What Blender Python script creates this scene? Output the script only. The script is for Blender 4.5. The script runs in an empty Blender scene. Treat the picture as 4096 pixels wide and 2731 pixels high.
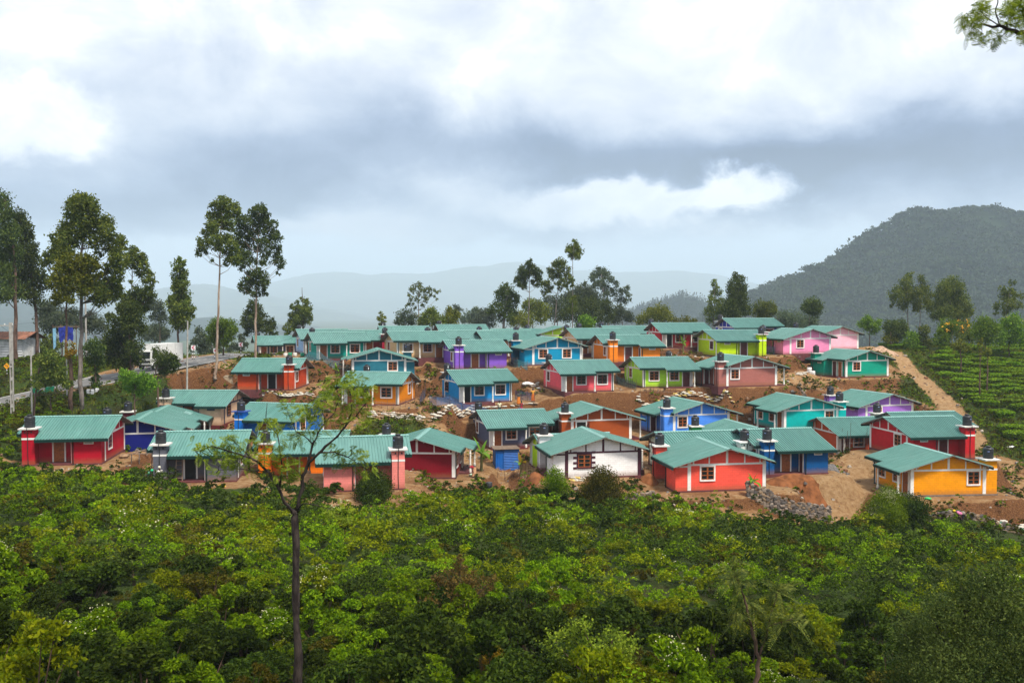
import bpy, math, random
import numpy as np
from math import radians, sin, cos, tan, pi, atan2, sqrt
from mathutils import Vector, Matrix
random.seed(7)
RNG = np.random.default_rng(11)
SC = bpy.context.scene
COL = SC.collection
F = 3800.0                       # focal length in photo pixels (4096 wide)
CAMZ = 20.0
PITCH = math.atan((1365.5 - 1230.0) / F)
CP, SP = cos(PITCH), sin(PITCH)

def at(px, py, d):
    """world point seen at a photo pixel, d metres ahead of the camera"""
    u, v = (px - 2048) / F, (1365.5 - py) / F
    y = CP + SP * v
    z = -SP + CP * v
    s = d / y
    return np.array([u * s, d, CAMZ + z * s])

def proj(p):
    x, y, z = p[0], p[1], p[2] - CAMZ
    w = y * CP - z * SP
    v = y * SP + z * CP
    return 2048 + F * x / w, 1365.5 - F * v / w

# ---------------------------------------------------------------- mesh building
class MB:
    def __init__(s):
        s.v = []; s.f = []; s.m = []
    def add(s, vs, fs, mi=0):
        b = len(s.v)
        s.v += [tuple(map(float, p)) for p in vs]
        s.f += [tuple(b + i for i in f) for f in fs]
        s.m += [mi] * len(fs)
    def box(s, x0, x1, y0, y1, z0, z1, mi=0):
        if x0 > x1: x0, x1 = x1, x0
        if y0 > y1: y0, y1 = y1, y0
        s.add([(x0,y0,z0),(x1,y0,z0),(x1,y1,z0),(x0,y1,z0),(x0,y0,z1),(x1,y0,z1),(x1,y1,z1),(x0,y1,z1)],
              [(3,2,1,0),(4,5,6,7),(0,1,5,4),(1,2,6,5),(2,3,7,6),(3,0,4,7)], mi)
    def prism_x(s, yz, x0, x1, mi=0):
        """polygon in the yz plane (counter-clockwise seen from +x) pushed along x"""
        if x0 > x1: x0, x1 = x1, x0
        n = len(yz)
        vs = [(x0,y,z) for y,z in yz] + [(x1,y,z) for y,z in yz]
        fs = [tuple(range(n-1,-1,-1)), tuple(range(n,2*n))]
        for i in range(n):
            j = (i+1) % n
            fs.append((i, j, n+j, n+i))
        s.add(vs, fs, mi)
    def tube(s, pts, rad, n=8, mi=0, cap=True):
        pts = [Vector(p) for p in pts]
        if not hasattr(rad, '__len__'): rad = [rad]*len(pts)
        vs = []; fs = []
        up = None
        for i, p in enumerate(pts):
            d = (pts[min(i+1, len(pts)-1)] - pts[max(i-1, 0)])
            if d.length < 1e-9: d = Vector((0,0,1))
            d.normalize()
            a = Vector((1,0,0)) if abs(d.x) < .8 else Vector((0,1,0))
            if up is None: up = (a - d*a.dot(d)).normalized()
            else:
                up = up - d*up.dot(d)
                up = up.normalized() if up.length > 1e-6 else (a - d*a.dot(d)).normalized()
            w = d.cross(up)
            for k in range(n):
                t = 2*pi*k/n
                vs.append(p + (up*cos(t) + w*sin(t))*rad[i])
        for i in range(len(pts)-1):
            for k in range(n):
                k2 = (k+1) % n
                fs.append((i*n+k, i*n+k2, (i+1)*n+k2, (i+1)*n+k))
        if cap:
            fs.append(tuple(range(n-1,-1,-1))); fs.append(tuple((len(pts)-1)*n+k for k in range(n)))
        s.add(vs, fs, mi)
    def lathe(s, prof, n=20, c=(0,0,0), mi=0):
        vs = []; fs = []
        for r, z in prof:
            for k in range(n):
                t = 2*pi*k/n
                vs.append((c[0]+r*cos(t), c[1]+r*sin(t), c[2]+z))
        m = len(prof)
        for i in range(m-1):
            for k in range(n):
                k2 = (k+1) % n
                fs.append((i*n+k, i*n+k2, (i+1)*n+k2, (i+1)*n+k))
        fs.append(tuple(range(n-1,-1,-1))); fs.append(tuple((m-1)*n+k for k in range(n)))
        s.add(vs, fs, mi)
    def mesh(s, name, mats, smooth=False):
        me = bpy.data.meshes.new(name)
        me.from_pydata(s.v, [], s.f)
        for m in mats: me.materials.append(m)
        if len(mats) > 1: me.polygons.foreach_set('material_index', s.m)
        if smooth: me.polygons.foreach_set('use_smooth', [True]*len(s.f))
        me.update()
        return me
    def build(s, name, mats, parent=None, smooth=False, loc=None, rz=0):
        if not isinstance(mats, (list, tuple)): mats = [mats]
        return link(name, s.mesh(name, mats, smooth), parent, loc, rz)

def link(name, me, parent=None, loc=None, rz=0, scale=None):
    o = bpy.data.objects.new(name, me)
    COL.objects.link(o)
    if parent is not None: o.parent = parent
    if loc is not None: o.location = [float(c) for c in loc]
    if rz: o.rotation_euler = (0, 0, rz)
    if scale is not None: o.scale = scale if hasattr(scale, '__len__') else (scale,)*3
    return o

def empty(name, loc, rz=0):
    o = bpy.data.objects.new(name, None)
    o.empty_display_size = .3
    COL.objects.link(o); o.location = [float(c) for c in loc]; o.rotation_euler = (0,0,rz)
    return o

def tag(o, label=None, cat=None, group=None, kind=None):
    if label: o['label'] = label
    if cat: o['category'] = cat
    if group: o['group'] = group
    if kind: o['kind'] = kind
    return o

def np_mesh(name, V, Fq, mats, mi=None, smooth=False):
    """V (n,3), Fq (m,k) all faces with k corners"""
    me = bpy.data.meshes.new(name)
    n, (m, k) = len(V), Fq.shape
    me.vertices.add(n); me.vertices.foreach_set('co', np.ascontiguousarray(V, np.float32).ravel())
    me.loops.add(m*k); me.loops.foreach_set('vertex_index', np.ascontiguousarray(Fq, np.int32).ravel())
    me.polygons.add(m)
    me.polygons.foreach_set('loop_start', np.arange(m, dtype=np.int32)*k)
    if not isinstance(mats, (list, tuple)): mats = [mats]
    for x in mats: me.materials.append(x)
    if mi is not None: me.polygons.foreach_set('material_index', np.ascontiguousarray(mi, np.int32))
    if smooth: me.polygons.foreach_set('use_smooth', np.ones(m, bool))
    me.update(calc_edges=True)
    return me

# ---------------------------------------------------------------- materials
def new_mat(name):
    m = bpy.data.materials.new(name); m.use_nodes = True
    nt = m.node_tree
    b = nt.nodes['Principled BSDF']
    return m, nt, b

class NG:
    """tiny node-expression helper"""
    def __init__(s, nt): s.nt = nt
    def n(s, t, **kw):
        x = s.nt.nodes.new(t)
        for k, v in kw.items(): setattr(x, k, v)
        return x
    def put(s, sock, v):
        if isinstance(v, bpy.types.NodeSocket): s.nt.links.new(v, sock)
        elif hasattr(v, '__len__'):
            v = tuple(v)
            if sock.type == 'RGBA' and len(v) == 3: v = v + (1,)
            sock.default_value = v
        else: sock.default_value = v
    def m(s, op, a, b=0.0, c=0.0):
        x = s.n('ShaderNodeMath', operation=op)
        s.put(x.inputs[0], a); s.put(x.inputs[1], b); s.put(x.inputs[2], c)
        return x.outputs[0]
    def ss(s, v, a, b, lo=0.0, hi=1.0):
        x = s.n('ShaderNodeMapRange', interpolation_type='SMOOTHSTEP')
        s.put(x.inputs[0], v); s.put(x.inputs[1], a); s.put(x.inputs[2], b); s.put(x.inputs[3], lo); s.put(x.inputs[4], hi)
        return x.outputs[0]
    def mix(s, f, a, b, blend='MIX'):
        x = s.n('ShaderNodeMix', data_type='RGBA', blend_type=blend)
        s.put(x.inputs[0], f); s.put(x.inputs[6], a); s.put(x.inputs[7], b)
        return x.outputs[2]
    def noise(s, vec, scale, detail=3.0, rough=.55, dist=0.0):
        x = s.n('ShaderNodeTexNoise')
        if vec is not None: s.put(x.inputs['Vector'], vec)
        s.put(x.inputs['Scale'], scale); s.put(x.inputs['Detail'], detail); s.put(x.inputs['Roughness'], rough); s.put(x.inputs['Distortion'], dist)
        return x.outputs[0]
    def ramp(s, f, stops):
        x = s.n('ShaderNodeValToRGB')
        s.put(x.inputs[0], f)
        e = x.color_ramp.elements
        while len(e) > 1: e.remove(e[-1])
        e[0].position = stops[0][0]; e[0].color = tuple(stops[0][1]) + (1,)
        for p, c in stops[1:]:
            k = e.new(p); k.color = tuple(c) + (1,)
        return x.outputs[0]
    def coord(s, which='Object'):
        return s.n('ShaderNodeTexCoord').outputs[which]
    def xyz(s, v):
        x = s.n('ShaderNodeSeparateXYZ'); s.put(x.inputs[0], v)
        return x.outputs[0], x.outputs[1], x.outputs[2]
    def vec(s, a, b, c):
        x = s.n('ShaderNodeCombineXYZ'); s.put(x.inputs[0], a); s.put(x.inputs[1], b); s.put(x.inputs[2], c)
        return x.outputs[0]
    def bump(s, h, strength, dist, bsdf):
        x = s.n('ShaderNodeBump'); s.put(x.inputs['Height'], h); s.put(x.inputs['Strength'], strength); s.put(x.inputs['Distance'], dist)
        s.nt.links.new(x.outputs[0], bsdf.inputs['Normal'])

_MC = {}
def flat(name, col, rough=.7, var=.12, scale=3.0, metal=0.0, spec=.4):
    """plain painted surface with a little mottling"""
    key = (name, tuple(col), rough, var)
    if key in _MC: return _MC[key]
    m, nt, b = new_mat(name); g = NG(nt)
    if var:
        nz = g.noise(g.coord(), scale, 4)
        c = g.mix(g.ss(nz, .3, .7), [x*(1-var) for x in col], [min(1, x*(1+var)) for x in col])
        nt.links.new(c, b.inputs['Base Color'])
    else: g.put(b.inputs['Base Color'], col)
    b.inputs['Roughness'].default_value = rough; b.inputs['Metallic'].default_value = metal
    b.inputs['Specular IOR Level'].default_value = spec
    _MC[key] = m
    return m

def wall_mat(col):
    key = ('wall', tuple(col))
    if key in _MC: return _MC[key]
    m, nt, b = new_mat('painted_blockwork'); g = NG(nt)
    mx_ = max(col); col = [min(.88, c*1.22*(.60+.40*c/mx_)) for c in col]
    x, y, z = g.xyz(g.coord())
    br = g.n('ShaderNodeTexBrick'); g.put(br.inputs['Vector'], g.vec(g.m('ADD', x, y), z, 0.0))
    br.offset = .5
    g.put(br.inputs['Scale'], 1.0); g.put(br.inputs['Brick Width'], .40); g.put(br.inputs['Row Height'], .20)
    g.put(br.inputs['Mortar Size'], .008); g.put(br.inputs['Mortar Smooth'], .4); g.put(br.inputs['Bias'], 0.0)
    g.put(br.inputs['Color1'], [c*.93 for c in col]); g.put(br.inputs['Color2'], [min(1,c*1.06) for c in col]); g.put(br.inputs['Mortar'], [c*.72 for c in col])
    oi = g.n('ShaderNodeObjectInfo')
    n1 = g.noise(g.coord(), .9, 5, .6)
    c = g.mix(g.ss(n1, .35, .75, 0, .25), br.outputs['Color'], [c*.62+.004 for c in col])
    n2 = g.noise(g.coord(), 6, 4, .65)
    # red soil splashed on the foot of the wall, uneven in height
    hgt = g.m('ADD', z, g.m('MULTIPLY', g.m('SUBTRACT', n2, .5), -.5))
    c = g.mix(g.ss(hgt, .16, .70, .55, 0.0), c, (.24,.115,.055))
    st = g.noise(g.vec(g.m('MULTIPLY', g.m('ADD', x, y), 4.0), g.m('MULTIPLY', z, .45), 1.0), 1.6, 5, .65)
    c = g.mix(g.ss(st, .56, .78, 0, .30), c, [q*.45+.01 for q in col])
    nt.links.new(c, b.inputs['Base Color'])
    b.inputs['Roughness'].default_value = .8; b.inputs['Specular IOR Level'].default_value = .12
    g.bump(g.m('ADD', br.outputs['Fac'], g.m('MULTIPLY', n2, -.5)), .5, -.01, b)
    _MC[key] = m
    return m

def roof_mat():
    m, nt, b = new_mat('green_roof_sheet'); g = NG(nt)
    x, y, z = g.xyz(g.coord())
    oi = g.n('ShaderNodeObjectInfo')
    n1 = g.noise(g.vec(g.m('MULTIPLY', x, 2.6), g.m('MULTIPLY', y, .30), g.m('MULTIPLY', oi.outputs['Random'], 40.0)), 1.5, 4, .6)
    n2 = g.noise(g.vec(x, y, g.m('MULTIPLY', oi.outputs['Random'], 30.0)), .7, 3)
    wn = g.n('ShaderNodeTexWhiteNoise'); wn.noise_dimensions = '2D'
    g.put(wn.inputs['Vector'], g.vec(g.m('FLOOR', g.m('DIVIDE', x, .77)), g.m('ADD', g.m('SIGN', y), g.m('MULTIPLY', oi.outputs['Random'], 99.0)), 0.0))
    c = g.mix(g.ss(n1, .3, .75), (.056,.180,.152), (.100,.262,.225))
    c = g.mix(g.ss(n2, .42, .8, 0, .35), c, (.15,.265,.24))
    c = g.mix(g.m('MULTIPLY', wn.outputs[0], .22), c, (.045,.145,.125))
    c = g.mix(g.m('MULTIPLY', oi.outputs['Random'], .22), c, (.13,.245,.225))
    dirt = g.noise(g.vec(g.m('MULTIPLY', x, 5.0), g.m('MULTIPLY', y, .5), 3.0), 1.2, 5, .7)
    c = g.mix(g.ss(dirt, .60, .78, 0, .40), c, (.10,.085,.055))
    nt.links.new(c, b.inputs['Base Color'])
    nt.links.new(g.ss(n2, .3, .7, .30, .46), b.inputs['Roughness']); b.inputs['Specular IOR Level'].default_value = .55
    return m

M = {}
def init_mats():
    M['roof'] = roof_mat()
    M['ridge'] = flat('ridge_flashing', (.19,.37,.33), .4, .12)
    M['soffit'] = flat('grey_roof_underside', (.20,.185,.165), .8, .25)
    M['gutter'] = flat('dark_green_gutter', (.003,.026,.021), .55, .1, spec=.2)
    M['white'] = flat('white_paint', (.78,.77,.74), .65, .07)
    M['post'] = flat('white_post_paint', (.74,.72,.66), .7, .15, 2)
    M['navy'] = flat('dark_navy_paint', (.03,.035,.075), .6)
    M['plum'] = flat('dark_plum_paint', (.055,.008,.022), .6)
    M['oxide'] = flat('red_oxide_paint', (.12,.012,.012), .6)
    M['plinth_red'] = flat('maroon_cement', (.115,.030,.032), .8, .2)
    M['plinth_grey'] = flat('grey_cement', (.17,.135,.11), .85, .25)
    M['sash'] = flat('varnished_window_wood', (.33,.085,.018), .45, .25, 8)
    M['sash_dark'] = flat('dark_window_wood', (.12,.018,.012), .45, .25, 8)
    M['door'] = flat('varnished_door_wood', (.30,.085,.018), .45, .35, 7)
    M['door_dark'] = flat('dark_red_door_wood', (.10,.012,.010), .45, .3, 7)
    M['dark'] = flat('painted_room_shade', (.012,.010,.010), .9, 0)  # near-black colour puts the shade of an unlit room on flat panels
    m, nt, b = new_mat('window_glass'); b.inputs['Base Color'].default_value = (.012,.016,.018,1); b.inputs['Roughness'].default_value = .08; b.inputs['Specular IOR Level'].default_value = .6
    M['glass'] = m
    M['tank'] = flat('black_polythene', (.014,.015,.018), .42, .2, spec=.5)
    M['pipe'] = flat('black_pipe', (.012,.013,.015), .5, 0)
    M['slab'] = flat('cap_slab_cement', (.62,.60,.56), .8, .2)
    M['sticker_blue'] = flat('blue_sticker', (.03,.08,.34), .4, 0)
    M['sticker_white'] = flat('white_sticker', (.8,.82,.85), .4, 0)
    M['louvre'] = flat('vent_slot', (.09,.09,.10), .8, 0)
# ---------------------------------------------------------------- camera, sun, sky
def setup_view():
    cam = bpy.data.cameras.new('camera'); o = bpy.data.objects.new('camera', cam); COL.objects.link(o)
    cam.sensor_width = 36; cam.lens = F/4096*36; cam.clip_start = .1; cam.clip_end = 40000
    o.location = (0, 0, CAMZ); o.rotation_euler = (pi/2 - PITCH, 0, 0)
    SC.camera = o
    SC.view_settings.view_transform = 'Standard'; SC.view_settings.look = 'None'
    SC.view_settings.exposure = 0.54; SC.view_settings.gamma = 1.0
    SC.cycles.max_bounces = 8; SC.cycles.diffuse_bounces = 3; SC.cycles.glossy_bounces = 2
    SC.cycles.transmission_bounces = 4; SC.cycles.transparent_max_bounces = 10; SC.cycles.volume_bounces = 4
    SC.cycles.sample_clamp_indirect = 6
    SC.cycles.use_denoising = True

SUN_EL, SUN_AZ = radians(58), radians(138)      # azimuth clockwise from +y (ahead): the sun stands behind the camera, to the right
def setup_light():
    l = bpy.data.lights.new('sun', 'SUN'); l.energy = 3.8; l.angle = radians(10); l.color = (1.0, .93, .82)
    o = bpy.data.objects.new('sun', l); COL.objects.link(o)
    d = Vector((sin(SUN_AZ)*cos(SUN_EL), cos(SUN_AZ)*cos(SUN_EL), sin(SUN_EL)))
    o.rotation_euler = d.to_track_quat('Z', 'Y').to_euler(); o.location = d*300
    w = bpy.data.worlds.new('World'); SC.world = w; w.use_nodes = True
    nt = w.node_tree; g = NG(nt)
    bg = nt.nodes['Background']
    sky = g.n('ShaderNodeTexSky', sky_type='NISHITA'); sky.sun_disc = False
    sky.sun_elevation = SUN_EL; sky.sun_rotation = SUN_AZ; sky.altitude = 1500; sky.air_density = 1.0; sky.dust_density = 1.5
    dv = g.coord('Generated'); x, y, z = g.xyz(dv)
    az = g.m('MULTIPLY', g.m('ARCTAN2', x, y), 180/pi)
    el = g.m('MULTIPLY', g.m('ARCSINE', z), 180/pi)
    flatv = g.vec(x, y, g.m('MULTIPLY', z, 1.6))
    nA = g.noise(flatv, 3.6, 8, .60, .25); nB = g.noise(g.vec(g.m('ADD', x, 5.3), g.m('ADD', y, 2.1), g.m('MULTIPLY', z, 2.1)), 4.4, 8, .60, .25)
    azw = g.m('ADD', az, g.m('MULTIPLY', g.m('SUBTRACT', nA, .5), 13.0))
    elw = g.m('ADD', el, g.m('MULTIPLY', g.m('SUBTRACT', nB, .5), 6.0))
    # crisp billows for the sunlit cumulus
    nC = g.noise(g.vec(x, y, g.m('MULTIPLY', z, 1.5)), 15, 7, .58, .3)
    nD = g.noise(g.vec(g.m('ADD', x, 3.0), y, g.m('MULTIPLY', z, 1.5)), 15, 7, .58, .3)
    azc = g.m('ADD', az, g.m('MULTIPLY', g.m('SUBTRACT', nC, .5), 6.5))
    elc = g.m('ADD', el, g.m('MULTIPLY', g.m('SUBTRACT', nD, .5), 4.2))
    def blob(a0, e0, sa, se, soft, A=None, E=None):
        A = azw if A is None else A; E = elw if E is None else E
        dx = g.m('DIVIDE', g.m('SUBTRACT', A, a0), sa); dy = g.m('DIVIDE', g.m('SUBTRACT', E, e0), se)
        d = g.m('SQRT', g.m('ADD', g.m('MULTIPLY', dx, dx), g.m('MULTIPLY', dy, dy)))
        return g.ss(d, 1+soft, 1-soft)
    big = g.noise(flatv, 2.2, 7, .58, .4); fine = g.noise(g.vec(x, y, g.m('MULTIPLY', z, 1.35)), 7.5, 8, .58, .35)
    B = g.m('ADD', .70, g.m('MULTIPLY', g.m('SUBTRACT', big, .5), .70))
    B = g.m('ADD', B, g.m('MULTIPLY', g.m('SUBTRACT', fine, .5), .85))
    B = g.m('ADD', B, g.ss(elw, 8.0, 15.5, 0.0, .20))
    def dark(a, e, sa, se, soft, k):
        nonlocal B
        B = g.m('SUBTRACT', B, g.m('MULTIPLY', blob(a, e, sa, se, soft), k))
    def light(a, e, sa, se, soft, k, crisp=False):
        nonlocal B
        f = blob(a, e, sa, se, soft, azc, elc) if crisp else blob(a, e, sa, se, soft)
        B = g.m('MULTIPLY_ADD', g.m('SUBTRACT', g.m('ADD', k, g.m('MULTIPLY', g.m('SUBTRACT', fine, .5), .60)), B), f, B)
    dark(13, 8.6, 20, 1.9, .9, .50)
    dark(20, 7.2, 9, 2.3, .7, .38)
    dark(-13, 6.8, 12, 2.4, .9, .22)
    dark(-23, 5.6, 9, 1.5, .8, .20)
    dark(-3, 10.4, 8, 1.5, .9, .14)
    dark(-20, 13.2, 7, 1.6, .9, .14)
    light(-3.5, 7.4, 4.0, 1.7, .9, .80)
    light(-27.3, 9.9, 4.9, 2.2, .28, 1.0, True)
    light(6.0, 6.0, 8.0, 1.35, .38, .93, True)
    light(13.6, 6.6, 3.2, 1.5, .36, 1.0, True)
    light(-9.0, 5.0, 7.0, 1.1, .7, .78)
    light(9.0, 14.0, 13.0, 3.0, .8, .93)
    cl = g.ramp(B, [(0, (.045,.075,.165)), (.28, (.11,.16,.295)), (.50, (.26,.325,.475)), (.70, (.48,.54,.665)), (.86, (.69,.725,.80)), (.95, (.85,.87,.905)), (1, (1.02,1.02,1.02))])
    # pale blue gap between cloud base and horizon
    gap = g.ss(elw, 4.9, 3.6)
    cl = g.mix(g.m('MULTIPLY', gap, .85), cl, (.62,.75,.90))
    cs = g.n('ShaderNodeVectorMath', operation='SCALE'); nt.links.new(cl, cs.inputs[0]); cs.inputs['Scale'].default_value = SKY_GAIN
    cover = g.mix(.94, sky.outputs[0], cs.outputs[0])
    nt.links.new(cover, bg.inputs['Color'])
    bg.inputs['Strength'].default_value = .1
SKY_GAIN = 9.1
# ---------------------------------------------------------------- houses
HX, HY, ZP, TP = 3.3, 3.5, 2.65, tan(radians(16))
APEX = ZP + HY*TP
def zu(y): return APEX + .015 - abs(y)*TP         # underside of the roof
RIDGE_TOP = APEX + .11
ROOF_L = 8.0

def roof_mesh(front, rear):
    """corrugated sheets; front / rear are lists of (x0, x1, reach)"""
    mb = MB(); guts = []
    for sgn, secs in ((-1, front), (1, rear)):
        for x0, x1, ye in secs:
            if x0 > x1: x0, x1 = x1, x0
            n = max(1, round((x1-x0)/.25)); st = (x1-x0)/n
            xs = []; hs = []
            for k in range(n):
                a = x0 + k*st
                xs += [a, a+st*.60, a+st*.68, a+st*.92]; hs += [0, 0, .075, .075]
            xs.append(x1); hs.append(0)
            t = .05
            top0 = [(xx, 0, zu(0)+t+h) for xx, h in zip(xs, hs)]
            top1 = [(xx, sgn*ye, zu(ye)+t+h) for xx, h in zip(xs, hs)]
            m = len(xs)
            fs = [((i, i+1, m+i+1, m+i) if sgn > 0 else (i+1, i, m+i, m+i+1)) for i in range(m-1)]
            fs = [f[::-1] for f in fs]
            mb.add(top0+top1, fs, 0)
            a, b, c, d = (x0,0,zu(0)), (x1,0,zu(0)), (x1,sgn*ye,zu(ye)), (x0,sgn*ye,zu(ye))
            mb.add([a,b,c,d], [(0,1,2,3) if sgn > 0 else (3,2,1,0)], 1)
            for xx in (x0, x1):
                mb.add([(xx,0,zu(0)),(xx,0,zu(0)+t),(xx,sgn*ye,zu(ye)+t),(xx,sgn*ye,zu(ye))], [(0,1,2,3)], 1)
            mb.add([(x0,sgn*ye,zu(ye)),(x1,sgn*ye,zu(ye)),(x1,sgn*ye,zu(ye)+t),(x0,sgn*ye,zu(ye)+t)], [(0,1,2,3)], 0)
            # purlins seen under the overhang
            for q in (.18, .42, .66, .9):
                yq = ye*q
                mb.box(x0+.03, x1-.03, sgn*yq-.04, sgn*yq+.04, zu(yq)-.10, zu(yq)-.012, 1)
            gut = MB(); gut.box(x0+.02, x1-.02, sgn*(ye+.008), sgn*(ye+.11), zu(ye)-.19, zu(ye)+.05, 0); guts.append(gut)
    return mb, guts

_WIN = {}
def window_meshes(w, h, frame, sash, style='two'):
    """window with its face towards -y: border, sash of two leaves, panes"""
    key = (w, h, frame, sash, style)
    if key in _WIN: return _WIN[key]
    bw = .13
    f = MB()
    f.box(-w/2-bw, -w/2, -.055, .02, -h/2-bw, h/2+bw); f.box(w/2, w/2+bw, -.055, .02, -h/2-bw, h/2+bw)
    f.box(-w/2, w/2, -.055, .02, h/2, h/2+bw); f.box(-w/2-.03, w/2+.03, -.085, .02, -h/2-bw, -h/2)
    s = MB(); g = MB()
    t = .065
    leaves = [(-w/2, 0), (0, w/2)] if w > .7 else [(-w/2, w/2)]
    for a, b in leaves:
        s.box(a+.004, a+t, -.035, .015, -h/2, h/2); s.box(b-t, b-.004, -.035, .015, -h/2, h/2)
        for k in range(4):
            zc = -h/2 + (h-t)*k/3
            s.box(a+t, b-t, -.033, .013, zc, zc+t)
        if style == 'four':
            s.box((a+b)/2-.02, (a+b)/2+.02, -.030, .012, -h/2+t, h/2-t)
        g.box(a+t, b-t, -.012, .010, -h/2+t, h/2-t)
    _WIN[key] = (f.mesh('window', [M[frame]]), s.mesh('sash', [M[sash]]), g.mesh('pane', [M['glass']]))
    return _WIN[key]

def add_window(parent, x, y, z, rz, w=1.1, h=1.12, frame='white', sash='sash', opened=False):
    f, s, g = window_meshes(w, h, frame, sash)
    o = link('window', f, parent, (x, y, z), rz)
    if not opened:
        link('sash', s, o); link('pane', g, o)
    else:
        mb = MB(); mb.box(-w/2, w/2, -.02, .01, -h/2, h/2); mb.build('painted_opening', M['dark'], o)  # black sheet over the solid wall, painted as the room's darkness
        _, s2, g2 = window_meshes(w/2, h, frame, sash)
        hx = w/2 if opened > 0 else -w/2
        k = link('sash', s2, o, (hx + opened*.22, -.24, 0), radians(50)*opened)
        link('pane', g2, o, (hx + opened*.22, -.24, 0), radians(50)*opened)
    return o

_DOOR = {}
def add_door(parent, x, y, rz, w=.9, h=2.0, mat='door', frame='white', opened=False, z0=.15):
    key = (w, h, mat, frame, opened)
    if key not in _DOOR:
        d = MB()
        if opened: d.box(-w/2, w/2, -.02, .01, 0, h)  # open doorway: solid panel with the indoor shade as its colour
        else:
            d.box(-w/2, w/2, -.03, .01, 0, h)
            for q in range(1, 4): d.box(-w/2+w*q/4-.008, -w/2+w*q/4+.008, -.04, -.03, .05, h-.05)
        fr = MB()
        fr.box(-w/2-.12, -w/2, -.06, .02, 0, h+.1); fr.box(w/2, w/2+.12, -.06, .02, 0, h+.1); fr.box(-w/2, w/2, -.06, .02, h, h+.1)
        hd = MB(); hd.box(w/2-.12, w/2-.07, -.085, -.03, .95, 1.07)
        _DOOR[key] = (d.mesh('door', [M['dark'] if opened else M[mat]]), fr.mesh('door_frame', [M[frame]]), hd.mesh('handle', [M['pipe']]))
    d, fr, hd = _DOOR[key]
    o = link('door', d, parent, (x, y, z0), rz)
    link('door_frame', fr, o)
    if not opened: link('handle', hd, o)
    return o

_POST = {}
def add_post(parent, x, y, h):
    k = round(h, 2)
    if k not in _POST:
        mb = MB(); mb.lathe([(.12,0),(.12,.25),(.085,.28),(.085,.7),(.11,.72),(.11,.78),(.085,.8),(.085,h-.45),(.11,h-.42),(.11,h-.36),(.085,h-.34),(.09,h)], 12)
        _POST[k] = mb.mesh('post', [M['post']])
    return link('post', _POST[k], parent, (x, y, .15))

_TANK = {}
def water_tank(loc, short, style, rz=0.0, white=False):
    """black moulded tank; style 0 smooth with rings, 1 squat with ribs"""
    if style not in _TANK:
        b = MB(); R = .43
        if style == 0:
            prof = [(R*.96, 0)]
            for k in range(5):
                z = .05 + k*.15
                prof += [(R, z), (R, z+.10), (R*.955, z+.125)]
            prof += [(R, .80), (R, .86), (R*.93, .92), (R*.62, 1.0)]
            top = 1.0
        else:
            prof = [(R*.97, 0)]
            for k in range(6):
                z = .03 + k*.125
                prof += [(R*1.03, z), (R*1.03, z+.07), (R*.97, z+.095)]
            prof += [(R, .79), (R*.9, .85), (R*.6, .9)]
            top = .9
        b.lathe(prof, 24)
        l = MB(); l.lathe([(.20, top-.02), (.20, top+.06), (.225, top+.065), (.225, top+.095), (.12, top+.125), (.04, top+.13)], 18)
        s = MB()
        for a0, a1, z0, z1 in ((-.42, .02, .62, .70), ):
            n = 6
            vs = [(1.035*R*sin(a0+(a1-a0)*i/n), -1.035*R*cos(a0+(a1-a0)*i/n), z) for z in (z0, z1) for i in range(n+1)]
            s.add(vs, [(i, i+1, n+2+i, n+1+i) for i in range(n)])
        w = MB()
        n = 9; vs = []; fs = []
        for i in range(n):      # the unreadable pale lettering on the sticker
            aa = -.40 + .38*i/n
            for z in (.65, .672): vs += [(1.045*R*sin(aa), -1.045*R*cos(aa), z), (1.045*R*sin(aa+.035), -1.045*R*cos(aa+.035), z)]
            fs.append((i*4, i*4+1, i*4+3, i*4+2))
        w.add(vs, fs)
        v = MB(); v.add([(1.035*R*sin(.55+.17*i), -1.035*R*cos(.55+.17*i), z) for z in (.50, .78) for i in range(2)], [(0,1,3,2)])
        _TANK[style] = (b.mesh('tank_body', [M['tank']], True), l.mesh('lid', [M['tank']], True), s.mesh('sticker', [M['sticker_blue']]), w.mesh('lettering', [M['sticker_white']]), v.mesh('sticker', [M['sticker_white']]))
    b, l, s, w, v = _TANK[style]
    r = empty('water_tank', loc, rz)
    tag(r, f'black plastic water tank on the tower of the {short}', 'water tank', 'rooftop water tanks')
    bo = link('tank_body', b, r); link('lid', l, r)
    if white: link('sticker', v, r)
    else:
        st = link('sticker', s, r); link('lettering', w, st)
    return r

HOUSES = []      # filled below: dicts with placement results

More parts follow.
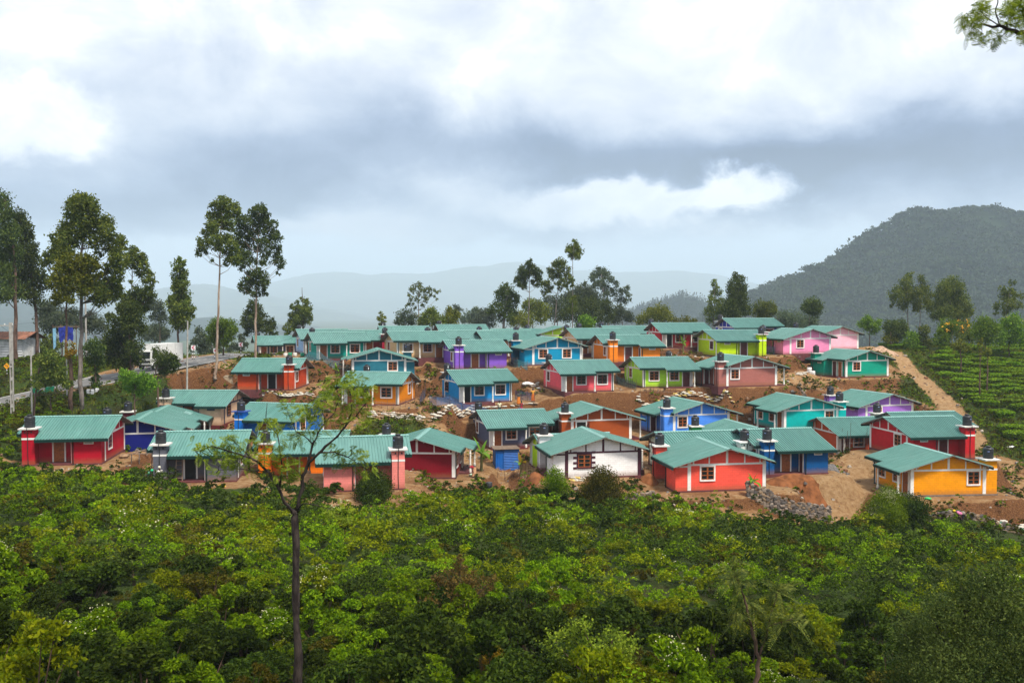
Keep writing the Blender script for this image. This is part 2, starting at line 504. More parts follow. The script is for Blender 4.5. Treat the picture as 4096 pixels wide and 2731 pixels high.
def build_house(h):
    o = h['opt']; m = h['m']; X = lambda x: x*m
    trim = M[o.get('trim', 'white')]; tw = o.get('trim', 'white')
    wm = wall_mat(h['col']); wtm = wall_mat(o.get('tower_col', h['col']))
    r = empty('house', (h['pos'][0], h['pos'][1], h['base']), h['rot'])
    tag(r, h['label'], 'house', 'painted houses with green metal roofs')
    if h['lx'] != 1: r.scale = (h['lx'], 1, 1)
    # walls
    w = MB()
    pent = [(-HY, .1), (HY, .1), (HY, ZP), (0, APEX), (-HY, ZP)]
    w.prism_x(pent, -HX, HX)
    bt = o.get('bath', 'n')      # bath block at the far end from the tower ('n') or beside it ('t')
    bx0, bx1 = (.8, HX) if bt == 'n' else (-2.2, -.1)
    w.prism_x([(HY, .1), (HY+1.1, .1), (HY+1.1, zu(HY+1.1)-.02), (HY, ZP-.03)], X(bx0), X(bx1))
    w.build('wall', wm, r)
    # plinth, verandah floor and back step
    p = MB(); e = .05
    p.box(-HX-e, HX+e, -HY-e, HY+e, -.9, .15)
    p.box(X(-HX-e), X(.75), -HY-1.25, -HY-e, -.9, .13)
    p.box(X(-HX-e), X(HX+e), HY+e, HY+1.15, -.9, .13)
    p.build('plinth', M[o.get('plinth', 'plinth_red')], r)
    # trim bands, corner pilasters and gable studs
    for sx in (-1, 1):
        t = MB(); a, b2 = sx*HX, sx*(HX+.03)
        for sy in (-1, 1):
            t.box(sx*(HX-.28), b2, sy*(HY-.27), sy*(HY+.03), .15, ZP-.045)
        t.box(a, sx*(HX+.022), -HY+.27, HY-.27, 2.26, 2.42)
        for yc, ww in ((-3.0,.11), (-1.6,.12), (0,.20), (1.6,.12), (3.0,.11)):
            y0, y1 = yc-ww/2, yc+ww/2
            top = [(y1, zu(y1)-.02), (y0, zu(y0)-.02)] if yc else [(y1, zu(y1)-.02), (0, zu(0)-.02), (y0, zu(y0)-.02)]
            t.prism_x([(y0, 2.42), (y1, 2.42)] + top, a, sx*(HX+.018))
        if bt == 'n' and sx == m: t.box(X(HX), X(HX+.02), HY+.03, HY+1.08, 2.14, 2.28)
        t.build('trim', trim, r)
    # roof
    fe, fs = o.get('front_reach', 4.9), 4.1
    front = [(X(-4), X(.62), fe), (X(.62), X(4), fs)]
    if bt == 't': rear = [(X(-4), X(.05), 5.0), (X(.05), X(4), 4.1)]
    elif o.get('rear_step'): rear = [(X(-4), X(-2.15), 3.72), (X(-2.15), X(.55), 4.15), (X(.55), X(4), 5.0)]
    else: rear = [(X(-4), X(-2.15), 3.72), (X(-2.15), X(4), 5.0)]
    rm, gm = roof_mesh(front, rear)
    ro = rm.build('roof', [M['roof'], M['soffit']], r)
    for g_ in gm: g_.build('gutter', M['gutter'], ro)
    rc = MB()
    z0 = zu(0)
    for sg in (-1, 1):
        rc.add([(-4.02,0,z0+.118),(4.02,0,z0+.118),(4.02,sg*.26,z0+.118-.26*TP),(-4.02,sg*.26,z0+.118-.26*TP)], [(0,1,2,3) if sg < 0 else (3,2,1,0)])
    rc.build('ridge_cap', M['ridge'], ro)
    if o.get('hatch'):
        hb = MB(); y0, y1, xa, xb = -2.2, -3.0, X(-2.4), X(-.4)
        for k in range(10):
            xx = xa + (xb-xa)*k/10; x2 = xa + (xb-xa)*(k+.8)/10
            hb.add([(xx,y0,zu(y0)+.15),(x2,y0,zu(y0)+.15),(x2,y1,zu(y1)+.15),(xx,y1,zu(y1)+.15)], [(0,1,2,3)])
        hb.build('skylight', M['ridge'], ro)
    # verandah
    fr = tw if tw != 'plum' else 'plum'
    ph = zu(4.6) - .15 - .02
    add_post(r, X(-3.15), -4.6, ph); add_post(r, X(.5), -4.6, ph)
    sash = o.get('sash', 'sash'); dm = o.get('door', 'door')
    add_door(r, X(-2.45), -HY, 0, mat=dm, frame=fr, opened=o.get('open_door', False))
    add_window(r, X(-.85), -HY, 1.52, 0, frame=fr, sash=sash)
    add_window(r, X(1.85), -HY, 1.52, 0, 1.2, 1.12, frame=fr, sash=sash, opened=0)
    # gables: one window each, near the rear corner
    gw = o.get('gable_windows', [1.75])
    near = X(1)          # sign of the bath end
    for yy in gw: add_window(r, X(HX), yy, 1.60, pi/2*near, 1.14, 1.12, frame=fr, sash=sash, opened=o.get('open_bath_gable', 0))
    if not o.get('blank_t'): add_window(r, X(-HX), 2.35, 1.60, -pi/2*near, 1.05, 1.12, frame=fr, sash=sash, opened=o.get('open_gable', 0))
    # rear
    if bt == 'n':
        add_door(r, X(-.55), HY, pi, mat=dm, frame=fr, opened=o.get('open_rear', False))
        add_door(r, X(bx0), HY+.58, -pi/2*near if m > 0 else pi/2, w=.62, h=1.9, mat='door_dark', frame=fr)
    else:
        add_door(r, X(.85), HY, pi, w=.8, mat='door_dark', frame=fr); add_door(r, X(2.1), HY, pi, w=.8, mat=dm, frame=fr)
    v = MB(); vx = X((bx0+bx1)/2 + (.2 if bt == 'n' else 0))
    yv = HY+1.1
    v.box(vx-.42, vx+.42, yv, yv+.03, 1.78, 2.16)
    vo = v.build('vent', M[o.get('vent', tw)], r)
    s = MB()
    for k in range(4): s.box(vx-.33, vx+.33, yv+.032, yv+.036, 1.85+k*.07, 1.885+k*.07)
    s.build('louvre', M['louvre'], vo)
    # downpipes
    for (xx, yy, zz) in ((X(3.15), -HY-.09, zu(4.1)-.1), (X(.95 if bt == 'n' else 3.1), HY+1.19 if bt == 'n' else HY+.09, zu(4.9)-.1)):
        d = MB(); d.tube([(xx, yy, -.1), (xx, yy, zz-.25), (xx, yy+(.42 if yy > 0 and bt == 'n' else .0), zz)], .045, 6)
        d.build('downpipe', M['gutter'], r)
    # tower and tank
    if not o.get('no_tower'):
        T = MB(); x0, x1, y0, y1 = X(-HX), X(-2.25), HY+.02, HY+1.08
        TH = 3.12
        T.box(x0, x1, y0, y1, .1, TH)
        to = T.build('tank_tower', wtm, r)
        c = MB(); c.box(X(-HX-.24), X(-2.01), y0-.22, y1+.22, TH, TH+.11); c.build('cap', M[o.get('cap', 'slab')], to)
        b = MB(); b.box(min(x0,x1)-.018, max(x0,x1)+.018, y0, y1+.018, 2.24, 2.40); b.build('band', trim, to)
        pm = MB(); px = X(-2.78)
        pm.tube([(px, y1+.25, TH+.3), (px, y1+.26, TH-.05), (px, y1+.05, TH-.3), (px+.03, y1+.04, 1.2), (px, y1+.04, .1)], .03, 6)
        for q in (-.28, .25): pm.box(px+q-.06, px+q+.06, y1-.005, y1+.01, TH-.30, TH-.16)  # not pipe: black blocks paint the shade inside two small vent holes
        pm.build('pipe', M['pipe'], to)
        local = Vector((X(-2.78)*h['lx'], HY+.55, TH+.11))
        wp = Matrix.Rotation(h['rot'], 4, 'Z') @ local
        water_tank((h['pos'][0]+wp.x, h['pos'][1]+wp.y, h['base']+wp.z), h['short'], o.get('tank', 0), RNG.uniform(-.7, .7), white=o.get('white_sticker', False))
    return r

def solve_L(px1, px2, ym, rot, lx):
    half = ROOF_L/2*lx
    P = at((px1+px2)/2, ym, F*ROOF_L*lx/(px2-px1))
    for _ in range(12):
        def res(P):
            a = proj(P - half*np.array([cos(rot), sin(rot), 0])); b = proj(P + half*np.array([cos(rot), sin(rot), 0]))
            xs = sorted((a[0], b[0]))
            return np.array([xs[0]-px1, xs[1]-px2, (a[1]+b[1])/2-ym])
        r0 = res(P); J = np.zeros((3,3))
        for k in range(3):
            e = np.zeros(3); e[k] = .01
            J[:,k] = (res(P+e)-r0)/.01
        P = P - np.linalg.solve(J, r0)
    return P

def place(kind, t, geo, az, col, short, label, lx=1.0, **opt):
    a = radians(az)
    if kind in ('F', 'R'):
        rot = -a + (pi if kind == 'R' else 0)
        m = (1 if t == 'l' else -1) * (1 if kind == 'F' else -1)
        P = solve_L(*geo, rot, lx)
    else:
        rot = -a + (-pi/2 if kind == 'GL' else pi/2)
        m = {('GL','n'): -1, ('GL','f'): 1, ('GR','f'): -1, ('GR','n'): 1}[(kind, t)]
        N = at(*geo)
        P = N + ROOF_L/2*np.array([sin(a), cos(a), 0])
    HOUSES.append(dict(kind=kind, t=t, rot=rot, m=m, pos=P, base=P[2]-RIDGE_TOP, col=col, short=short, label=label, opt=opt, lx=lx))

def all_houses():
    p = place
    p('R','l',(125,490,1661),-9,(.34,.006,.026),'crimson house','crimson house with white trim, front row, tank tower at its bank end', open_rear=False, lx=0.97)
    p('GR','f',(544,1678,91),-11,(.010,.016,.15),'dark blue house','dark navy blue house seen gable-on, tucked behind the crimson house', blank_t=True, cap='slab', gable_windows=[], hatch=False)
    p('GR','f',(612,1648,99),-9,(.13,.012,.03),'wine house behind the navy one','wine red house mostly hidden behind the navy house, roof with a skylight panel', gable_windows=[], hatch=True)
    p('R','l',(627,1007,1720),-8,(.105,.108,.125),'grey house','grey house in the front row with an open dark doorway and wide porch', open_rear=True, plinth='plinth_red')
    p('R','l',(672,958,1558),1,(.58,.44,.32),'cream house with navy trim','cream house with dark navy trim and a stepped rear eave, below the orange-red house', rear_step=True, trim='navy', vent='navy', plinth='oxide', lx=1.06)
    p('R','l',(1000,1262,1610),14,(.008,.20,.58),'bright blue house','bright blue house behind the feathery tree, with blue tower and white trim', cap='sticker_blue')
    p('R','l',(1035,1402,1720),-5,(.72,.22,.008),'orange house','orange house between the grey and the pink houses, half behind the feathery tree', lx=1.06)
    p('R','r',(1262,1633,1741),-11,(.68,.27,.24),'salmon pink house','salmon pink blockwork house in the front row, its tower at the right end', plinth='plinth_red', lx=0.95)
    p('GR','f',(1662,1754,86),4,(.17,.007,.018),'maroon house','maroon house seen gable-on with white posts, next to the salmon pink house', gable_windows=[])
    p('R','r',(969,1226,1431),0,(.42,.070,.018),'orange-red house','orange-red house behind blue netting, its tower at the right end', open_rear=True, lx=1.02)
    p('GL','f',(1517,1399,123),-10,(.030,.15,.19),'steel teal house','steel teal house seen gable-on, standing above the mustard house')
    p('F','l',(1390,1645,1485),8,(.60,.25,.006),'mustard house','mustard yellow house behind the feathery tree crown, with white window frames', white_sticker=True, sash='sash')
    p('R','l',(1771,2011,1358),-16,(.24,.12,.47),'purple house','purple house with white trim and a purple tank tower on the left', lx=1.06)
    p('F','l',(1786,2030,1476),-19,(.008,.26,.50),'azure house','azure house with open gable window and people in its yard behind blue netting', white_sticker=True, open_door=True, open_gable=1, sash='sash_dark', lx=0.97)
    p('GR','f',(2236,1350,127),-16,(.006,.25,.38),'turquoise house','turquoise house seen gable-on with two gable windows, above the azure house', gable_windows=[2.0,-1.35], vent='slab')
    p('F','l',(2194,2437,1438),-14,(.74,.145,.18),'rose pink house','rose pink house with white posts on its porch, between the azure and pale green houses', white_sticker=True, sash='sash_dark', lx=1.0)
    p('F','r',(2519,2752,1426),-10,(.40,.64,.055),'pale green house','pale lime green house with a dark red door on its porch at the right', white_sticker=True, door='door_dark', lx=0.99)
    p('GR','n',(3020,1426,117),-16,(.32,.145,.125),'mauve brown house','mauve brown house seen gable-on, tower in front of its roof', plinth='plinth_red')
    p('GR','f',(3483,1402,131),-17,(.004,.255,.19),'emerald house','emerald green house seen gable-on at the head of the dirt track', bath='t', plinth='oxide', white_sticker=True)
    p('R','r',(2809,3028,1318),-11,(.46,.61,.008),'lime yellow house','lime yellow house with matching lime tower at its right end, behind the mauve brown house', door='door_dark', sash='sash_dark', lx=1.06)
    p('GR','f',(3254,1315,138),-18,(.73,.30,.47),'bubblegum pink house','bubblegum pink house seen gable-on with a varnished window', tank=1)
    p('GR','f',(3373,1305,151),-19,(.73,.47,.55),'pale pink house','pale pink windowless gable of the farthest house, at the right end of the back row', gable_windows=[])
    p('F','l',(2888,3095,1272),-9,(.055,.065,.34),'royal blue house','royal blue house at the top of the village, only its gable and roof showing', lx=1.08, white_sticker=True)
    p('F','l',(2604,2818,1290),-9,(.40,.030,.045),'dark rose house','dark rose red house with a banana plant before its porch, back row', open_door=True, lx=1.06)
    p('F','l',(2265,2484,1312),-14,(.66,.50,.31),'beige house behind the turquoise one','beige house behind the turquoise house, only gable and windows showing', tank=1, lx=1.09)
    p('F','l',(2404,2612,1302),-12,(.45,.42,.40),'grey house behind the dark rose one','pale grey house in the back row, only its roof showing', lx=1.1)
    p('R','l',(2380,2617,1338),-11,(.70,.25,.018),'tangerine house','tangerine house with a stepped eave, behind the rose pink house', rear_step=True, door='door_dark', lx=1.09)
    p('GL','f',(2253,1306,152),-8,(.45,.66,.06),'yellow-green house','yellow-green house in the back row with a lime tank tower, half hidden', tank=1, cap='slab')
    p('F','r',(1960,2165,1314),-14,(.20,.012,.04),'plum house','plum coloured house in the back row, only its roof and tower showing', lx=1.08)
    p('F','r',(1905,2126,1321),-15,(.62,.32,.12),'tan house','tan house with white trim directly behind the purple house', tank=1, lx=1.06)
    p('F','r',(1765,1972,1320),-15,(.50,.42,.32),'house behind the tan one','plain house in the back row, its roof showing between the cream and the tan house', tank=1)
    p('F','r',(1546,1773,1324),-20,(.66,.50,.30),'cream house with white trim','cream yellow house with white trim, behind the steel teal house', tank=1, lx=1.04)
    p('F','l',(1512,1716,1303),-14,(.60,.25,.30),'farthest pink-capped house','farthest house left of centre, only its long green roof and pink tower cap showing', white_sticker=True, lx=1.03)
    p('F','l',(1742,1943,1297),-14,(.5,.45,.4),'farthest centre house','farthest house near the centre, only its long green roof showing below the trees', lx=1.06, white_sticker=True)
    p('R','r',(1342,1550,1319),-19,(.22,.010,.035),'wine house of the back row','wine red back-row house, tower showing between sea green and cream', tank=1, lx=1.02)
    p('F','l',(1231,1460,1328),-21,(.008,.26,.225),'sea green house','sea green house behind teal netting at the left of the back row', lx=1.03)
    p('F','l',(1182,1390,1315),-21,(.37,.54,.78),'powder blue house','powder blue house at the left end of the back row', white_sticker=True)
    p('F','l',(1010,1200,1342),-20,(.085,.09,.13),'dark slate house','dark slate house beside the road bend, leftmost of the back row')
    p('F','l',(1905,2176,1636),-15,(.085,.092,.135),'slate blue house','slate blue-grey house with a maroon plinth and white porch posts, mid village', plinth='oxide', lx=0.97)
    p('GR','n',(2415,1630,103.5),-14,(.28,.080,.018),'rust brown house','rust brown house seen gable-on with an open window', open_gable=1, plinth='oxide', sash='sash_dark')
    p('GR','n',(2818,1610,106.5),-16,(.10,.30,.72),'sky blue house','sky blue house seen gable-on, its tower painted blue')
    p('GL','n',(3260,1592,107),-16,(.0,.34,.33),'aqua green house','aqua green house seen gable-on with two porch posts, below the stone wall', cap='slab')
    p('GR','f',(3575,1576,115),-18,(.36,.19,.52),'lilac house','lilac house seen gable-on beside the dirt track')
    p('F','l',(3265,3528,1666),-10,(.42,.095,.032),'brick red house','brick red house with white trim and tall bamboo poles in its yard', white_sticker=True, door='door_dark')
    p('R','r',(3529,3812,1663),-9,(.43,.020,.028),'scarlet house','scarlet house with a scarlet tower at its right end, right side of the village', door='door_dark', lx=0.98)
    p('F','l',(3545,3816,1644),-9,(.5,.4,.35),'house behind the scarlet one','house directly behind the scarlet house, only its roof and tank showing', lx=1.02)
    p('GL','n',(3813,1820,83),-6,(.84,.35,.004),'golden yellow house','golden yellow house at the right end of the front row', plinth='plinth_grey')
    p('GR','f',(2921,1794,80.5),-9,(.78,.125,.085),'coral house','coral red blockwork house in the front row, with a white-framed window')
    p('R','l',(2949,3244,1711),-10,(.004,.085,.21),'petrol blue house','petrol blue house with two wooden doors, behind the coral house', lx=0.95)
    p('R','r',(2616,2955,1721),-12,(.74,.73,.69),'white house with brown trim','white house with brown trim, long roof behind the coral house', trim='oxide', cap='white', lx=1.1)
    p('GR','f',(3034,1708,97),-12,(.02,.26,.075),'green-towered house','house behind the white one with brown trim, its tower painted grass green', cap='slab')
    p('GR','f',(2422,1748,84),-11,(.76,.76,.78),'white house with plum trim','white house with dark plum trim and a toothed plum window surround, front row centre', trim='plum', plinth='plinth_red', vent='white')
    p('R','l',(2133,2437,1731),-12,(.47,.64,.012),'chartreuse house','chartreuse house peeking out behind the white house with plum trim', no_tower=True, lx=0.97)
# ---------------------------------------------------------------- terrain
def sstep(x): x = np.clip(x, 0, 1); return x*x*(3-2*x)

def _vnoise(x, y, seed):
    def h(i, j):
        n = (i.astype(np.int64)*374761393 + j.astype(np.int64)*668265263 + seed*1442695041) & 0x7fffffff
        n = ((n ^ (n >> 13)) * 1274126177) & 0x7fffffff
        return ((n ^ (n >> 16)) & 0xffff) / 65535.0
    i, j = np.floor(x), np.floor(y); fx, fy = sstep(x-i), sstep(y-j)
    return (h(i,j)*(1-fx)+h(i+1,j)*fx)*(1-fy) + (h(i,j+1)*(1-fx)+h(i+1,j+1)*fx)*fy - .5
def fbm(x, y, f, seed=1, octs=4):
    r = 0; a = 1
    for k in range(octs):
        r = r + a*_vnoise(x*f, y*f, seed+k*17); a *= .5; f *= 2.03
    return r

# road: right-hand (near) and left-hand (far) edge, matched point by point: (px, py, distance)
ROAD_NEAR = [(-500,1745,97),(-250,1692,101),(0,1637,105),(287,1576,108.5),(469,1532,111),(619,1493,114),(760,1466,122),(880,1443,133),(960,1425,146),(1010,1415,160)]
ROAD_FAR  = [(-500,1685,106),(-250,1636,110),(0,1587,114),(150,1552,115),(300,1516,116.5),(453,1484,121),(600,1456,128),(731,1437,137),(850,1422,150),(900,1412,164)]

CTRL = []; PADS = []; ROADXY = None
def prep_terrain():
    global ROADXY, _W, _C
    for h in HOUSES:
        c, s = cos(h['rot']), sin(h['rot'])
        PADS.append((h['pos'][0], h['pos'][1], c, s, h['base'], 4.6*h['lx'], 5.3))
        CTRL.append((h['pos'][0], h['pos'][1], h['base']-.05))
        if h['short'] == 'azure house': PADS.append((3.2, 112.6, c, s, h['base'], 2.6, 4.8)); PADS.append((h['pos'][0]+.6, h['pos'][1]-2.0, c, s, h['base'], 5.4, 5.2))
    n, f = np.array([at(*p) for p in ROAD_NEAR]), np.array([at(*p) for p in ROAD_FAR])
    def resample(P, k=60):
        d = np.r_[0, np.cumsum(np.linalg.norm(np.diff(P[:, :2], axis=0), axis=1))]
        t = np.linspace(0, d[-1], k)
        return np.stack([np.interp(t, d, P[:, i]) for i in range(3)], 1)
    n, f = resample(n), resample(f)
    def smooth(P):
        for _ in range(12):
            P[1:-1] = .25*P[:-2] + .5*P[1:-1] + .25*P[2:]
        return P
    n, f = smooth(n), smooth(f)
    zz = (n[:,2]+f[:,2])/2; n[:,2] = f[:,2] = zz
    ROADXY = (n, f)
    for P in (n, f):
        for q in P[::6]: CTRL.append((q[0], q[1], q[2]))
    pix = [ # visible ground: (px, py, distance)
        (0,1700,93),(0,1850,80),(250,1900,77),(330,1880,80),(150,1760,88),(420,1660,97),(560,1640,104),(620,1560,112),
        (760,1500,114),(950,1500,117),(820,1560,112),(700,1440,145),(1000,1430,150),
        (0,1470,121),(150,1500,121),(60,1445,132),(200,1440,128),(330,1470,127),(420,1445,135),
        (1100,1950,77),(1750,1960,84),(2000,1960,88),(2150,1940,88),(2300,1960,82),(2600,1950,84),
        (1500,1700,103),(1750,1690,105),(1350,1640,110),(2000,1655,112),
        (3000,2010,84),(3250,2040,84),(3350,2060,84),(3430,1990,89),(3500,2030,86),(3900,2090,83),(4050,2080,84),(4090,1960,92),
        (3420,1850,96),(3700,1770,101),(3900,1790,103),(4090,1850,96),(4096,1700,112),(4096,1560,130),(4096,1450,150),(4090,1380,170),
        (3870,1700,113),(3790,1600,120),(3700,1520,131),(3600,1440,143),(3560,1395,152),(3700,1375,165),(3900,1400,160),(3950,1500,138),
        (2900,1590,122),(3100,1560,122),(3300,1580,124),
        (3000,2030,80.2),(3100,2058,78.6),(3250,2066,79),(3800,2072,76.6),(3920,2097,76.2),(4096,2117,76.4),
        (0,2731,29),(600,2731,31),(1300,2731,33),(2048,2731,34),(3000,2731,35),(3700,2731,36),(4096,2731,36.5),
        (0,2300,45),(1000,2300,48),(2048,2300,50),(3000,2300,54),(4096,2300,58),
        (0,2040,62),(1000,2080,64),(2048,2100,68),(3000,2140,72),(3800,2180,74),(4096,2160,77)]
    for p in pix: CTRL.append(tuple(at(*p)))
    CTRL.extend([(0,4,17.6),(-12,6,17.5),(12,6,17.5),(0,14,12),(-15,16,12.5),(18,16,11.5),(-60,20,12),(60,20,10),(-45,45,9.5),(60,45,4)])
    for x in (-90,-60,-30,0,30,60,90):
        CTRL.append((x, 178, 10.5 if x > -50 else 8)); CTRL.append((x, 225, 1.5)); CTRL.append((x*1.3, 300, -18))
    CTRL.extend([(-100,100,7),(-110,140,8),(-90,120,10.5),(110,110,5),(120,150,8),(95,80,2),(-90,60,9),(100,180,10),(130,220,6)])
    C = np.array(CTRL)
    n_ = len(C)
    D = np.hypot(C[:,None,0]-C[None,:,0], C[:,None,1]-C[None,:,1])
    A = np.zeros((n_+3, n_+3)); A[:n_,:n_] = -D + np.eye(n_)*.35
    A[:n_,n_] = 1; A[:n_,n_+1:] = C[:,:2]/100; A[n_:,:n_] = A[:n_,n_:].T
    _W = np.linalg.solve(A, np.r_[C[:,2], 0,0,0]); _C = C

def dist_poly(x, y, P):
    """distance to a polyline and the parameter along it"""
    best = np.full(x.shape, 1e9); par = np.zeros(x.shape)
    for i in range(len(P)-1):
        a, b = P[i,:2], P[i+1,:2]; ab = b-a; L2 = ab@ab+1e-9
        t = np.clip(((x-a[0])*ab[0]+(y-a[1])*ab[1])/L2, 0, 1)
        d = np.hypot(x-a[0]-t*ab[0], y-a[1]-t*ab[1])
        q = d < best
        best = np.where(q, d, best); par = np.where(q, i+t, par)
    return best, par

def terrain(x, y, rough=True):
    x = np.asarray(x, float); y = np.asarray(y, float); shp = x.shape
    x = x.ravel(); y = y.ravel()
    z = np.empty_like(x)
    n_ = len(_C)
    xc, yc = np.clip(x, -140, 160), np.clip(y, 0, 310)
    for i in range(0, len(x), 20000):
        a, b = xc[i:i+20000], yc[i:i+20000]
        D = np.hypot(a[:,None]-_C[None,:,0], b[:,None]-_C[None,:,1])
        z[i:i+20000] = -D@_W[:n_] + _W[n_] + a/100*_W[n_+1] + b/100*_W[n_+2]
    far = np.hypot(x-xc, y-yc)
    z = np.where(far > 0, np.maximum(z - far*.12, -75), z)
    if rough:
        z = z + fbm(x, y, .11, 3)*.9 + fbm(x, y, .5, 9)*.30 + fbm(x, y, 1.3, 29, 2)*.10
    # house pads
    ws = np.zeros_like(z); zs = np.zeros_like(z); wm = np.zeros_like(z)
    for (cx, cy, c, s, zb, hx, hy) in PADS:
        near = np.abs(x-cx)+np.abs(y-cy) < 22
        if not near.any(): continue
        dx, dy = x[near]-cx, y[near]-cy
        u, v = dx*c+dy*s, -dx*s+dy*c
        d = np.hypot(np.maximum(np.abs(u)-hx, 0), np.maximum(np.abs(v)-hy, 0))
        d = d + fbm(x[near], y[near], .4, 5)*.8
        w = sstep((2.3 - d)/1.75)
        ws[near] += w**3+1e-9; zs[near] += (w**3+1e-9)*zb; wm[near] = np.maximum(wm[near], w)
    z = np.where(ws > 0, z*(1-wm) + wm*zs/np.maximum(ws, 1e-9), z)
    # road bed
    n, f = ROADXY; mid = (n+f)/2; half = np.linalg.norm(n[:,:2]-f[:,:2], axis=1)/2
    nr = (x < 5) & (y < 190) & (y > 60)
    if nr.any():
        d, t = dist_poly(x[nr], y[nr], mid)
        hw = np.interp(t, np.arange(len(half)), half)
        w = sstep(1 - (d-hw-.6)/2.5)
        zr = np.interp(t, np.arange(len(mid)), mid[:,2]) - .08
        z[nr] = z[nr]*(1-w) + zr*w
    return z.reshape(shp)

def zg(x, y): return float(terrain(np.array([x]), np.array([y]))[0])
def ground(px, d, dz=0.0):
    """point on the terrain in the photo column px at distance d"""
    x = (px-2048)/F*d*1.0
    return np.array([x, d, zg(x, d)+dz])
def ground_ray(px, py, d0=25, d1=260):
    """first hit of the view ray through a photo pixel with the terrain"""
    ds = np.arange(d0, d1, .4)
    P = np.array([at(px, py, d) for d in ds])
    t = terrain(P[:,0], P[:,1])
    k = np.argmax(P[:,2] < t)
    return np.array([P[k,0], P[k,1], t[k]]) if (P[:,2] < t).any() else np.array([P[-1,0], P[-1,1], t[-1]])

TRACK = None
GREEN = [(350,1650,100,13),(500,1610,104,9),(150,1700,94,10),(560,1570,109,6),(60,1640,98,10),(230,1760,88,5),(4020,1790,104,6),(4050,1700,111,8),(3860,1560,126,8),(3760,1440,142,8)]
def ground_mat():
    m, nt, b = new_mat('village_ground'); g = NG(nt)
    at_ = g.n('ShaderNodeAttribute'); at_.attribute_name = 'cover'
    cr, cg, cb = g.xyz(at_.outputs['Color'])     # r: green cover, g: worn track, b: bank (cut soil)
    P = g.coord('Object')
    n1 = g.noise(P, .35, 6, .6); n2 = g.noise(P, 2.2, 5, .65); n3 = g.noise(P, 9, 4, .6)
    soil = g.ramp(n2, [(.25, (.19,.085,.032)), (.43, (.35,.190,.078)), (.6, (.46,.30,.155)), (.8, (.56,.41,.24))])
    soil = g.mix(g.ss(n1, .42, .68, 0, .65), soil, (.20,.085,.034))
    cut = g.ramp(n3, [(.25, (.070,.028,.011)), (.5, (.175,.074,.028)), (.75, (.32,.155,.062))])
    sand = g.ramp(n2, [(.3, (.27,.145,.065)), (.5, (.40,.245,.118)), (.75, (.50,.34,.185))])
    green = g.ramp(n3, [(.3, (.014,.028,.006)), (.5, (.040,.070,.011)), (.7, (.085,.125,.020))])
    green = g.mix(g.ss(n1, .45, .7, 0, .6), green, (.055,.040,.018))
    c = g.mix(g.ss(g.m('ADD', cb, g.m('MULTIPLY', g.m('SUBTRACT', n2, .5), .9)), .35, .65), soil, cut)
    c = g.mix(g.ss(g.m('ADD', cg, g.m('MULTIPLY', g.m('SUBTRACT', n2, .5), .5)), .3, .6), c, sand)
    gm = g.ss(g.m('ADD', cr, g.m('MULTIPLY', g.m('SUBTRACT', n2, .5), 1.3)), .38, .62)
    c = g.mix(gm, c, green)
    n4 = g.noise(P, 1.1, 8, .72, .6)
    c = g.mix(g.ss(n4, .55, .72, 0, .45), c, (.11,.048,.020))
    n5 = g.noise(P, 26, 3, .6)
    c = g.mix(g.ss(n5, .58, .75, 0, .5), c, (.42,.33,.23))
    nt.links.new(c, b.inputs['Base Color']); b.inputs['Roughness'].default_value = .95; b.inputs['Specular IOR Level'].default_value = .1
    g.bump(g.m('ADD', g.m('ADD', n3, n2), g.m('ADD', n5, n4)), 1.0, .16, b)
    return m

def axis(segs):
    out = [segs[0][0]]
    for a, b, st in segs:
        n = max(1, round((b-a)/st)); out += list(np.linspace(a, b, n+1)[1:])
    return np.array(out)

def cover_of(x, y, z, slope):
    """r green cover, g worn track, b cut bank"""
    soil = np.zeros_like(x)
    for (cx, cy, c, s, zb, hx, hy) in PADS:
        d = np.hypot(x-cx, y-cy)
        soil = np.maximum(soil, sstep((11.5-d)/4.0))
    for px, py, d, r in ((760,1500,114,9),(930,1480,120,9),(840,1470,125,7),(3420,1900,94,6),(3430,2000,88,5),(3350,1850,97,8),(3700,1800,99,9),(3950,1980,90,9),(3950,2050,86,7),(3150,2000,87,9),(3000,1600,118,12),(2800,1590,119,9),(3150,1540,125,9),(640,1550,111,5),(3560,1400,150,5)):
        P = at(px, py, d)
        soil = np.maximum(soil, sstep((r+2-np.hypot(x-P[0], y-P[1]))/4))
    for px, py, d, r in GREEN:
        P = at(px, py, d)
        soil = soil*(1-sstep((r+2-np.hypot(x-P[0], y-P[1]))/4))
    dt, _ = dist_poly(x, y, TRACK); d2, _ = dist_poly(x, y, TRACK2)
    tr = np.maximum(sstep((2.0-dt)/1.2), sstep((2.3-d2)/1.5))
    n, f = ROADXY
    dr, _ = dist_poly(x, y, (n+f)/2)
    sh = sstep((6.3-dr)/1.5)
    front = sstep((y-62)/6)
    green = 1 - np.clip(np.maximum(np.maximum(soil*front, tr), sh*.75), 0, 1)
    green = np.where(y > 158, np.maximum(green, sstep((y-158)/8)), green)
    bank = sstep((slope-.28)/.45)
    # scrub floor: dark leaf litter with little patches of bare red soil
    return np.stack([green, tr, np.maximum(bank, 0)*(1-tr), np.ones_like(x)], 1)

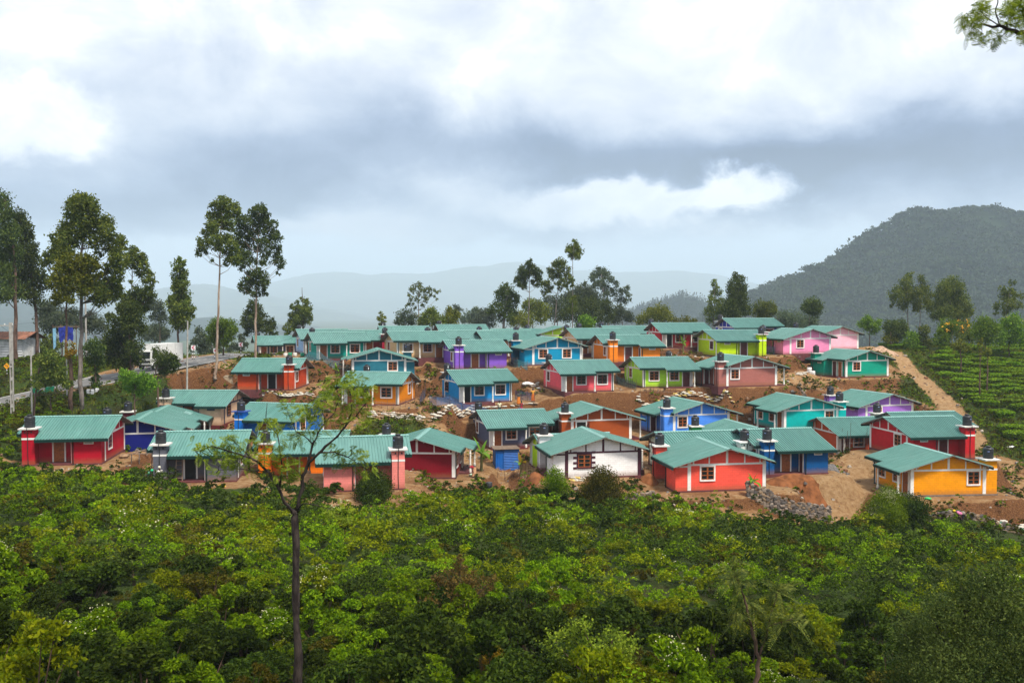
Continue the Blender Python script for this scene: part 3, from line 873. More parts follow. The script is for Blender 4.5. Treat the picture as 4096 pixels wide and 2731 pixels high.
def build_ground():
    global TRACK, TRACK2
    TRACK = np.array([at(*p) for p in [(3545,1392,153),(3600,1440,143),(3700,1515,131),(3790,1590,121),(3850,1660,114),(3900,1740,106),(3830,1830,100),(3720,1800,101)]])
    TRACK2 = np.array([at(*p) for p in [(3700,1790,101),(3560,1810,100),(3460,1850,97),(3430,1930,92),(3410,2010,87),(3300,2060,84),(3060,2050,83)]])
    xs = axis([(-12000,-1500,900),(-1500,-300,90),(-300,-110,12),(-110,-80,2),(-80,85,.62),(85,130,2.2),(130,320,12),(320,1500,90),(1500,12000,900)])
    ys = axis([(-40,24,2.5),(24,70,.9),(70,165,.6),(165,240,2.5),(240,400,12),(400,1500,90),(1500,16000,900)])
    X, Y = np.meshgrid(xs, ys)
    Z = terrain(X, Y)
    Z = np.maximum(Z, -75)
    gy, gx = np.gradient(Z); dy = np.gradient(ys)[:,None]; dx = np.gradient(xs)[None,:]
    slope = np.hypot(gx/dx, gy/dy)
    nx, ny = len(xs), len(ys)
    V = np.stack([X.ravel(), Y.ravel(), Z.ravel()], 1)
    idx = np.arange(nx*ny).reshape(ny, nx)
    Fq = np.stack([idx[:-1,:-1].ravel(), idx[:-1,1:].ravel(), idx[1:,1:].ravel(), idx[1:,:-1].ravel()], 1)
    cov = cover_of(V[:,0], V[:,1], V[:,2], slope.ravel())
    gm = ground_mat()
    cx, cy = V[Fq].mean(1)[:,0], V[Fq].mean(1)[:,1]
    d1, _ = dist_poly(cx, cy, TRACK); d2, _ = dist_poly(cx, cy, TRACK2)
    on = np.minimum(d1-1.5, d2-1.6) < 0
    def sub(name, mask):
        f = Fq[mask]; used, inv = np.unique(f, return_inverse=True)
        me = np_mesh(name, V[used], inv.reshape(f.shape), gm, smooth=True)
        a = me.color_attributes.new('cover', 'FLOAT_COLOR', 'POINT')
        a.data.foreach_set('color', cov[used].astype(np.float32).ravel())
        return link(name, me)
    tag(sub('ground', ~on), kind='structure')
    tag(sub('dirt_track', on), kind='structure')
    # asphalt road with painted lines
    n, f = ROADXY
    m, nt, b = new_mat('asphalt'); g = NG(nt)
    P = g.coord('Object')
    c = g.mix(g.ss(g.noise(P, .6, 5), .3, .7), (.105,.102,.098), (.150,.145,.140))
    c = g.mix(g.ss(g.noise(P, 30, 3), .3, .8, 0, .4), c, (.10,.10,.10))
    nt.links.new(c, b.inputs['Base Color']); b.inputs['Roughness'].default_value = .85
    K = 160
    tt = np.linspace(0, 59, K)
    def lerp(P): return np.stack([np.interp(tt, np.arange(60), P[:,i]) for i in range(3)], 1)
    N, Fa = lerp(n), lerp(f)
    def strip(u0, u1, dz, sel=None):
        A = N*(1-u0)+Fa*u0; B = N*(1-u1)+Fa*u1
        V = np.stack([A, B], 1).reshape(-1, 3) + [0,0,dz]
        fs = np.array([(2*i, 2*i+2, 2*i+3, 2*i+1) for i in range(K-1) if sel is None or sel(i)])
        return V, fs
    V_, f_ = strip(0, 1, .02)
    ro = link('road', np_mesh('road', V_, f_[:, ::-1], m, smooth=True)); tag(ro, kind='structure')
    wl = flat('road_paint', (.66,.64,.58), .7, .15)
    parts = [strip(.045, .065, .026), strip(.935, .955, .026), strip(.49, .508, .026, lambda i: (i//3) % 2 == 0)]
    Vs = []; fs = []; o = 0
    for v, f2 in parts: Vs.append(v); fs.append(f2[:, ::-1]+o); o += len(v)
    link('road_marking', np_mesh('road_marking', np.concatenate(Vs), np.concatenate(fs), wl), ro)
# ---------------------------------------------------------------- foliage
def leaf_mat(name, cols, rough=.65, trans=.38, spec=.05, ns=.55, nmix=.35):
    """leaves: each leaf (mesh island) takes its own tint"""
    m, nt, b = new_mat(name); g = NG(nt)
    geo = g.n('ShaderNodeNewGeometry'); oi = g.n('ShaderNodeObjectInfo')
    r = geo.outputs['Random Per Island']
    n = len(cols)
    c = g.ramp(r, [((i+.5)/n, k) for i, k in enumerate(cols)])
    n1 = g.noise(g.coord('Object'), ns, 3)
    c = g.mix(g.ss(n1, .35, .65, 0, nmix), c, cols[-1])
    hs = g.n('ShaderNodeHueSaturation'); g.put(hs.inputs['Color'], c)
    ta = g.n('ShaderNodeAttribute'); ta.attribute_name = 'tint'
    g.put(hs.inputs['Value'], g.m('ADD', g.m('ADD', .90, ta.outputs['Fac']), g.m('MULTIPLY', oi.outputs['Random'], .56)))
    g.put(hs.inputs['Hue'], g.m('ADD', .49, g.m('MULTIPLY', oi.outputs['Random'], .02)))
    c = hs.outputs[0]
    nt.links.new(c, b.inputs['Base Color']); b.inputs['Roughness'].default_value = rough; b.inputs['Specular IOR Level'].default_value = spec
    t = g.n('ShaderNodeBsdfTranslucent'); nt.links.new(g.mix(.5, c, (.5,.6,.1), 'MULTIPLY'), t.inputs['Color']); nt.links.new(c, t.inputs['Color'])
    mx = g.n('ShaderNodeMixShader'); mx.inputs[0].default_value = trans
    nt.links.new(b.outputs[0], mx.inputs[1]); nt.links.new(t.outputs[0], mx.inputs[2])
    nt.links.new(mx.outputs[0], nt.nodes['Material Output'].inputs['Surface'])
    return m

def bark_mat(name, c1, c2, sc=3.0):
    m, nt, b = new_mat(name); g = NG(nt)
    x, y, z = g.xyz(g.coord())
    n = g.noise(g.vec(x, y, g.m('MULTIPLY', z, .35)), sc, 5, .65)
    nt.links.new(g.mix(g.ss(n, .38, .62), c1, c2), b.inputs['Base Color']); b.inputs['Roughness'].default_value = .9; b.inputs['Specular IOR Level'].default_value = .15
    g.bump(n, .8, .05, b)
    return m

def init_plants():
    M['euc'] = leaf_mat('eucalyptus_leaf', [(.0266,.0482,.0130),(.0532,.0820,.0181),(.0905,.1254,.0229),(.1597,.1784,.0294)])
    M['euc_dark'] = leaf_mat('dark_gum_leaf', [(.0175,.0361,.0117),(.0325,.0588,.0146),(.0599,.0904,.0205),(.0998,.1265,.0264)])
    M['euc_olive'] = leaf_mat('olive_leaf', [(.0380,.0588,.0086),(.0726,.0966,.0118),(.1209,.1470,.0161),(.1814,.1848,.0194)])
    M['euc_grey'] = leaf_mat('grey_green_leaf', [(.0308,.0476,.0280),(.0532,.0756,.0420),(.0812,.1064,.0560),(.1050,.1260,.0630)])
    M['bright'] = leaf_mat('bright_leaf', [(.0329,.0822,.0104),(.0673,.1420,.0130),(.1121,.2018,.0182),(.1644,.2541,.0234)])
    M['shrub_a'] = leaf_mat('bright_shrub_leaf', [(.0312,.0719,.0017),(.0659,.1298,.0023),(.1104,.1830,.0029),(.1618,.2375,.0040)], .65, .42, .04)
    M['shrub_b'] = leaf_mat('yellow_green_leaf', [(.0408,.0678,.0017),(.0839,.1186,.0023),(.1320,.1636,.0029),(.1919,.2088,.0040)], .65, .42, .04)
    M['shrub_c'] = leaf_mat('dark_tea_leaf', [(.0074,.0171,.0022),(.0136,.0286,.0029),(.0253,.0448,.0037),(.0484,.0715,.0052)], .6, .32, .06)
    M['shrub_d'] = leaf_mat('olive_shrub_leaf', [(.0207,.0255,.0021),(.0395,.0425,.0030),(.0621,.0595,.0036),(.0800,.0638,.0055)], .6, .3)
    M['shrub_e'] = leaf_mat('grey_green_shrub_leaf', [(.0150,.0289,.0052),(.0282,.0494,.0078),(.0470,.0732,.0110),(.0800,.1063,.0179)], .6, .34, .06)
    M['tea'] = leaf_mat('clipped_tea_leaf', [(.0275,.0698,.0037),(.0619,.1310,.0044),(.1168,.2010,.0050),(.1803,.2621,.0063)], .5, .3)
    M['grevillea'] = leaf_mat('silky_oak_leaf', [(.0556,.0990,.0085),(.1075,.1746,.0126),(.1705,.2477,.0169),(.2317,.2949,.0254)], .55, .4)
    M['brown_leaf'] = leaf_mat('bronze_leaf', [(.045,.035,.010),(.085,.060,.014),(.125,.085,.018),(.15,.10,.025)], .6, .35)
    M['yellow_leaf'] = leaf_mat('yellowing_leaf', [(.07,.075,.008),(.13,.12,.008),(.22,.16,.008),(.28,.15,.010)], .65, .42, .04)
    M['grass'] = leaf_mat('grass_blade', [(.0535,.0796,.0067),(.1003,.1286,.0096),(.1538,.1736,.0154),(.2005,.1928,.0240)], .6, .4)
    M['flower'] = flat('cream_flower', (.38,.37,.21), .7, .15)
    M['flower_y'] = flat('orange_yellow_flower', (.75,.38,.01), .6, .2)
    M['bark_grey'] = bark_mat('grey_bark', (.10,.085,.075), (.24,.20,.18))
    M['bark_brown'] = bark_mat('brown_bark', (.055,.032,.024), (.16,.10,.075))
    M['bark_pale'] = bark_mat('pale_gum_bark', (.22,.15,.11), (.40,.31,.24))
    M['bark_dark'] = bark_mat('dark_bark', (.018,.013,.012), (.055,.042,.036), 6)
    M['banana'] = leaf_mat('banana_leaf', [(.06,.14,.012),(.10,.20,.016),(.16,.26,.03)], .4, .4)

def leaf_quads(C, s, asp=.5, rng=RNG, droop=0.0, up=0.0):
    """diamond leaves of length s about the centres C"""
    n = len(C)
    t = rng.normal(size=(n,3)); t[:,2] -= droop; t /= np.linalg.norm(t, axis=1)[:,None]+1e-9
    a = rng.normal(size=(n,3)); a[:,2] += up
    b = np.cross(t, a); b /= np.linalg.norm(b, axis=1)[:,None]+1e-9
    L = (s*rng.uniform(.65, 1.35, n))[:,None] if np.isscalar(s) else (s*rng.uniform(.65,1.35,n))[:,None]
    V = np.empty((n,4,3))
    V[:,0] = C - t*L*.5; V[:,1] = C + b*L*asp*.5; V[:,2] = C + t*L*.5; V[:,3] = C - b*L*asp*.5
    return V.reshape(-1,3)
def quadF(nv): return np.arange(nv).reshape(-1,4)

def clump_points(c, r, n, rng, shell=.45, sub=None, flat_=1.0):
    """points gathered into tufts inside a ball"""
    k = sub or max(4, int(n/18))
    d = rng.normal(size=(k,3)); d /= np.linalg.norm(d, axis=1)[:,None]
    rr = rng.uniform(shell, 1.0, k)**.7
    tc = d*rr[:,None]*r
    which = rng.integers(0, k, n)
    p = tc[which] + rng.normal(size=(n,3))*r*.27
    p[:,2] *= flat_
    return np.asarray(c) + p

def tree(name, label, d, trunk, rad, clumps, leaf='euc', ls=.42, cover=2.6, group=None, bark='bark_brown', cat='tree', depth=1.0, off=(0,0,1), seed=0, extra=None, limbs=True, droop=.5):
    """trunk: [(px,py)...] base first; clumps: [(x,y,r)...] in crop units; off = (x0, y0, scale)"""
    ls = ls*(.78 if d > 60 else 1.0)
    rng = np.random.default_rng(1000+seed+int(d*10)+len(clumps))
    tp = [at(px, py, d) for px, py in trunk]
    gz = zg(tp[0][0], tp[0][1])
    base = np.array([tp[0][0], tp[0][1], min(gz, tp[0][2]) if abs(gz-tp[0][2]) < 6 else gz]) - [0,0,.15]
    if gz < tp[0][2]-.3: tp = [base] + tp
    else: tp[0] = base
    P = []; CC = []
    x0, y0, sc = off
    for (cx, cy, cr) in clumps:
        r = cr/sc/F*d
        c = at(x0+cx/sc, y0+cy/sc, d + float(np.clip(rng.normal(), -1.3, 1.3))*r*1.3*depth)
        CC.append((c, r))
        n = max(14, int(cover*8.0*r*r/(ls*ls*.32)))
        P.append(clump_points(c, r, n, rng))
    P = np.concatenate(P)
    root = empty(name, base); tag(root, label, cat, group)
    V = leaf_quads(P, ls, .56, rng, droop) - base
    link('crown', np_mesh('crown', V, quadF(len(V)), M[leaf]), root)
    mb = MB()
    n = len(tp)
    pts = []
    for i in range(n-1):
        for k in range(4): pts.append(tp[i] + (tp[i+1]-tp[i])*k/4 + (rng.normal(size=3)*rad*.25 if 0 < i+k else 0))
    pts.append(tp[-1])
    pts = np.array(pts)
    R = np.interp(np.linspace(0,1,len(pts)), [0,.06,1], [rad*1.25, rad, rad*.25])
    mb.tube(pts - base, R, 9)
    if limbs:
        for c, r in CC:
            # limb leaves the trunk below the clump and rises into it
            zt = c[2] - rng.uniform(.8, 1.8)*r - .45*np.hypot(*(c-tp[-1])[:2])
            k = int(np.argmin(np.abs(pts[:,2]-zt))); k = max(k, 2)
            a = pts[k]
            mid = a*.5 + c*.5 + np.array([0,0,-.12*np.linalg.norm(c-a)])
            rr = max(.03, R[k]*.42)
            mb.tube(np.array([a, mid, c]) - base, [rr, rr*.6, .018], 5, cap=False)
    mb.build('trunk', M[bark], root, True)
    if extra:
        for (nm, cl, lf, l2, cv) in extra:
            Q = []
            for (cx, cy, cr) in cl:
                r = cr/sc/F*d; c = at(x0+cx/sc, y0+cy/sc, d - .5)
                Q.append(clump_points(c, r, max(10, int(cv*3.2*r*r/(l2*l2*.32))), rng))
            Vq = leaf_quads(np.concatenate(Q), l2, .5, rng) - base
            link(nm, np_mesh(nm, Vq, quadF(len(Vq)), M[lf]), root)
    return root

def T(s):
    return [tuple(float(v) for v in t.split(',')) for t in s.split()]

def build_trees():
    A = (0, 750, 3.136); B = (600, 750, 3.136); G2 = (0, 1200, 3.136); G4 = (550, 1200, 3.36)
    Cc = (1500, 900, 2.138); R6 = (2500, 750, 1.474); R7 = (3296, 1200, 2.851)
    tall = 'gum trees along the road'
    tree('gum_tree', 'dark gum tree cut by the left edge, towering over the corrugated shack', 126, [(60,1345),(62,1200),(55,1000),(20,800)], .30,
         T('20,160,110 60,290,90 30,430,110 60,620,110 150,560,110 180,800,90 60,780,90 120,950,130 60,1080,120 150,1280,140 60,1330,110 10,950,120 -80,700,150 -90,400,120 -100,1000,150'), 'euc_dark', off=A, group=tall, seed=1)
    tree('gum_tree', 'bushy dark gum tree right of the shack, shorter than the one at the edge', 131, [(150,1440),(143,1250),(120,1000),(75,860)], .24,
         T('220,340,80 260,430,90 300,520,90 360,620,70 250,650,110 400,760,80 320,830,110 300,950,130 430,900,80 200,1130,130 380,1100,130 500,1080,90 350,1280,120 530,1200,90 450,1380,90'), 'euc_dark', off=A, group=tall, seed=2)
    tree('gum_tree', 'biggest gum tree by the road, broad pyramid crown and pale bare trunk', 100, [(325,1650),(322,1400),(325,1150),(330,950),(325,800)], .24,
         T('1000,160,100 1080,180,100 930,200,80 1150,250,90 900,300,90 1000,300,110 1180,330,70 880,420,70 1050,420,120 1250,400,90 1330,460,90 850,520,100 1000,520,110 1180,520,110 1350,560,90 780,560,80 700,640,80 820,680,110 950,660,90 1150,660,90 1300,640,80 1420,640,70 1500,680,80 680,760,90 820,820,100 1480,800,80 1540,740,50 1370,770,60 1250,800,60 620,860,80 590,950,70 720,900,90 1450,900,90 1530,900,80 1380,990,70 1470,1030,80 1330,1060,50 1480,1130,70 1250,1090,50 1350,1200,110 1280,1300,110 1430,1220,100 1350,1350,110 1460,1330,80 1240,1420,80 1500,1250,50'), 'euc', ls=.36, off=A, group=tall, bark='bark_grey', seed=3)
    tree('gum_tree', 'younger olive-brown gum tree before the biggest one, lopped trunk with yellow-green regrowth', 98, [(285,1650),(284,1440),(262,1400),(268,1250),(276,1080)], .21,
         T('880,930,90 1000,930,100 1130,930,90 1200,960,70 780,1000,90 900,1040,120 1040,1040,120 1150,1080,100 720,1080,80 680,1180,90 800,1190,110 950,1180,120 1080,1180,110 760,1330,90 880,1300,70 700,1400,70 850,1420,70 1040,1320,80 1150,1280,60'), 'euc_olive', ls=.34, off=A, group=tall, seed=4,
         extra=[('regrowth', T('890,2010,70 900,2090,70 850,2060,50 930,2040,50'), 'yellow_leaf', .28, 2.5)])
    tree('gum_tree', 'slender gum tree leaning right with an open one-sided crown beside the biggest gum', 121, [(531,1400),(530,1180),(528,1040)], .16,
         T('1650,780,60 1700,820,60 1640,880,70 1760,890,70 1700,960,80 1580,960,60 1800,980,60 1750,1060,60 1860,1080,60 1820,1150,60 1900,1180,50 1880,1260,50 1640,1180,25'), 'euc', off=A, group=tall, bark='bark_grey', seed=5)
    tree('roadside_tree', 'dense bushy tree with layered foliage under the slender leaning gum', 113, [(520,1500),(520,1300),(525,1190)], .2,
         T('1740,1320,80 1850,1320,80 1900,1360,50 1800,1400,90 1640,1400,90 1560,1380,60 1650,1480,90 1540,1500,60 1750,1500,90 1650,1540,110 1560,1520,90 1700,1660,110 1500,1640,90 1600,1740,110 1750,1740,80 1380,1630,60 1450,1860,130 1600,1890,140 1350,1970,100 1500,2030,140 1680,2030,110 1400,2130,100 1550,2180,110 1720,2160,80'), 'euc_dark', ls=.36, off=A, seed=6)
    tree('gum_tree', 'narrow column-shaped gum tree beside the concrete pole', 130, [(712,1425),(714,1250),(712,1060)], .2,
         T('350,920,50 400,960,50 320,990,50 370,1060,70 420,1100,60 330,1130,60 380,1200,80 320,1230,60 430,1220,50 360,1300,80 430,1330,70 300,1380,60 380,1420,90 460,1420,60 300,1490,90 420,1510,90 520,1520,50 240,1440,50 370,1590,100 300,1640,80 420,1650,80 500,1600,50 340,1720,70 430,1740,60'), 'euc', off=B, group=tall, seed=7)
    tree('gum_tree', 'tall gum with a long bare trunk, left of the ball-trunked one', 119, [(862,1490),(871,1300),(877,1130),(882,1000),(888,840)], .20,
         T('905,150,50 960,170,50 870,210,60 800,230,60 950,230,80 1050,240,60 1090,290,50 860,310,80 980,310,80 1100,340,50 760,360,60 840,400,80 950,410,80 1030,440,50 730,450,50 800,490,70 900,480,60 980,500,60 700,540,50 780,560,60 1020,520,40 690,600,50 620,680,50 700,690,70 800,640,80 900,650,80 1000,640,60 820,730,70 900,740,60 1020,720,80 640,760,50 620,830,50 690,800,40 960,820,50 1050,800,70 930,930,40 1000,900,60 1080,900,70 780,910,25 960,980,25'), 'euc', ls=.36, cover=2.2, off=B, group=tall, bark='bark_pale', seed=8)
    tree('gum_tree', 'tall gum with a separate ball of leaves low on its trunk', 134, [(1022,1420),(1022,1250),(1025,1130),(1032,970),(1037,850)], .20,
         T('1380,260,60 1330,290,60 1420,300,50 1280,340,60 1390,370,70 1450,360,50 1170,380,50 1130,440,60 1240,440,60 1330,440,80 1430,440,70 1500,420,40 1550,470,50 1110,540,70 1200,540,70 1300,560,70 1400,540,70 1500,530,60 1570,560,50 1080,640,60 1160,650,70 1280,660,60 1400,660,60 1500,640,70 1600,640,60 1110,740,70 1220,740,60 1330,760,60 1480,750,70 1600,740,50 1140,840,80 1240,850,60 1440,840,60 1560,830,70 1630,880,40 1120,930,70 1200,930,60 1300,920,50 1420,940,50 1560,930,50 1650,950,50 1150,1010,40 1640,1000,40 1610,1080,25 1340,1060,60 1250,1110,70 1420,1110,60 1200,1180,60 1320,1160,70 1440,1190,60 1160,1240,50 1260,1240,70 1380,1240,70 1200,1300,40 1290,1310,50 1430,1310,50 1370,1330,30'), 'euc_dark', ls=.38, cover=2.2, off=B, group=tall, bark='bark_pale', seed=9)
    tree('roadside_tree', 'dense dark gum tree behind the trunks of the tall pair, left of the slate house', 168, [(1032,1400),(1030,1250)], .25,
         T('1560,80,70 1530,160,80 1620,160,80 1480,240,70 1580,260,90 1680,260,80 1430,330,50 1530,350,70 1640,370,70 1790,270,60 1800,360,60 1760,430,60 1480,420,50 1850,440,40'), 'euc_dark', ls=.5, off=G4, seed=10)
    tree('round_tree', 'round-headed deep green tree at the road bend behind the chevron signs', 150, [(893,1428),(893,1340)], .16,
         T('1150,300,60 1050,340,80 1230,340,80 990,400,60 1130,420,100 1280,410,60 1020,490,80 1150,520,90 1250,480,70 1320,400,40 1060,570,60 1180,570,50'), 'bright', ls=.36, cover=3.2, off=G4, seed=11)
    tree('gum_tree', 'small two-headed gum tree behind the powder blue house', 168, [(1213,1345),(1212,1230),(1208,1150)], .15,
         T('2200,-10,30 2140,30,30 2260,30,45 2290,70,45 2090,90,40 2160,90,35 2320,130,35 2070,190,40 2280,190,30 2160,150,70 2230,140,60 2280,160,60 2110,220,60 2190,230,70 2290,220,60 2080,300,60 2170,300,70 2260,280,60 2070,370,50 2160,380,60 1990,370,40 2010,430,50'), 'euc', ls=.42, off=(550,1200,3.36), seed=12)
    # roadside bushes and bank trees
    tree('bank_tree', 'leafy dark tree beside the leaning concrete pole at the far left', 93, [(136,1665),(150,1500),(180,1400)], .14,
         T('560,650,60 620,720,80 540,760,80 680,800,90 560,860,90 700,900,90 620,960,90 760,860,60 720,1000,60 440,960,50 380,1060,50 480,1060,60 560,1040,60 800,980,50 830,1060,40'), 'euc', ls=.3, off=G2, seed=13)
    tree('bank_tree', 'dark crooked tree overhanging the road in front of the biggest gum trunk', 109, [(388,1640),(382,1500),(372,1390)], .11,
         T('1160,560,80 1230,620,80 1100,620,70 1200,720,80 1130,760,60 1260,790,50 1220,880,40 1210,960,40 1200,1010,50 1230,1060,50 1180,1080,40'), 'euc_dark', ls=.3, off=G2, seed=14)
    tree('bank_tree', 'rounded dark tree growing in front of the white truck', 107, [(632,1530),(622,1480),(640,1440)], .12,
         T('330,750,80 420,770,80 500,800,60 300,850,90 420,870,90 520,860,60 350,950,70 450,950,60 250,680,50'), 'euc_dark', ls=.28, off=G4, cover=2.2, seed=15)
    tree('bank_tree', 'bright leafy small tree on the road bank above the cream house', 99, [(539,1640),(538,1570),(540,1540)], .10,
         T('1560,920,60 1650,980,80 1750,980,80 1560,1000,70 1850,1000,80 1700,1080,90 1830,1080,80 1620,1090,70 1930,1060,60 1750,1150,60'), 'bright', ls=.26, off=G2, seed=16)
    tree('bank_tree', 'thin-trunked dark sapling cluster at the road edge left of the lopped gum', 96, [(205,1640),(200,1590),(240,1530)], .08,
         T('480,1230,50 560,1290,50 640,1180,40 720,1150,50 830,1070,50 880,1040,40 520,1180,50 590,1340,40'), 'euc', ls=.24, off=G2, seed=17)
    tree('shack_tree', 'rusty green tree behind the corrugated shack and the blue tarpaulin', 138, [(185,1450),(190,1380)], .14,
         T('620,520,80 540,600,70 640,620,80 700,560,70 560,680,70 680,700,70 490,640,50 480,540,50'), 'euc', ls=.4, off=G2, seed=18)
    # hazy trees beyond the road
    hz = 'hazy trees in the valley beyond the road'
    for k, (d, tr, cl, lb) in enumerate((
        (205, [(640,1430),(640,1300)], '250,80,80 300,150,70 230,230,60 330,250,70 180,30,60 120,90,60', 'pale hazy gum tree behind the truck, left of the column gum'),
        (215, [(620,1430),(620,1340)], '280,380,80 200,420,80 330,480,70 120,450,80 250,500,80 400,440,60', 'broad hazy tree low behind the white truck'),
        (190, [(800,1420),(800,1350)], '820,420,60 870,520,80 800,560,70 900,620,70 960,540,60 860,690,60', 'hazy grey-green tree between the column gum and the round tree'),
        (195, [(850,1420),(850,1380)], '1000,640,60 1080,660,60 940,700,60 760,640,60', 'low hazy thicket tree under the round tree'),
        (210, [(960,1400),(960,1350)], '1290,640,60 1200,680,60 1400,500,50 1420,570,50 1360,650,60 1450,620,50', 'grey hazy tree between the round tree and the dark slate house'))):
        tree('hazy_tree', lb, d, tr, .2, T(cl), 'euc_grey', ls=.55, off=G4, group=hz, seed=20+k)
    for k, (tr, cl, lb) in enumerate((
        ([(250,1440),(250,1300)], '650,150,120 560,220,110 720,260,110 620,320,110 800,300,90 550,100,90', 'hazy tree mass seen between the dark gum and the biggest gum'),
        ([(420,1420),(420,1300)], '900,180,80 820,240,80 950,280,70 1150,250,100 1250,330,90 1100,330,80', 'hazy tree behind the trunk of the biggest gum'))):
        tree('hazy_tree', lb, 185, tr, .2, T(cl), 'euc_grey', ls=.55, off=G2, group=hz, seed=30+k)
    # beyond the back row
    cr = 'trees beyond the back row of houses'
    for k, (d, tr, rad, cl, lf, cov, lb) in enumerate((
        (176, [(370,880),(375,760),(370,640),(380,540)], .14, '390,500,25 340,530,30 400,540,30 310,570,30 370,580,30 430,560,30 480,560,30 530,570,25 300,620,30 360,640,30 430,610,30 490,600,25 530,630,15 300,670,25 270,700,15 340,690,25 410,670,25 450,650,22', 'euc', 1.3, 'airy vase-shaped tree with see-through crown, left of centre on the skyline'),
        (178, [(290,880),(290,800)], .14, '230,780,50 290,770,50 330,800,50 250,830,50 310,840,40 200,820,35', 'euc_grey', 1.6, 'thin grey-green bush tree at the foot of the airy vase-shaped tree'),
        (166, [(490,890),(490,800)], .16, '490,740,40 440,790,50 520,790,50 470,830,50 400,830,40 560,830,50', 'euc', 2.8, 'dome-shaped green tree right of the airy vase-shaped tree'),
        (167, [(650,890),(650,800)], .14, '640,740,40 680,770,40 630,800,50 600,830,40 670,830,40', 'euc_olive', 2.6, 'small conical yellow-green tree left of the hazy umbrella trees'),
        (280, [(700,900),(705,720)], .2, '690,710,30 720,740,30 700,770,30 690,800,25', 'euc_grey', 2.2, 'far hazy pale tree peeping behind the small conical tree'),
        (320, [(800,900),(810,800)], .25, '800,780,50 850,790,40 760,810,30 830,810,40', 'euc_grey', 2.4, 'faraway low hazy umbrella tree'),
        (320, [(862,900),(862,740)], .25, '860,730,35 845,745,22 880,750,22', 'euc_grey', 2.4, 'faraway hazy tree with a small flat top on a tall stem'),
        (270, [(960,900),(960,790)], .25, '940,760,50 1000,770,40 920,800,60 980,820,60 880,830,45', 'euc_grey', 2.4, 'hazy rounded grove tree left of the dense grey gum'),
        (171, [(1095,900),(1110,760),(1125,640),(1135,520)], .28, '1135,510,22 1110,560,45 1160,560,40 1070,600,45 1130,610,60 1190,610,40 1210,640,25 1060,660,45 1120,680,50 1190,680,35 1000,700,35 1050,730,45 980,740,30 1130,750,45 1180,740,40 1080,790,45 1150,800,40', 'euc_dark', 1.9, 'dense grey-green gum with a thick dark trunk, centre skyline'),
        (169, [(1310,885),(1318,700),(1320,540),(1325,340)], .13, '1325,310,22 1310,340,30 1345,345,30 1270,390,40 1330,390,40 1370,390,40 1240,430,40 1290,430,35 1390,430,40 1220,470,30 1260,480,35 1400,470,30 1230,510,25 1270,520,30 1350,480,25 1390,510,25', 'euc_dark', 2.6, 'umbrella-crowned gum drooping on both sides, centre skyline'),
        (173, [(1535,850),(1550,680),(1562,560),(1572,340)], .13, '1570,310,35 1610,330,30 1540,340,30 1580,370,40 1500,380,30 1640,380,35 1520,430,40 1580,430,35 1650,430,35 1600,490,35 1650,480,30 1470,490,30 1490,530,35 1440,510,25 1450,560,25 1560,500,25 1630,530,25 1580,550,20 1490,580,20 1440,590,18', 'euc', 2.4, 'lobed gum with leafy tufts down to its left, centre skyline'),
        (165, [(1688,860),(1690,600),(1692,290),(1700,200)], .10, '1705,150,25 1680,190,35 1730,190,35 1655,220,28 1705,230,40 1755,230,28 1680,265,28 1730,265,28 1690,470,20 1690,520,20 1690,630,30 1690,680,35 1690,720,35', 'euc', 2.8, 'pencil-thin gum with a ball of leaves at the very top, tallest on the centre skyline'),
        (235, [(2000,880),(1975,720),(1950,560),(1935,420)], .25, '1930,400,45 1880,430,40 1970,430,40 2010,460,35 1860,460,25 1930,500,40 1880,520,35 1970,540,40 2060,510,25 2040,570,35 2100,570,30 2150,550,30 2170,590,25 2080,630,35 2140,650,30 2190,640,15 1990,600,35 2090,680,20 1800,505,20', 'euc_grey', 2.4, 'big cloud-topped gum right of the thin tall gum'),
        (215, [(2120,890),(2110,800)], .2, '2080,740,50 2140,760,50 2180,800,35 2060,800,45', 'euc_grey', 2.4, 'low arching gum at the right foot of the cloud-topped gum'),
        (225, [(1780,890),(1780,700)], .25, '1780,560,60 1720,590,60 1840,600,60 1650,620,50 1780,640,80 1880,650,70 1930,700,60', 'euc_grey', 2.6, 'broad hazy dome tree behind the thin tall gum'),
        (205, [(1720,890),(1720,780)], .25, '1700,680,70 1830,710,80 1650,760,70 1750,770,70 1870,780,80 1970,780,70 1980,690,50', 'euc_dark', 2.6, 'dark spreading tree mass behind the green-capped tower'),
        (215, [(1560,890),(1560,740)], .2, '1560,640,45 1480,640,40 1600,700,60 1560,770,50 1480,760,50 1530,700,40', 'euc_grey', 2.4, 'hazy tree between the umbrella gum and the lobed gum'),
        (210, [(1350,890),(1350,780)], .2, '1330,680,50 1380,670,40 1300,700,40 1400,710,50 1450,720,50 1350,760,60 1420,790,50', 'euc_olive', 2.4, 'olive tree around the trunk of the umbrella gum'),
        (195, [(1230,890),(1230,820)], .2, '1250,790,60 1200,800,50 1290,830,50 1180,830,40', 'euc_olive', 2.6, 'low olive tree right of the dense grey gum'),
        (166, [(1805,890),(1805,840)], .14, '1800,810,45 1840,840,45 1770,850,40 1810,860,40', 'bright', 3.0, 'small round green tree just behind the beige roof'),
        (166, [(55,890),(52,780)], .08, '50,760,22 65,790,25 40,800,22 75,820,22 55,840,25', 'euc_olive', 2.0, 'thin sapling behind the pink-capped tower at the back'),
        )):
        tree('skyline_tree', lb, d, [(1500+a/2.138, 900+b/2.138) for a, b in tr], rad, T(cl), lf, ls=.42*max(1, d/190), cover=cov, off=Cc, group=cr, seed=40+k, bark='bark_grey')
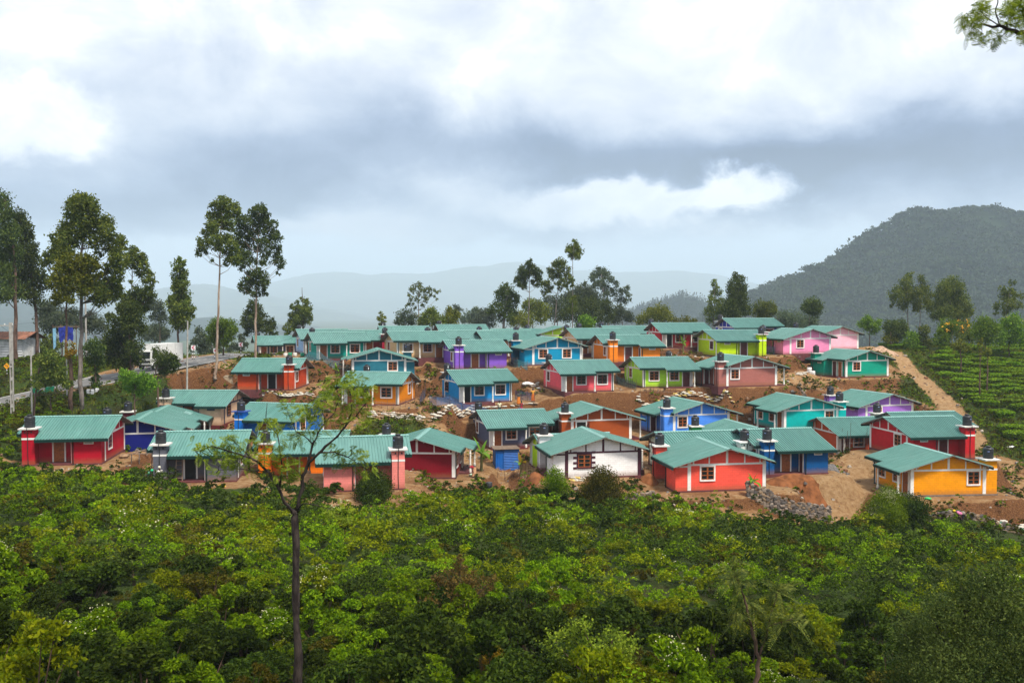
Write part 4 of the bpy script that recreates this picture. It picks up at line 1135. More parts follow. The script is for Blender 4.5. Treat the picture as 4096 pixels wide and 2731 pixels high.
    for k, (d, tr, rad, cl, lf, cov, lb) in enumerate((
        (176, [(520,830),(525,700),(530,570)], .12, '530,565,22 540,600,22 520,630,25 560,620,20 510,670,30 560,680,30 490,720,30 540,730,35 590,720,30 500,770,30 570,760,30', 'euc', 2.0, 'wispy gum left of the dark cypress-like tree'),
        (172, [(660,840),(660,700),(655,560)], .2, '650,525,22 680,540,25 640,570,30 680,580,30 630,610,30 670,620,40 700,600,20 640,660,40 690,660,35 620,700,40 670,710,45 710,720,35 640,750,40', 'euc_dark', 2.6, 'dark cypress-like tree above the royal blue house'),
        (178, [(830,820),(830,740)], .13, '800,710,40 850,700,35 780,740,30 830,740,40 870,730,25 800,765,30', 'euc', 2.3, 'squat tree right of the dark cypress-like tree'),
        (180, [(1085,830),(1090,760)], .14, '1100,690,40 1130,700,35 1070,710,30 1110,730,35', 'euc_dark', 2.6, 'mop-headed dark tree before the forest hill'),
        (225, [(1000,850),(1000,790)], .2, '930,760,40 1000,780,50 1080,800,45 960,790,40 1110,790,30', 'euc_grey', 2.4, 'hazy thicket tree under the mop-headed tree'),
        (188, [(190,830),(190,780)], .15, '200,740,50 150,750,40 240,760,40 100,780,35', 'euc_olive', 2.6, 'yellowish tree behind the dark rose house tower'),
        (190, [(310,830),(310,790)], .12, '350,785,28 290,790,28 400,800,25', 'euc_olive', 2.6, 'low yellow-green tree right of the yellowish one'),
        (178, [(1672,880),(1665,700),(1665,540)], .14, '1680,520,22 1660,555,32 1690,590,30 1640,590,36 1600,630,40 1660,640,45 1580,645,20 1690,650,30 1640,690,30 1570,690,15', 'euc', 1.9, 'tall feathery tree, left one of the pair above the tea slope'),
        (178, [(1735,890),(1742,700),(1755,540)], .12, '1750,540,24 1770,590,30 1730,620,35 1780,640,35 1740,680,40 1790,690,25 1720,710,25', 'euc', 1.9, 'tall feathery tree, right one of the pair above the tea slope'),
        (183, [(1912,880),(1920,720),(1925,600)], .2, '1920,570,45 1880,600,40 1970,590,35 1860,640,35 1940,640,50 1990,660,35 1900,680,50 2020,700,30 1960,720,50 1890,730,40 1820,700,40 1850,750,40 2030,740,25 1980,770,45', 'euc', 2.5, 'broad rounded gum above the tea slope'),
        (172, [(2240,880),(2250,720),(2280,560)], .11, '2280,560,18 2260,610,28 2220,600,20 2290,640,30 2230,650,30 2330,640,20 2200,700,25 2260,690,35 2310,690,30 2190,740,15 2250,730,25', 'euc', 1.7, 'ragged feathery tree standing apart near the right edge of the skyline'),
        )):
        tree('skyline_tree', lb, d, [(2500+a/1.474, 750+b/1.474) for a, b in tr], rad, T(cl), lf, ls=.42*max(1, d/190), cover=cov, off=R6, group=cr, seed=70+k, bark='bark_grey')
    sl = 'trees at the top of the tea slope'
    for k, (d, bx, by, cl, lf, lb, fl) in enumerate((
        (166, 520, 430, '480,220,50 440,270,50 520,250,50 560,320,60 620,250,40 600,340,40 470,300,45', 'bright', 'clumpy green tree right of the pale pink house', ''),
        (162, 830, 470, '740,290,60 800,320,80 870,300,80 900,360,60 780,380,60 840,420,60', 'euc_dark', 'very dark bushy tree at the top of the tea slope', ''),
        (158, 1010, 520, '1000,450,80 1060,480,60 960,490,50', 'bright', 'low green tree before the feathery pair', ''),
        (158, 1130, 520, '1120,440,70 1150,350,60 1180,480,60', 'euc', 'small pointed green tree right of the feathery pair', ''),
        (160, 760, 480, '760,420,60 720,450,40 800,450,45', 'euc_olive', 'brownish bush tree before the very dark one', ''),
        (153, 1460, 500, '1400,310,80 1480,290,60 1450,380,70 1350,360,60 1380,430,60 1300,440,60', 'bright', 'light green tree with scattered yellow blossom', '1450,270,40 1520,260,40 1400,300,50'),
        (154, 1600, 500, '1560,330,70 1640,280,50 1620,380,70 1560,430,60 1680,430,60', 'euc', 'yellow-flowering tree left of the big leafy one', '1660,255,40 1600,300,50 1560,350,40 1700,340,30'),
        (148, 1840, 520, '1800,260,70 1870,280,80 1760,350,80 1880,370,90 1820,430,90 1930,330,60', 'bright', 'big leafy green tree above the tea slope', ''),
        (150, 2110, 520, '1960,330,60 2080,260,70 2180,240,80 2120,350,90 2220,340,90 2000,420,80 2110,440,80 2250,440,80', 'bright', 'wide green tree with orange blossom near the right edge', '2080,215,40 2160,205,40 2260,220,40 1980,290,35'),
        (137, 1560, 600, '1560,510,60 1500,540,50 1620,540,50', 'euc_olive', 'domed bush tree standing in the tea', ''),
        (124, 1865, 770, '1860,590,45 1890,600,40 1840,640,25 1880,640,25', 'euc_olive', 'small bare-stemmed tree with a tuft top in the tea', ''),
        (122, 1780, 830, '1790,500,30 1760,540,26 1800,580,30 1790,450,26 1780,620,18 1810,530,22', 'euc_olive', 'spindly sapling standing in the tea slope', ''),
        )):
        tree('slope_tree', lb, d, [(3296+bx/2.851, 1200+by/2.851), (3296+bx/2.851, 1200+(by-120)/2.851)], .11, T(cl), lf, ls=.36, cover=2.4 if k < 10 else 1.2, off=R7, group=sl, seed=90+k,
             extra=[('blossom', T(fl), 'flower_y', .3, .35)] if fl else None)
# ---------------------------------------------------------------- far hills, haze, scrub, tea
HAZE_DENSITY = .00018
def ridge_hill(name, sky, d, depth, foot, mat, wob=6.0, nx=160, ny=24, wide=None, back=1.0, zfoot=-75):
    """hill whose skyline, seen from the road, follows photo points; a solid body of real depth"""
    px = np.linspace(sky[0][0], sky[-1][0], nx)
    py = np.interp(px, [p[0] for p in sky], [p[1] for p in sky])
    for _ in range(2): py[1:-1] = .25*py[:-2]+.5*py[1:-1]+.25*py[2:]
    top = np.array([at(a, b, d) for a, b in zip(px, py)])
    V = []
    for j in range(ny):
        t = j/(ny-1)                      # 0 front foot .. .6 crest .. 1 back foot
        if t <= .6: s = t/.6; y = d - depth*(1-s); zf = s**1.15
        else: s = (t-.6)/.4; y = d + depth*back*s; zf = 1-s**1.3
        x = top[:,0]*(1 + (y-d)/d*.55); zt = top[:,2]
        z = zfoot + (zt-zfoot)*zf + fbm(x+0*y, np.full(nx, y), 4/depth, 5)*wob*(1-abs(zf-0.5)*.6)*(0 if t == .6 else 1)*4
        z = np.minimum(z, zt + 2)
        V.append(np.stack([x, np.full(nx, y), z], 1))
    V = np.concatenate(V)
    idx = np.arange(nx*ny).reshape(ny, nx)
    Fq = np.stack([idx[:-1,:-1].ravel(), idx[:-1,1:].ravel(), idx[1:,1:].ravel(), idx[1:,:-1].ravel()], 1)
    o = link(name, np_mesh(name, V, Fq, mat, smooth=True)); tag(o, kind='structure')
    return V.reshape(ny, nx, 3)

def build_far():
    m, nt, b = new_mat('hill_cover'); g = NG(nt)
    P = g.coord('Object')
    c = g.mix(g.ss(g.noise(P, .012, 6), .35, .65), (.030,.048,.018), (.075,.095,.035))
    c = g.mix(g.ss(g.noise(P, .05, 5), .5, .7, 0, .6), c, (.018,.032,.012))
    nt.links.new(c, b.inputs['Base Color']); b.inputs['Roughness'].default_value = 1; b.inputs['Specular IOR Level'].default_value = 0
    fl = flat('forest_floor', (.016,.026,.011), 1.0, .3, .05, spec=0)
    ridge_hill('far_mountain', [(600,1245),(900,1180),(1174,1100),(1400,1082),(1700,1088),(1968,1056),(2061,1046),(2155,1052),(2248,1066),(2389,1078),(2600,1084),(2703,1082),(2839,1096),(2975,1120),(3200,1185)], 11500, 2400, 0, m, 26)
    ridge_hill('distant_hills', [(-300,1120),(200,1180),(500,1165),(619,1150),(760,1134),(820,1131),(951,1161),(1142,1196),(1300,1232),(1480,1262),(1700,1300)], 9000, 2200, 0, m, 40)
    ridge_hill('valley_hills', [(-900,1200),(-200,1190),(100,1215),(330,1235),(420,1285),(560,1262),(700,1285),(830,1270),(930,1300),(1200,1330)], 3600, 1000, 0, fl, 20)
    A = ridge_hill('fir_hill', [(2380,1300),(2500,1238),(2588,1205),(2670,1177),(2703,1168),(2785,1191),(2832,1217),(2900,1262),(3000,1320)], 2300, 460, 0, fl, 12)
    Bh = ridge_hill('forest_hill', [(2700,1352),(2880,1247),(2975,1200),(3104,1128),(3233,1088),(3382,1027),(3436,968),(3538,922),(3613,874),(3667,856),(3721,864),(3911,854),(4000,858),(4096,870),(4400,902),(4900,982),(5600,1122)], 1500, 600, 0, fl, 18)
    # woods on the two near hills: thousands of crowns that read as one mass
    lm = leaf_mat('far_wood_leaf', [(.014,.028,.012),(.017,.032,.013),(.021,.038,.015),(.045,.066,.024)], trans=.2, ns=.012, nmix=.75)
    def woods(name, G, n, hmin, hmax, cr, seed, conical=False, sky=140, ls=3.9, lab=None):
        rng = np.random.default_rng(seed)
        ny, nx, _ = G.shape
        js = rng.uniform(2.5, (ny-1)*.61, n); is_ = rng.uniform(0, nx-1.01, n)
        js[:sky] = rng.uniform((ny-1)*.57, (ny-1)*.61, sky)
        j0 = js.astype(int); i0 = is_.astype(int); fj = (js-j0)[:,None]; fi = (is_-i0)[:,None]
        P = (G[j0,i0]*(1-fj)*(1-fi)+G[j0,i0+1]*(1-fj)*fi+G[j0+1,i0]*fj*(1-fi)+G[j0+1,i0+1]*fj*fi)
        h = rng.uniform(hmin, hmax, n); h[:sky] *= rng.uniform(.75, 1.25, sky); P[:,2] -= h*np.where(js > (ny-1)*.50, rng.uniform(.3,.62,n), 0)
        C = []; S = []; tv = []
        for k in range(n):
            q = 26
            if conical:
                t = rng.uniform(0,1,q); a = rng.uniform(0,2*pi,q); r = cr*(1-t)*rng.uniform(.4,1,q)
                pts = np.stack([r*np.cos(a), r*np.sin(a), h[k]*(.15+.85*t)], 1)
            else:
                w = cr*rng.uniform(.6,1.2)
                sub = rng.normal(size=(3,3))*[w*.7,w*.7,h[k]*.09]; sub[:,2] += h[k]*.86
                pts = sub[rng.integers(0,3,q)] + rng.normal(size=(q,3))*[w*.42,w*.42,h[k]*.07]
                if k % 6 == 0 or k < sky:
                    for a in (0, .5*pi): tv.append([P[k]+[-.14*cos(a),-.14*sin(a),-1], P[k]+[.14*cos(a),.14*sin(a),-1], P[k]+[.1*cos(a),.1*sin(a),h[k]*.9], P[k]+[-.1*cos(a),-.1*sin(a),h[k]*.9]])
            C.append(P[k]+pts)
        C = np.concatenate(C)
        V = leaf_quads(C, ls, .75, rng, 0, .6)
        mi = np.zeros(len(V)//4, int)
        mats = [lm, M['bark_grey']]
        if tv:
            tv = np.array(tv).reshape(-1,3); mi = np.r_[mi, np.ones(len(tv)//4, int)]; V = np.concatenate([V, tv])
        o = link(name, np_mesh(name, V, quadF(len(V)), mats, mi)); tag(o, lab, kind='stuff')
    woods('hill_forest', Bh, 9500, 9, 15, 5.6, 5, sky=420, lab='dense gum forest covering the big hill at the right')
    woods('fir_forest', A, 1700, 14, 22, 5.4, 6, True, 170, 2.7, lab='dark conifer wood covering the small pointed hill')
    # air
    mb = MB(); mb.box(-11500, 11500, -60, 15800, -90, 620)
    mv = bpy.data.materials.new('haze_air'); mv.use_nodes = True; nt = mv.node_tree
    for nd in list(nt.nodes):
        if nd.type == 'BSDF_PRINCIPLED': nt.nodes.remove(nd)
    vol = nt.nodes.new('ShaderNodeVolumePrincipled'); vol.inputs['Color'].default_value = (.72,.86,1.0,1); vol.inputs['Density'].default_value = HAZE_DENSITY; vol.inputs['Anisotropy'].default_value = .05
    nt.links.new(vol.outputs[0], nt.nodes['Material Output'].inputs['Volume'])
    tag(mb.build('haze', mv), kind='stuff')

# ---- scrub -------------------------------------------------------------
SCRUB_EDGE = [(-200,1800),(0,1850),(120,1880),(260,1905),(420,1900),(560,1905),(640,1925),(800,1952),(1000,1965),(1200,1950),(1260,1965),(1560,1985),(1700,1990),(1900,1960),(2000,1985),(2150,1975),(2280,1980),(2450,1985),(2620,1975),(2750,2000),(2900,2060),(3100,2090),(3300,2110),(3420,2095),(3500,2050),(3620,2075),(3750,2095),(3900,2135),(4096,2150),(4300,2150)]
KINDS = [('shrub_a', 'bright'), ('shrub_b', 'yellow'), ('shrub_c', 'dark'), ('shrub_d', 'olive'), ('shrub_e', 'grey')]
def shrub_points(rng, n, lumps=13, h=1.0):
    """crown of an untidy shrub about 1 m tall and 1.1 m wide: domed lumps at uneven heights"""
    a = rng.uniform(0, 2*pi, lumps); r = np.sqrt(rng.uniform(0, 1, lumps))*.52
    c = np.stack([r*np.cos(a), r*np.sin(a), rng.uniform(.25, .85, lumps)*(1-.6*(r/.52)**2)+.10], 1)
    s = rng.uniform(.09, .21, lumps)
    w = rng.choice(lumps, n, p=s**2/np.sum(s**2))
    d = rng.normal(size=(n,3)); d /= np.linalg.norm(d, axis=1)[:,None]
    d[:,2] = np.abs(d[:,2])*1.0 - .2
    p = c[w] + d*(s[w]*rng.uniform(.55, 1.05, n))[:,None]
    p[:,2] = np.maximum(p[:,2], .03)
    return p*[1,1,h], c, s

def shrub_proto(kind, leaf, n, ls, rng, asp, flowers=0, up=.5):
    p, c, s = shrub_points(rng, n)
    V = leaf_quads(p, ls, asp, rng, -.35, up)
    mb = []
    mi = np.zeros(len(V)//4, int)
    st = []
    for k in range(len(c)):          # twigs as thin crossed blades
        a = np.array([0,0,0.0]); b = c[k]
        for q in range(2):
            w = rng.normal(size=3); w[2] = 0; w = w/np.linalg.norm(w)*.008
            st += [a-w, a+w, b+w*.5, b-w*.5]
    st = np.array(st)
    V = np.concatenate([V, st]); mi = np.r_[mi, np.ones(len(st)//4, int)]
    me = np_mesh('shrub', V, quadF(len(V)), [M[leaf], M['bark_brown']], mi)
    fm = None
    if flowers:
        top = np.argsort(-c[:,2]-rng.uniform(0,.2,len(c)))[:flowers]
        Q = []
        for k in top:
            m_ = 20
            dd = rng.normal(size=(m_,3)); dd[:,2] = np.abs(dd[:,2])+.5; dd /= np.linalg.norm(dd, axis=1)[:,None]
            Q.append(c[k]+dd*s[k]*rng.uniform(.98,1.16,m_)[:,None])
        Vf = leaf_quads(np.concatenate(Q), .024, .8, rng, 0, 2)
        fm = np_mesh('blossom', Vf, quadF(len(Vf)), M['flower'])
    return me, fm

LOOK = {'shrub_a': 'bright green leafy shrub growing in the scrub on the near slope', 'shrub_af': 'bright green shrub topped with cream-white flower heads on the near slope',
        'shrub_b': 'yellow-green shrub growing in the scrub on the near slope', 'shrub_bf': 'yellow-green shrub topped with cream-white flower heads on the near slope', 'shrub_c': 'dark glossy overgrown tea bush on the near slope',
        'shrub_d': 'dull olive shrub with sparse twigs on the near slope', 'shrub_e': 'grey-green broad-leaved shrub on the near slope'}
def build_scrub():
    rng = np.random.default_rng(77)
    protos = {}
    for k, (kd, n, ls, asp, fl) in {'shrub_a': ('shrub_a', 3800, .062, .5, 0), 'shrub_af': ('shrub_a', 3800, .062, .5, 4), 'shrub_b': ('shrub_b', 3800, .060, .45, 0), 'shrub_bf': ('shrub_b', 3800, .060, .5, 5),
                                    'shrub_c': ('shrub_c', 3800, .060, .5, 0), 'shrub_d': ('shrub_d', 2200, .058, .4, 0), 'shrub_e': ('shrub_e', 2000, .095, .6, 0)}.items():
        protos[k] = [shrub_proto(k, kd, n, ls, rng, asp, fl) for _ in range(3)]
    # places
    pts = []
    for d in np.arange(24.0, 92, 1.34):
        hw = d*.60+2
        for x in np.arange(-hw, hw, 1.46):
            pts.append((x+rng.uniform(-.62,.62), d+rng.uniform(-.58,.58)))
    pts = np.array(pts)
    z = terrain(pts[:,0], pts[:,1])
    pp = np.array([proj((a,b,c)) for (a,b),c in zip(pts, z)])
    edge = np.interp(pp[:,0], [e[0] for e in SCRUB_EDGE], [e[1] for e in SCRUB_EDGE])
    ok = (pp[:,1] > edge) & (pp[:,1] < 2731+260) & (pp[:,0] > -160) & (pp[:,0] < 4260)
    gaps = fbm(pts[:,0], pts[:,1], .16, 21)
    ok &= ~((np.abs(pp[:,0]-1190) < 50) & (pts[:,1] < 30.5))
    ok &= (gaps > -.36) & (rng.uniform(size=len(pts)) < .93)
    pts, z, pp = pts[ok], z[ok], pp[ok]
    order = np.argsort(pts[:,1]); pts, z, pp = pts[order], z[order], pp[order]
    names = list(protos)
    patch = fbm(pts[:,0], pts[:,1], .13, 33)+rng.normal(size=len(pts))*.26
    tone = fbm(pts[:,0], pts[:,1], .22, 51)+rng.normal(size=len(pts))*.22
    kind = np.where(patch < -.19, 'shrub_c', np.where(patch < -.02, np.where(tone > 0.10, 'shrub_d', np.where(tone > -.12, 'shrub_a', 'shrub_c')), np.where(patch < .22, np.where(tone > .36, 'shrub_af', 'shrub_a'), np.where(tone > .38, 'shrub_bf', np.where(tone < -.22, 'shrub_e', 'shrub_b')))))
    size = rng.uniform(1.0, 1.0, len(pts))*(1.05+1.9*rng.uniform(0,1,len(pts))**1.4)*(1+.35*fbm(pts[:,0], pts[:,1], .3, 91))*np.where(kind == 'shrub_c', 1.12, 1.0)
    ed = np.interp(pp[:,0], [e[0] for e in SCRUB_EDGE], [e[1] for e in SCRUB_EDGE])
    size = size*np.clip(.42+(pp[:,1]-ed)/150, .42, 1)
    vis = (pp[:,1] < 2731+200)
    near = np.zeros(len(pts), bool); near[np.where(vis)[0][:300]] = True
    for i in np.where(near)[0]:
        me, fm = protos[kind[i]][rng.integers(3)]
        o = bpy.data.objects.new('shrub', me); COL.objects.link(o)
        o.location = (pts[i,0], pts[i,1], z[i]-.08); o.rotation_euler = (rng.normal()*.08, rng.normal()*.08, rng.uniform(0, 2*pi))
        s = size[i]; o.scale = (s*rng.uniform(.9,1.15), s*rng.uniform(.9,1.15), s*rng.uniform(.75,1.1))
        tag(o, LOOK[kind[i]], 'shrub', {'shrub_c': 'dark tea bushes on the near slope', 'shrub_d': 'olive shrubs on the near slope', 'shrub_e': 'grey-green shrubs on the near slope', 'shrub_af': 'white-flowered bright shrubs on the near slope', 'shrub_bf': 'white-flowered yellow-green shrubs on the near slope', 'shrub_a': 'bright green shrubs on the near slope', 'shrub_b': 'yellow-green shrubs on the near slope'}[kind[i]])
        if fm:
            f = bpy.data.objects.new('blossom', fm); COL.objects.link(f); f.parent = o
    # the rest of the scrub, up to the house yards: one uncounted mass
    mats = ['shrub_a','shrub_b','shrub_c','shrub_d','shrub_e','flower']
    Vs = []; Ms = []; Ts = []
    for i in np.where(~near)[0]:
        tint = rng.uniform(-.25, .45)
        d = pts[i,1]; s = size[i]*(.95 if d > 60 else 1)
        n = int(np.clip(520*(48/d)**1.1, 230, 560))
        ls = .115*np.clip(d/48, .9, 1.7)
        p, c, sr = shrub_points(rng, n, 11)
        k = kind[i]
        ls2 = ls*(1.35 if k == 'shrub_e' else 1.0)/s*1.25
        V = leaf_quads(p, ls2, .55, rng, -.35, .5)
        a = rng.uniform(0, 2*pi); R = np.array([[cos(a),-sin(a),0],[sin(a),cos(a),0],[0,0,1]])
        sc = np.array([s*rng.uniform(.9,1.2), s*rng.uniform(.9,1.2), s*rng.uniform(.75,1.05)])
        off = np.array([pts[i,0], pts[i,1], z[i]-.08])
        Vs.append((V*sc)@R.T + off); Ms.append(np.full(len(V)//4, mats.index(k[:7]))); Ts.append(np.full(len(V), tint))
        if k.endswith('f'):
            top = np.argsort(-c[:,2])[:2]; Q = []
            for t in top:
                dd = rng.normal(size=(9,3)); dd[:,2] = np.abs(dd[:,2])+.5; dd /= np.linalg.norm(dd, axis=1)[:,None]
                Q.append(c[t]+dd*sr[t]*1.1)
            V = leaf_quads(np.concatenate(Q), .036*np.clip(d/48,1,1.6), .8, rng, 0, 2)
            Vs.append((V*sc)@R.T + off); Ms.append(np.full(len(V)//4, 5)); Ts.append(np.full(len(V), .3))
    bx, by = np.meshgrid(np.arange(-80, -24, 1.35), np.arange(82, 150, 1.5))
    bx = bx.ravel()+rng.uniform(-.6,.6,bx.size); by = by.ravel()+rng.uniform(-.6,.6,by.size); bz = terrain(bx, by)
    bp = np.array([proj((a,b,c)) for a,b,c in zip(bx, by, bz)])
    cv = cover_of(bx, by, bz, np.zeros_like(bx))[:,0]
    dr, _ = dist_poly(bx, by, (ROADXY[0]+ROADXY[1])/2)
    keep = (cv > .6) & (dr > 6.8) & (bp[:,0] > -80) & (bp[:,0] < 700) & (bp[:,1] > 1430) & (bp[:,1] < 1860) & (rng.uniform(size=bx.size) < .85)
    for x, y, z0, dd in zip(bx[keep], by[keep], bz[keep], dr[keep]):
        k = ['shrub_a','shrub_c','tea','shrub_d','shrub_b'][rng.integers(5)]
        if k == 'tea': k = 'shrub_a'
        p, c, sr = shrub_points(rng, 260, 9); s = rng.uniform(.8, 1.9)*np.clip((dd-6)/18, .2, 1)
        V = leaf_quads(p, .21/s, .55, rng, -.35, .5)*[s, s, s*.8] + [x, y, z0-.05]
        Vs.append(V); Ms.append(np.full(len(V)//4, mats.index(k))); Ts.append(np.full(len(V), rng.uniform(-.25,.4)))
    V = np.concatenate(Vs); mi = np.concatenate(Ms)
    o = link('undergrowth', np_mesh('undergrowth', V, quadF(len(V)), [M[k] for k in mats], mi))
    a = o.data.attributes.new('tint', 'FLOAT', 'POINT'); a.data.foreach_set('value', np.concatenate(Ts).astype(np.float32))
    tag(o, 'continuous mixed green scrub between the nearest shrubs and the houses and on the road bank', kind='stuff')

def merged(name, label, places, gen, mats):
    """one uncounted mass: gen(rng) -> (V, material index per quad) at the origin"""
    Vs = []; Ms = []
    rng = np.random.default_rng(len(places))
    for p in places:
        V, mi = gen(rng, p)
        Vs.append(V + p[:3]); Ms.append(mi)
    V = np.concatenate(Vs)
    o = link(name, np_mesh(name, V, quadF(len(V)), [M[m] for m in mats], np.concatenate(Ms)))
    tag(o, label, kind='stuff'); return o

def blades(rng, n, h, spread):
    b = rng.normal(size=(n,3))*[spread,spread,0]; a = rng.uniform(0,2*pi,n)
    lean = np.stack([np.cos(a), np.sin(a), np.zeros(n)],1)*rng.uniform(.1,.5,n)[:,None]*h
    w = np.stack([-np.sin(a), np.cos(a), np.zeros(n)],1)*.02*rng.uniform(.7,1.4,n)[:,None]
    hh = h*rng.uniform(.6,1.1,n)
    V = np.empty((n,4,3)); V[:,0] = b-w; V[:,1] = b+w; V[:,2] = b+lean+w*.3; V[:,2,2] += hh; V[:,3] = b+lean-w*.3; V[:,3,2] += hh
    return V.reshape(-1,3)

def build_cover():
    rng = np.random.default_rng(5)
    # tea rows on the right-hand slope
    tm = []
    for k in range(4):
        n = 1000
        a = rng.uniform(0,2*pi,n); r = np.sqrt(rng.uniform(0,1,n))
        p = np.stack([r*np.cos(a)*.62, r*np.sin(a)*.62, .62-.10*r**3+rng.normal(size=n)*.025], 1)
        side = rng.uniform(size=n) < .38
        p[side,2] = rng.uniform(.12,.55,side.sum()); q = .5+.22*p[side,2]; p[side,:2] = np.stack([np.cos(a[side]), np.sin(a[side])],1)*q[:,None]
        V = leaf_quads(p, .115, .6, rng, 0, 1.5)
        tm.append(np_mesh('tea_bush', V, quadF(len(V)), M['tea']))
    cnt = 0
    rows = []
    for j, d in enumerate(np.arange(92, 168, 2.2)):
        for x in np.arange(20, 110, 2.5):
            rows.append((x+rng.uniform(-.5,.5)+.25*(d-100)*.0, d+rng.uniform(-.9,.9)+fbm(np.array([x]), np.array([d]), .06, 3)[0]*5))
    rows = np.array(rows); z = terrain(rows[:,0], rows[:,1])
    d1, _ = dist_poly(rows[:,0], rows[:,1], TRACK)
    pp = np.array([proj((a,b,c)) for (a,b),c in zip(rows, z)])
    tx = np.interp(pp[:,1], [1385,1440,1520,1600,1680,1760,1830,1900], [3500,3640,3745,3840,3915,3965,4010,4050])
    ok = (pp[:,0] > tx) & (pp[:,0] < 4200) & (pp[:,1] > 1370) & (pp[:,1] < 1880) & (d1 > 4.0)
    keep = fbm(rows[:,0], rows[:,1], .12, 8) + rng.normal(size=len(rows))*.12
    ok &= keep > -.26
    for k, i in enumerate(np.argsort(rows[:,1])):
        if not ok[i] or cnt >= 300: continue
        cnt += 1
        o = bpy.data.objects.new('tea_bush', tm[rng.integers(4)]); COL.objects.link(o)
        o.location = (rows[i,0], rows[i,1], z[i]-.05); o.rotation_euler = (0,0,rng.uniform(0,6.28)); s = rng.uniform(1.3,2.0); o.scale = (s*1.75, s*1.15, rng.uniform(1.0,1.5))
        tag(o, 'clipped flat-topped green tea bush on the slope right of the dirt track', 'tea bush', 'tea bushes on the right-hand slope')
    # grass and weeds where nobody could count them
    def scatter(n, x0, x1, y0, y1, test):
        x = rng.uniform(x0, x1, n); y = rng.uniform(y0, y1, n); z = terrain(x, y)
        e = .5; sl = np.hypot(terrain(x+e, y)-z, terrain(x, y+e)-z)/e
        p = np.array([proj((a,b,c)) for a,b,c in zip(x, y, z)])
        m = test(x, y, z, sl, p)
        return np.stack([x[m], y[m], z[m]], 1)
    cov = lambda x, y, z, sl: cover_of(x, y, z, sl)
    def t_grass(x, y, z, sl, p):
        c = cov(x, y, z, sl)
        return (c[:,0] > .5) & (p[:,1] > 1350) & (p[:,0] > -60) & (p[:,0] < 4160)
    places = scatter(16000, -75, 100, 92, 168, t_grass)
    merged('grass', 'rough green grass and weeds on the road bank and the tea slope', places, lambda r, p: ((lambda V: (V, np.zeros(len(V)//4, int)))(blades(r, 16, .38, .34))), ['grass'])
    def t_weed(x, y, z, sl, p):
        c = cov(x, y, z, sl); nz = fbm(x, y, .25, 61)
        inside = np.zeros(len(x), bool)
        for (cx, cy, cc, s, zb, hx, hy) in PADS:
            dx, dy = x-cx, y-cy; u, v = dx*cc+dy*s, -dx*s+dy*cc
            inside |= (np.abs(u) < hx+.1) & (np.abs(v) < hy-.1)
        return ((c[:,0] > .5) | ((sl > .3) & (nz > -.22))) & ~inside & (c[:,1] < .3) & (p[:,1] > 1400) & (p[:,0] > -60) & (p[:,0] < 4160)
    places = scatter(30000, -75, 90, 74, 150, t_weed)
    def weed(r, p):
        n = 60; k = r.integers(0, 5)
        q, c, s = shrub_points(r, n, 4, .8)
        V = leaf_quads(q*r.uniform(.45,1.1), .17, .55, r, -.3, .6)
        return V, np.full(len(V)//4, [0,0,1,2,3][k])
    merged('weeds', 'low leafy weeds scattered over the banks between the houses', places, weed, ['shrub_d','shrub_a','shrub_c','tea'])

    def t_stone(x, y, z, sl, p):
        c = cov(x, y, z, sl); inside = np.zeros(len(x), bool)
        for (cx, cy, cc, s, zb, hx, hy) in PADS:
            dx, dy = x-cx, y-cy; u, v = dx*cc+dy*s, -dx*s+dy*cc
            inside |= (np.abs(u) < hx) & (np.abs(v) < hy-.2)
        return (c[:,0] < .6) & ~inside & (p[:,1] > 1400) & (p[:,0] > -60) & (p[:,0] < 4160)
    places = scatter(9000, -60, 60, 76, 152, t_stone)
    def stone(r, p):
        s = .05+.20*r.uniform()**4; o = r.normal(size=3)*[.4,.4,0]
        c = o + np.array([[-1,-1,-.3],[1,-1,-.3],[1,1,-.3],[-1,1,-.3],[-.7,-.7,.8],[.7,-.7,.8],[.7,.7,.8],[-.7,.7,.8]])*s*r.uniform(.6,1.2,(8,3))
        return c[[4,5,6,7, 0,1,5,4, 1,2,6,5, 2,3,7,6, 3,0,4,7]], np.full(5, int(r.integers(0,4)))
    M['st1'] = flat('pale_stone', (.36,.31,.25), .9, .3); M['st2'] = flat('brown_stone', (.20,.12,.07), .9, .3); M['st3'] = flat('grey_stone', (.13,.12,.11), .9, .3); M['st4'] = flat('red_clod', (.16,.065,.028), .95, .3)
    merged('rubble', 'stones and clods scattered over the bare earth between the houses', places, stone, ['st1','st2','st3','st4'])
# ---------------------------------------------------------------- things in and around the village
def gr(px, py, d0=60, d1=170): return ground_ray(px, py, d0, d1)

# ---- people --------------------------------------------------------------
def skinned(name, verts, edges, radii, mat, root, parent, sub=1):
    me = bpy.data.meshes.new(name); me.from_pydata([tuple(map(float, v)) for v in verts], edges, [])
    o = bpy.data.objects.new(name+'_rig', me); COL.objects.link(o)
    o.modifiers.new('skin', 'SKIN'); s = o.modifiers.new('sub', 'SUBSURF'); s.levels = sub; s.render_levels = sub
    if not me.skin_vertices: 
        bm_layer = me.attributes  # the modifier adds its layer on first evaluation
    dg = bpy.context.evaluated_depsgraph_get(); dg.update()
    lay = me.skin_vertices[0].data
    for i, r in enumerate(radii): lay[i].radius = (r, r); lay[i].use_root = (i == root)
    me.update(); o.update_tag(); dg = bpy.context.evaluated_depsgraph_get(); dg.update()
    m2 = bpy.data.meshes.new_from_object(o.evaluated_get(dg)); m2.name = name
    bpy.data.objects.remove(o); bpy.data.meshes.remove(me)
    m2.materials.clear(); m2.materials.append(mat)
    m2.polygons.foreach_set('use_smooth', [True]*len(m2.polygons))
    return link(name, m2, parent)

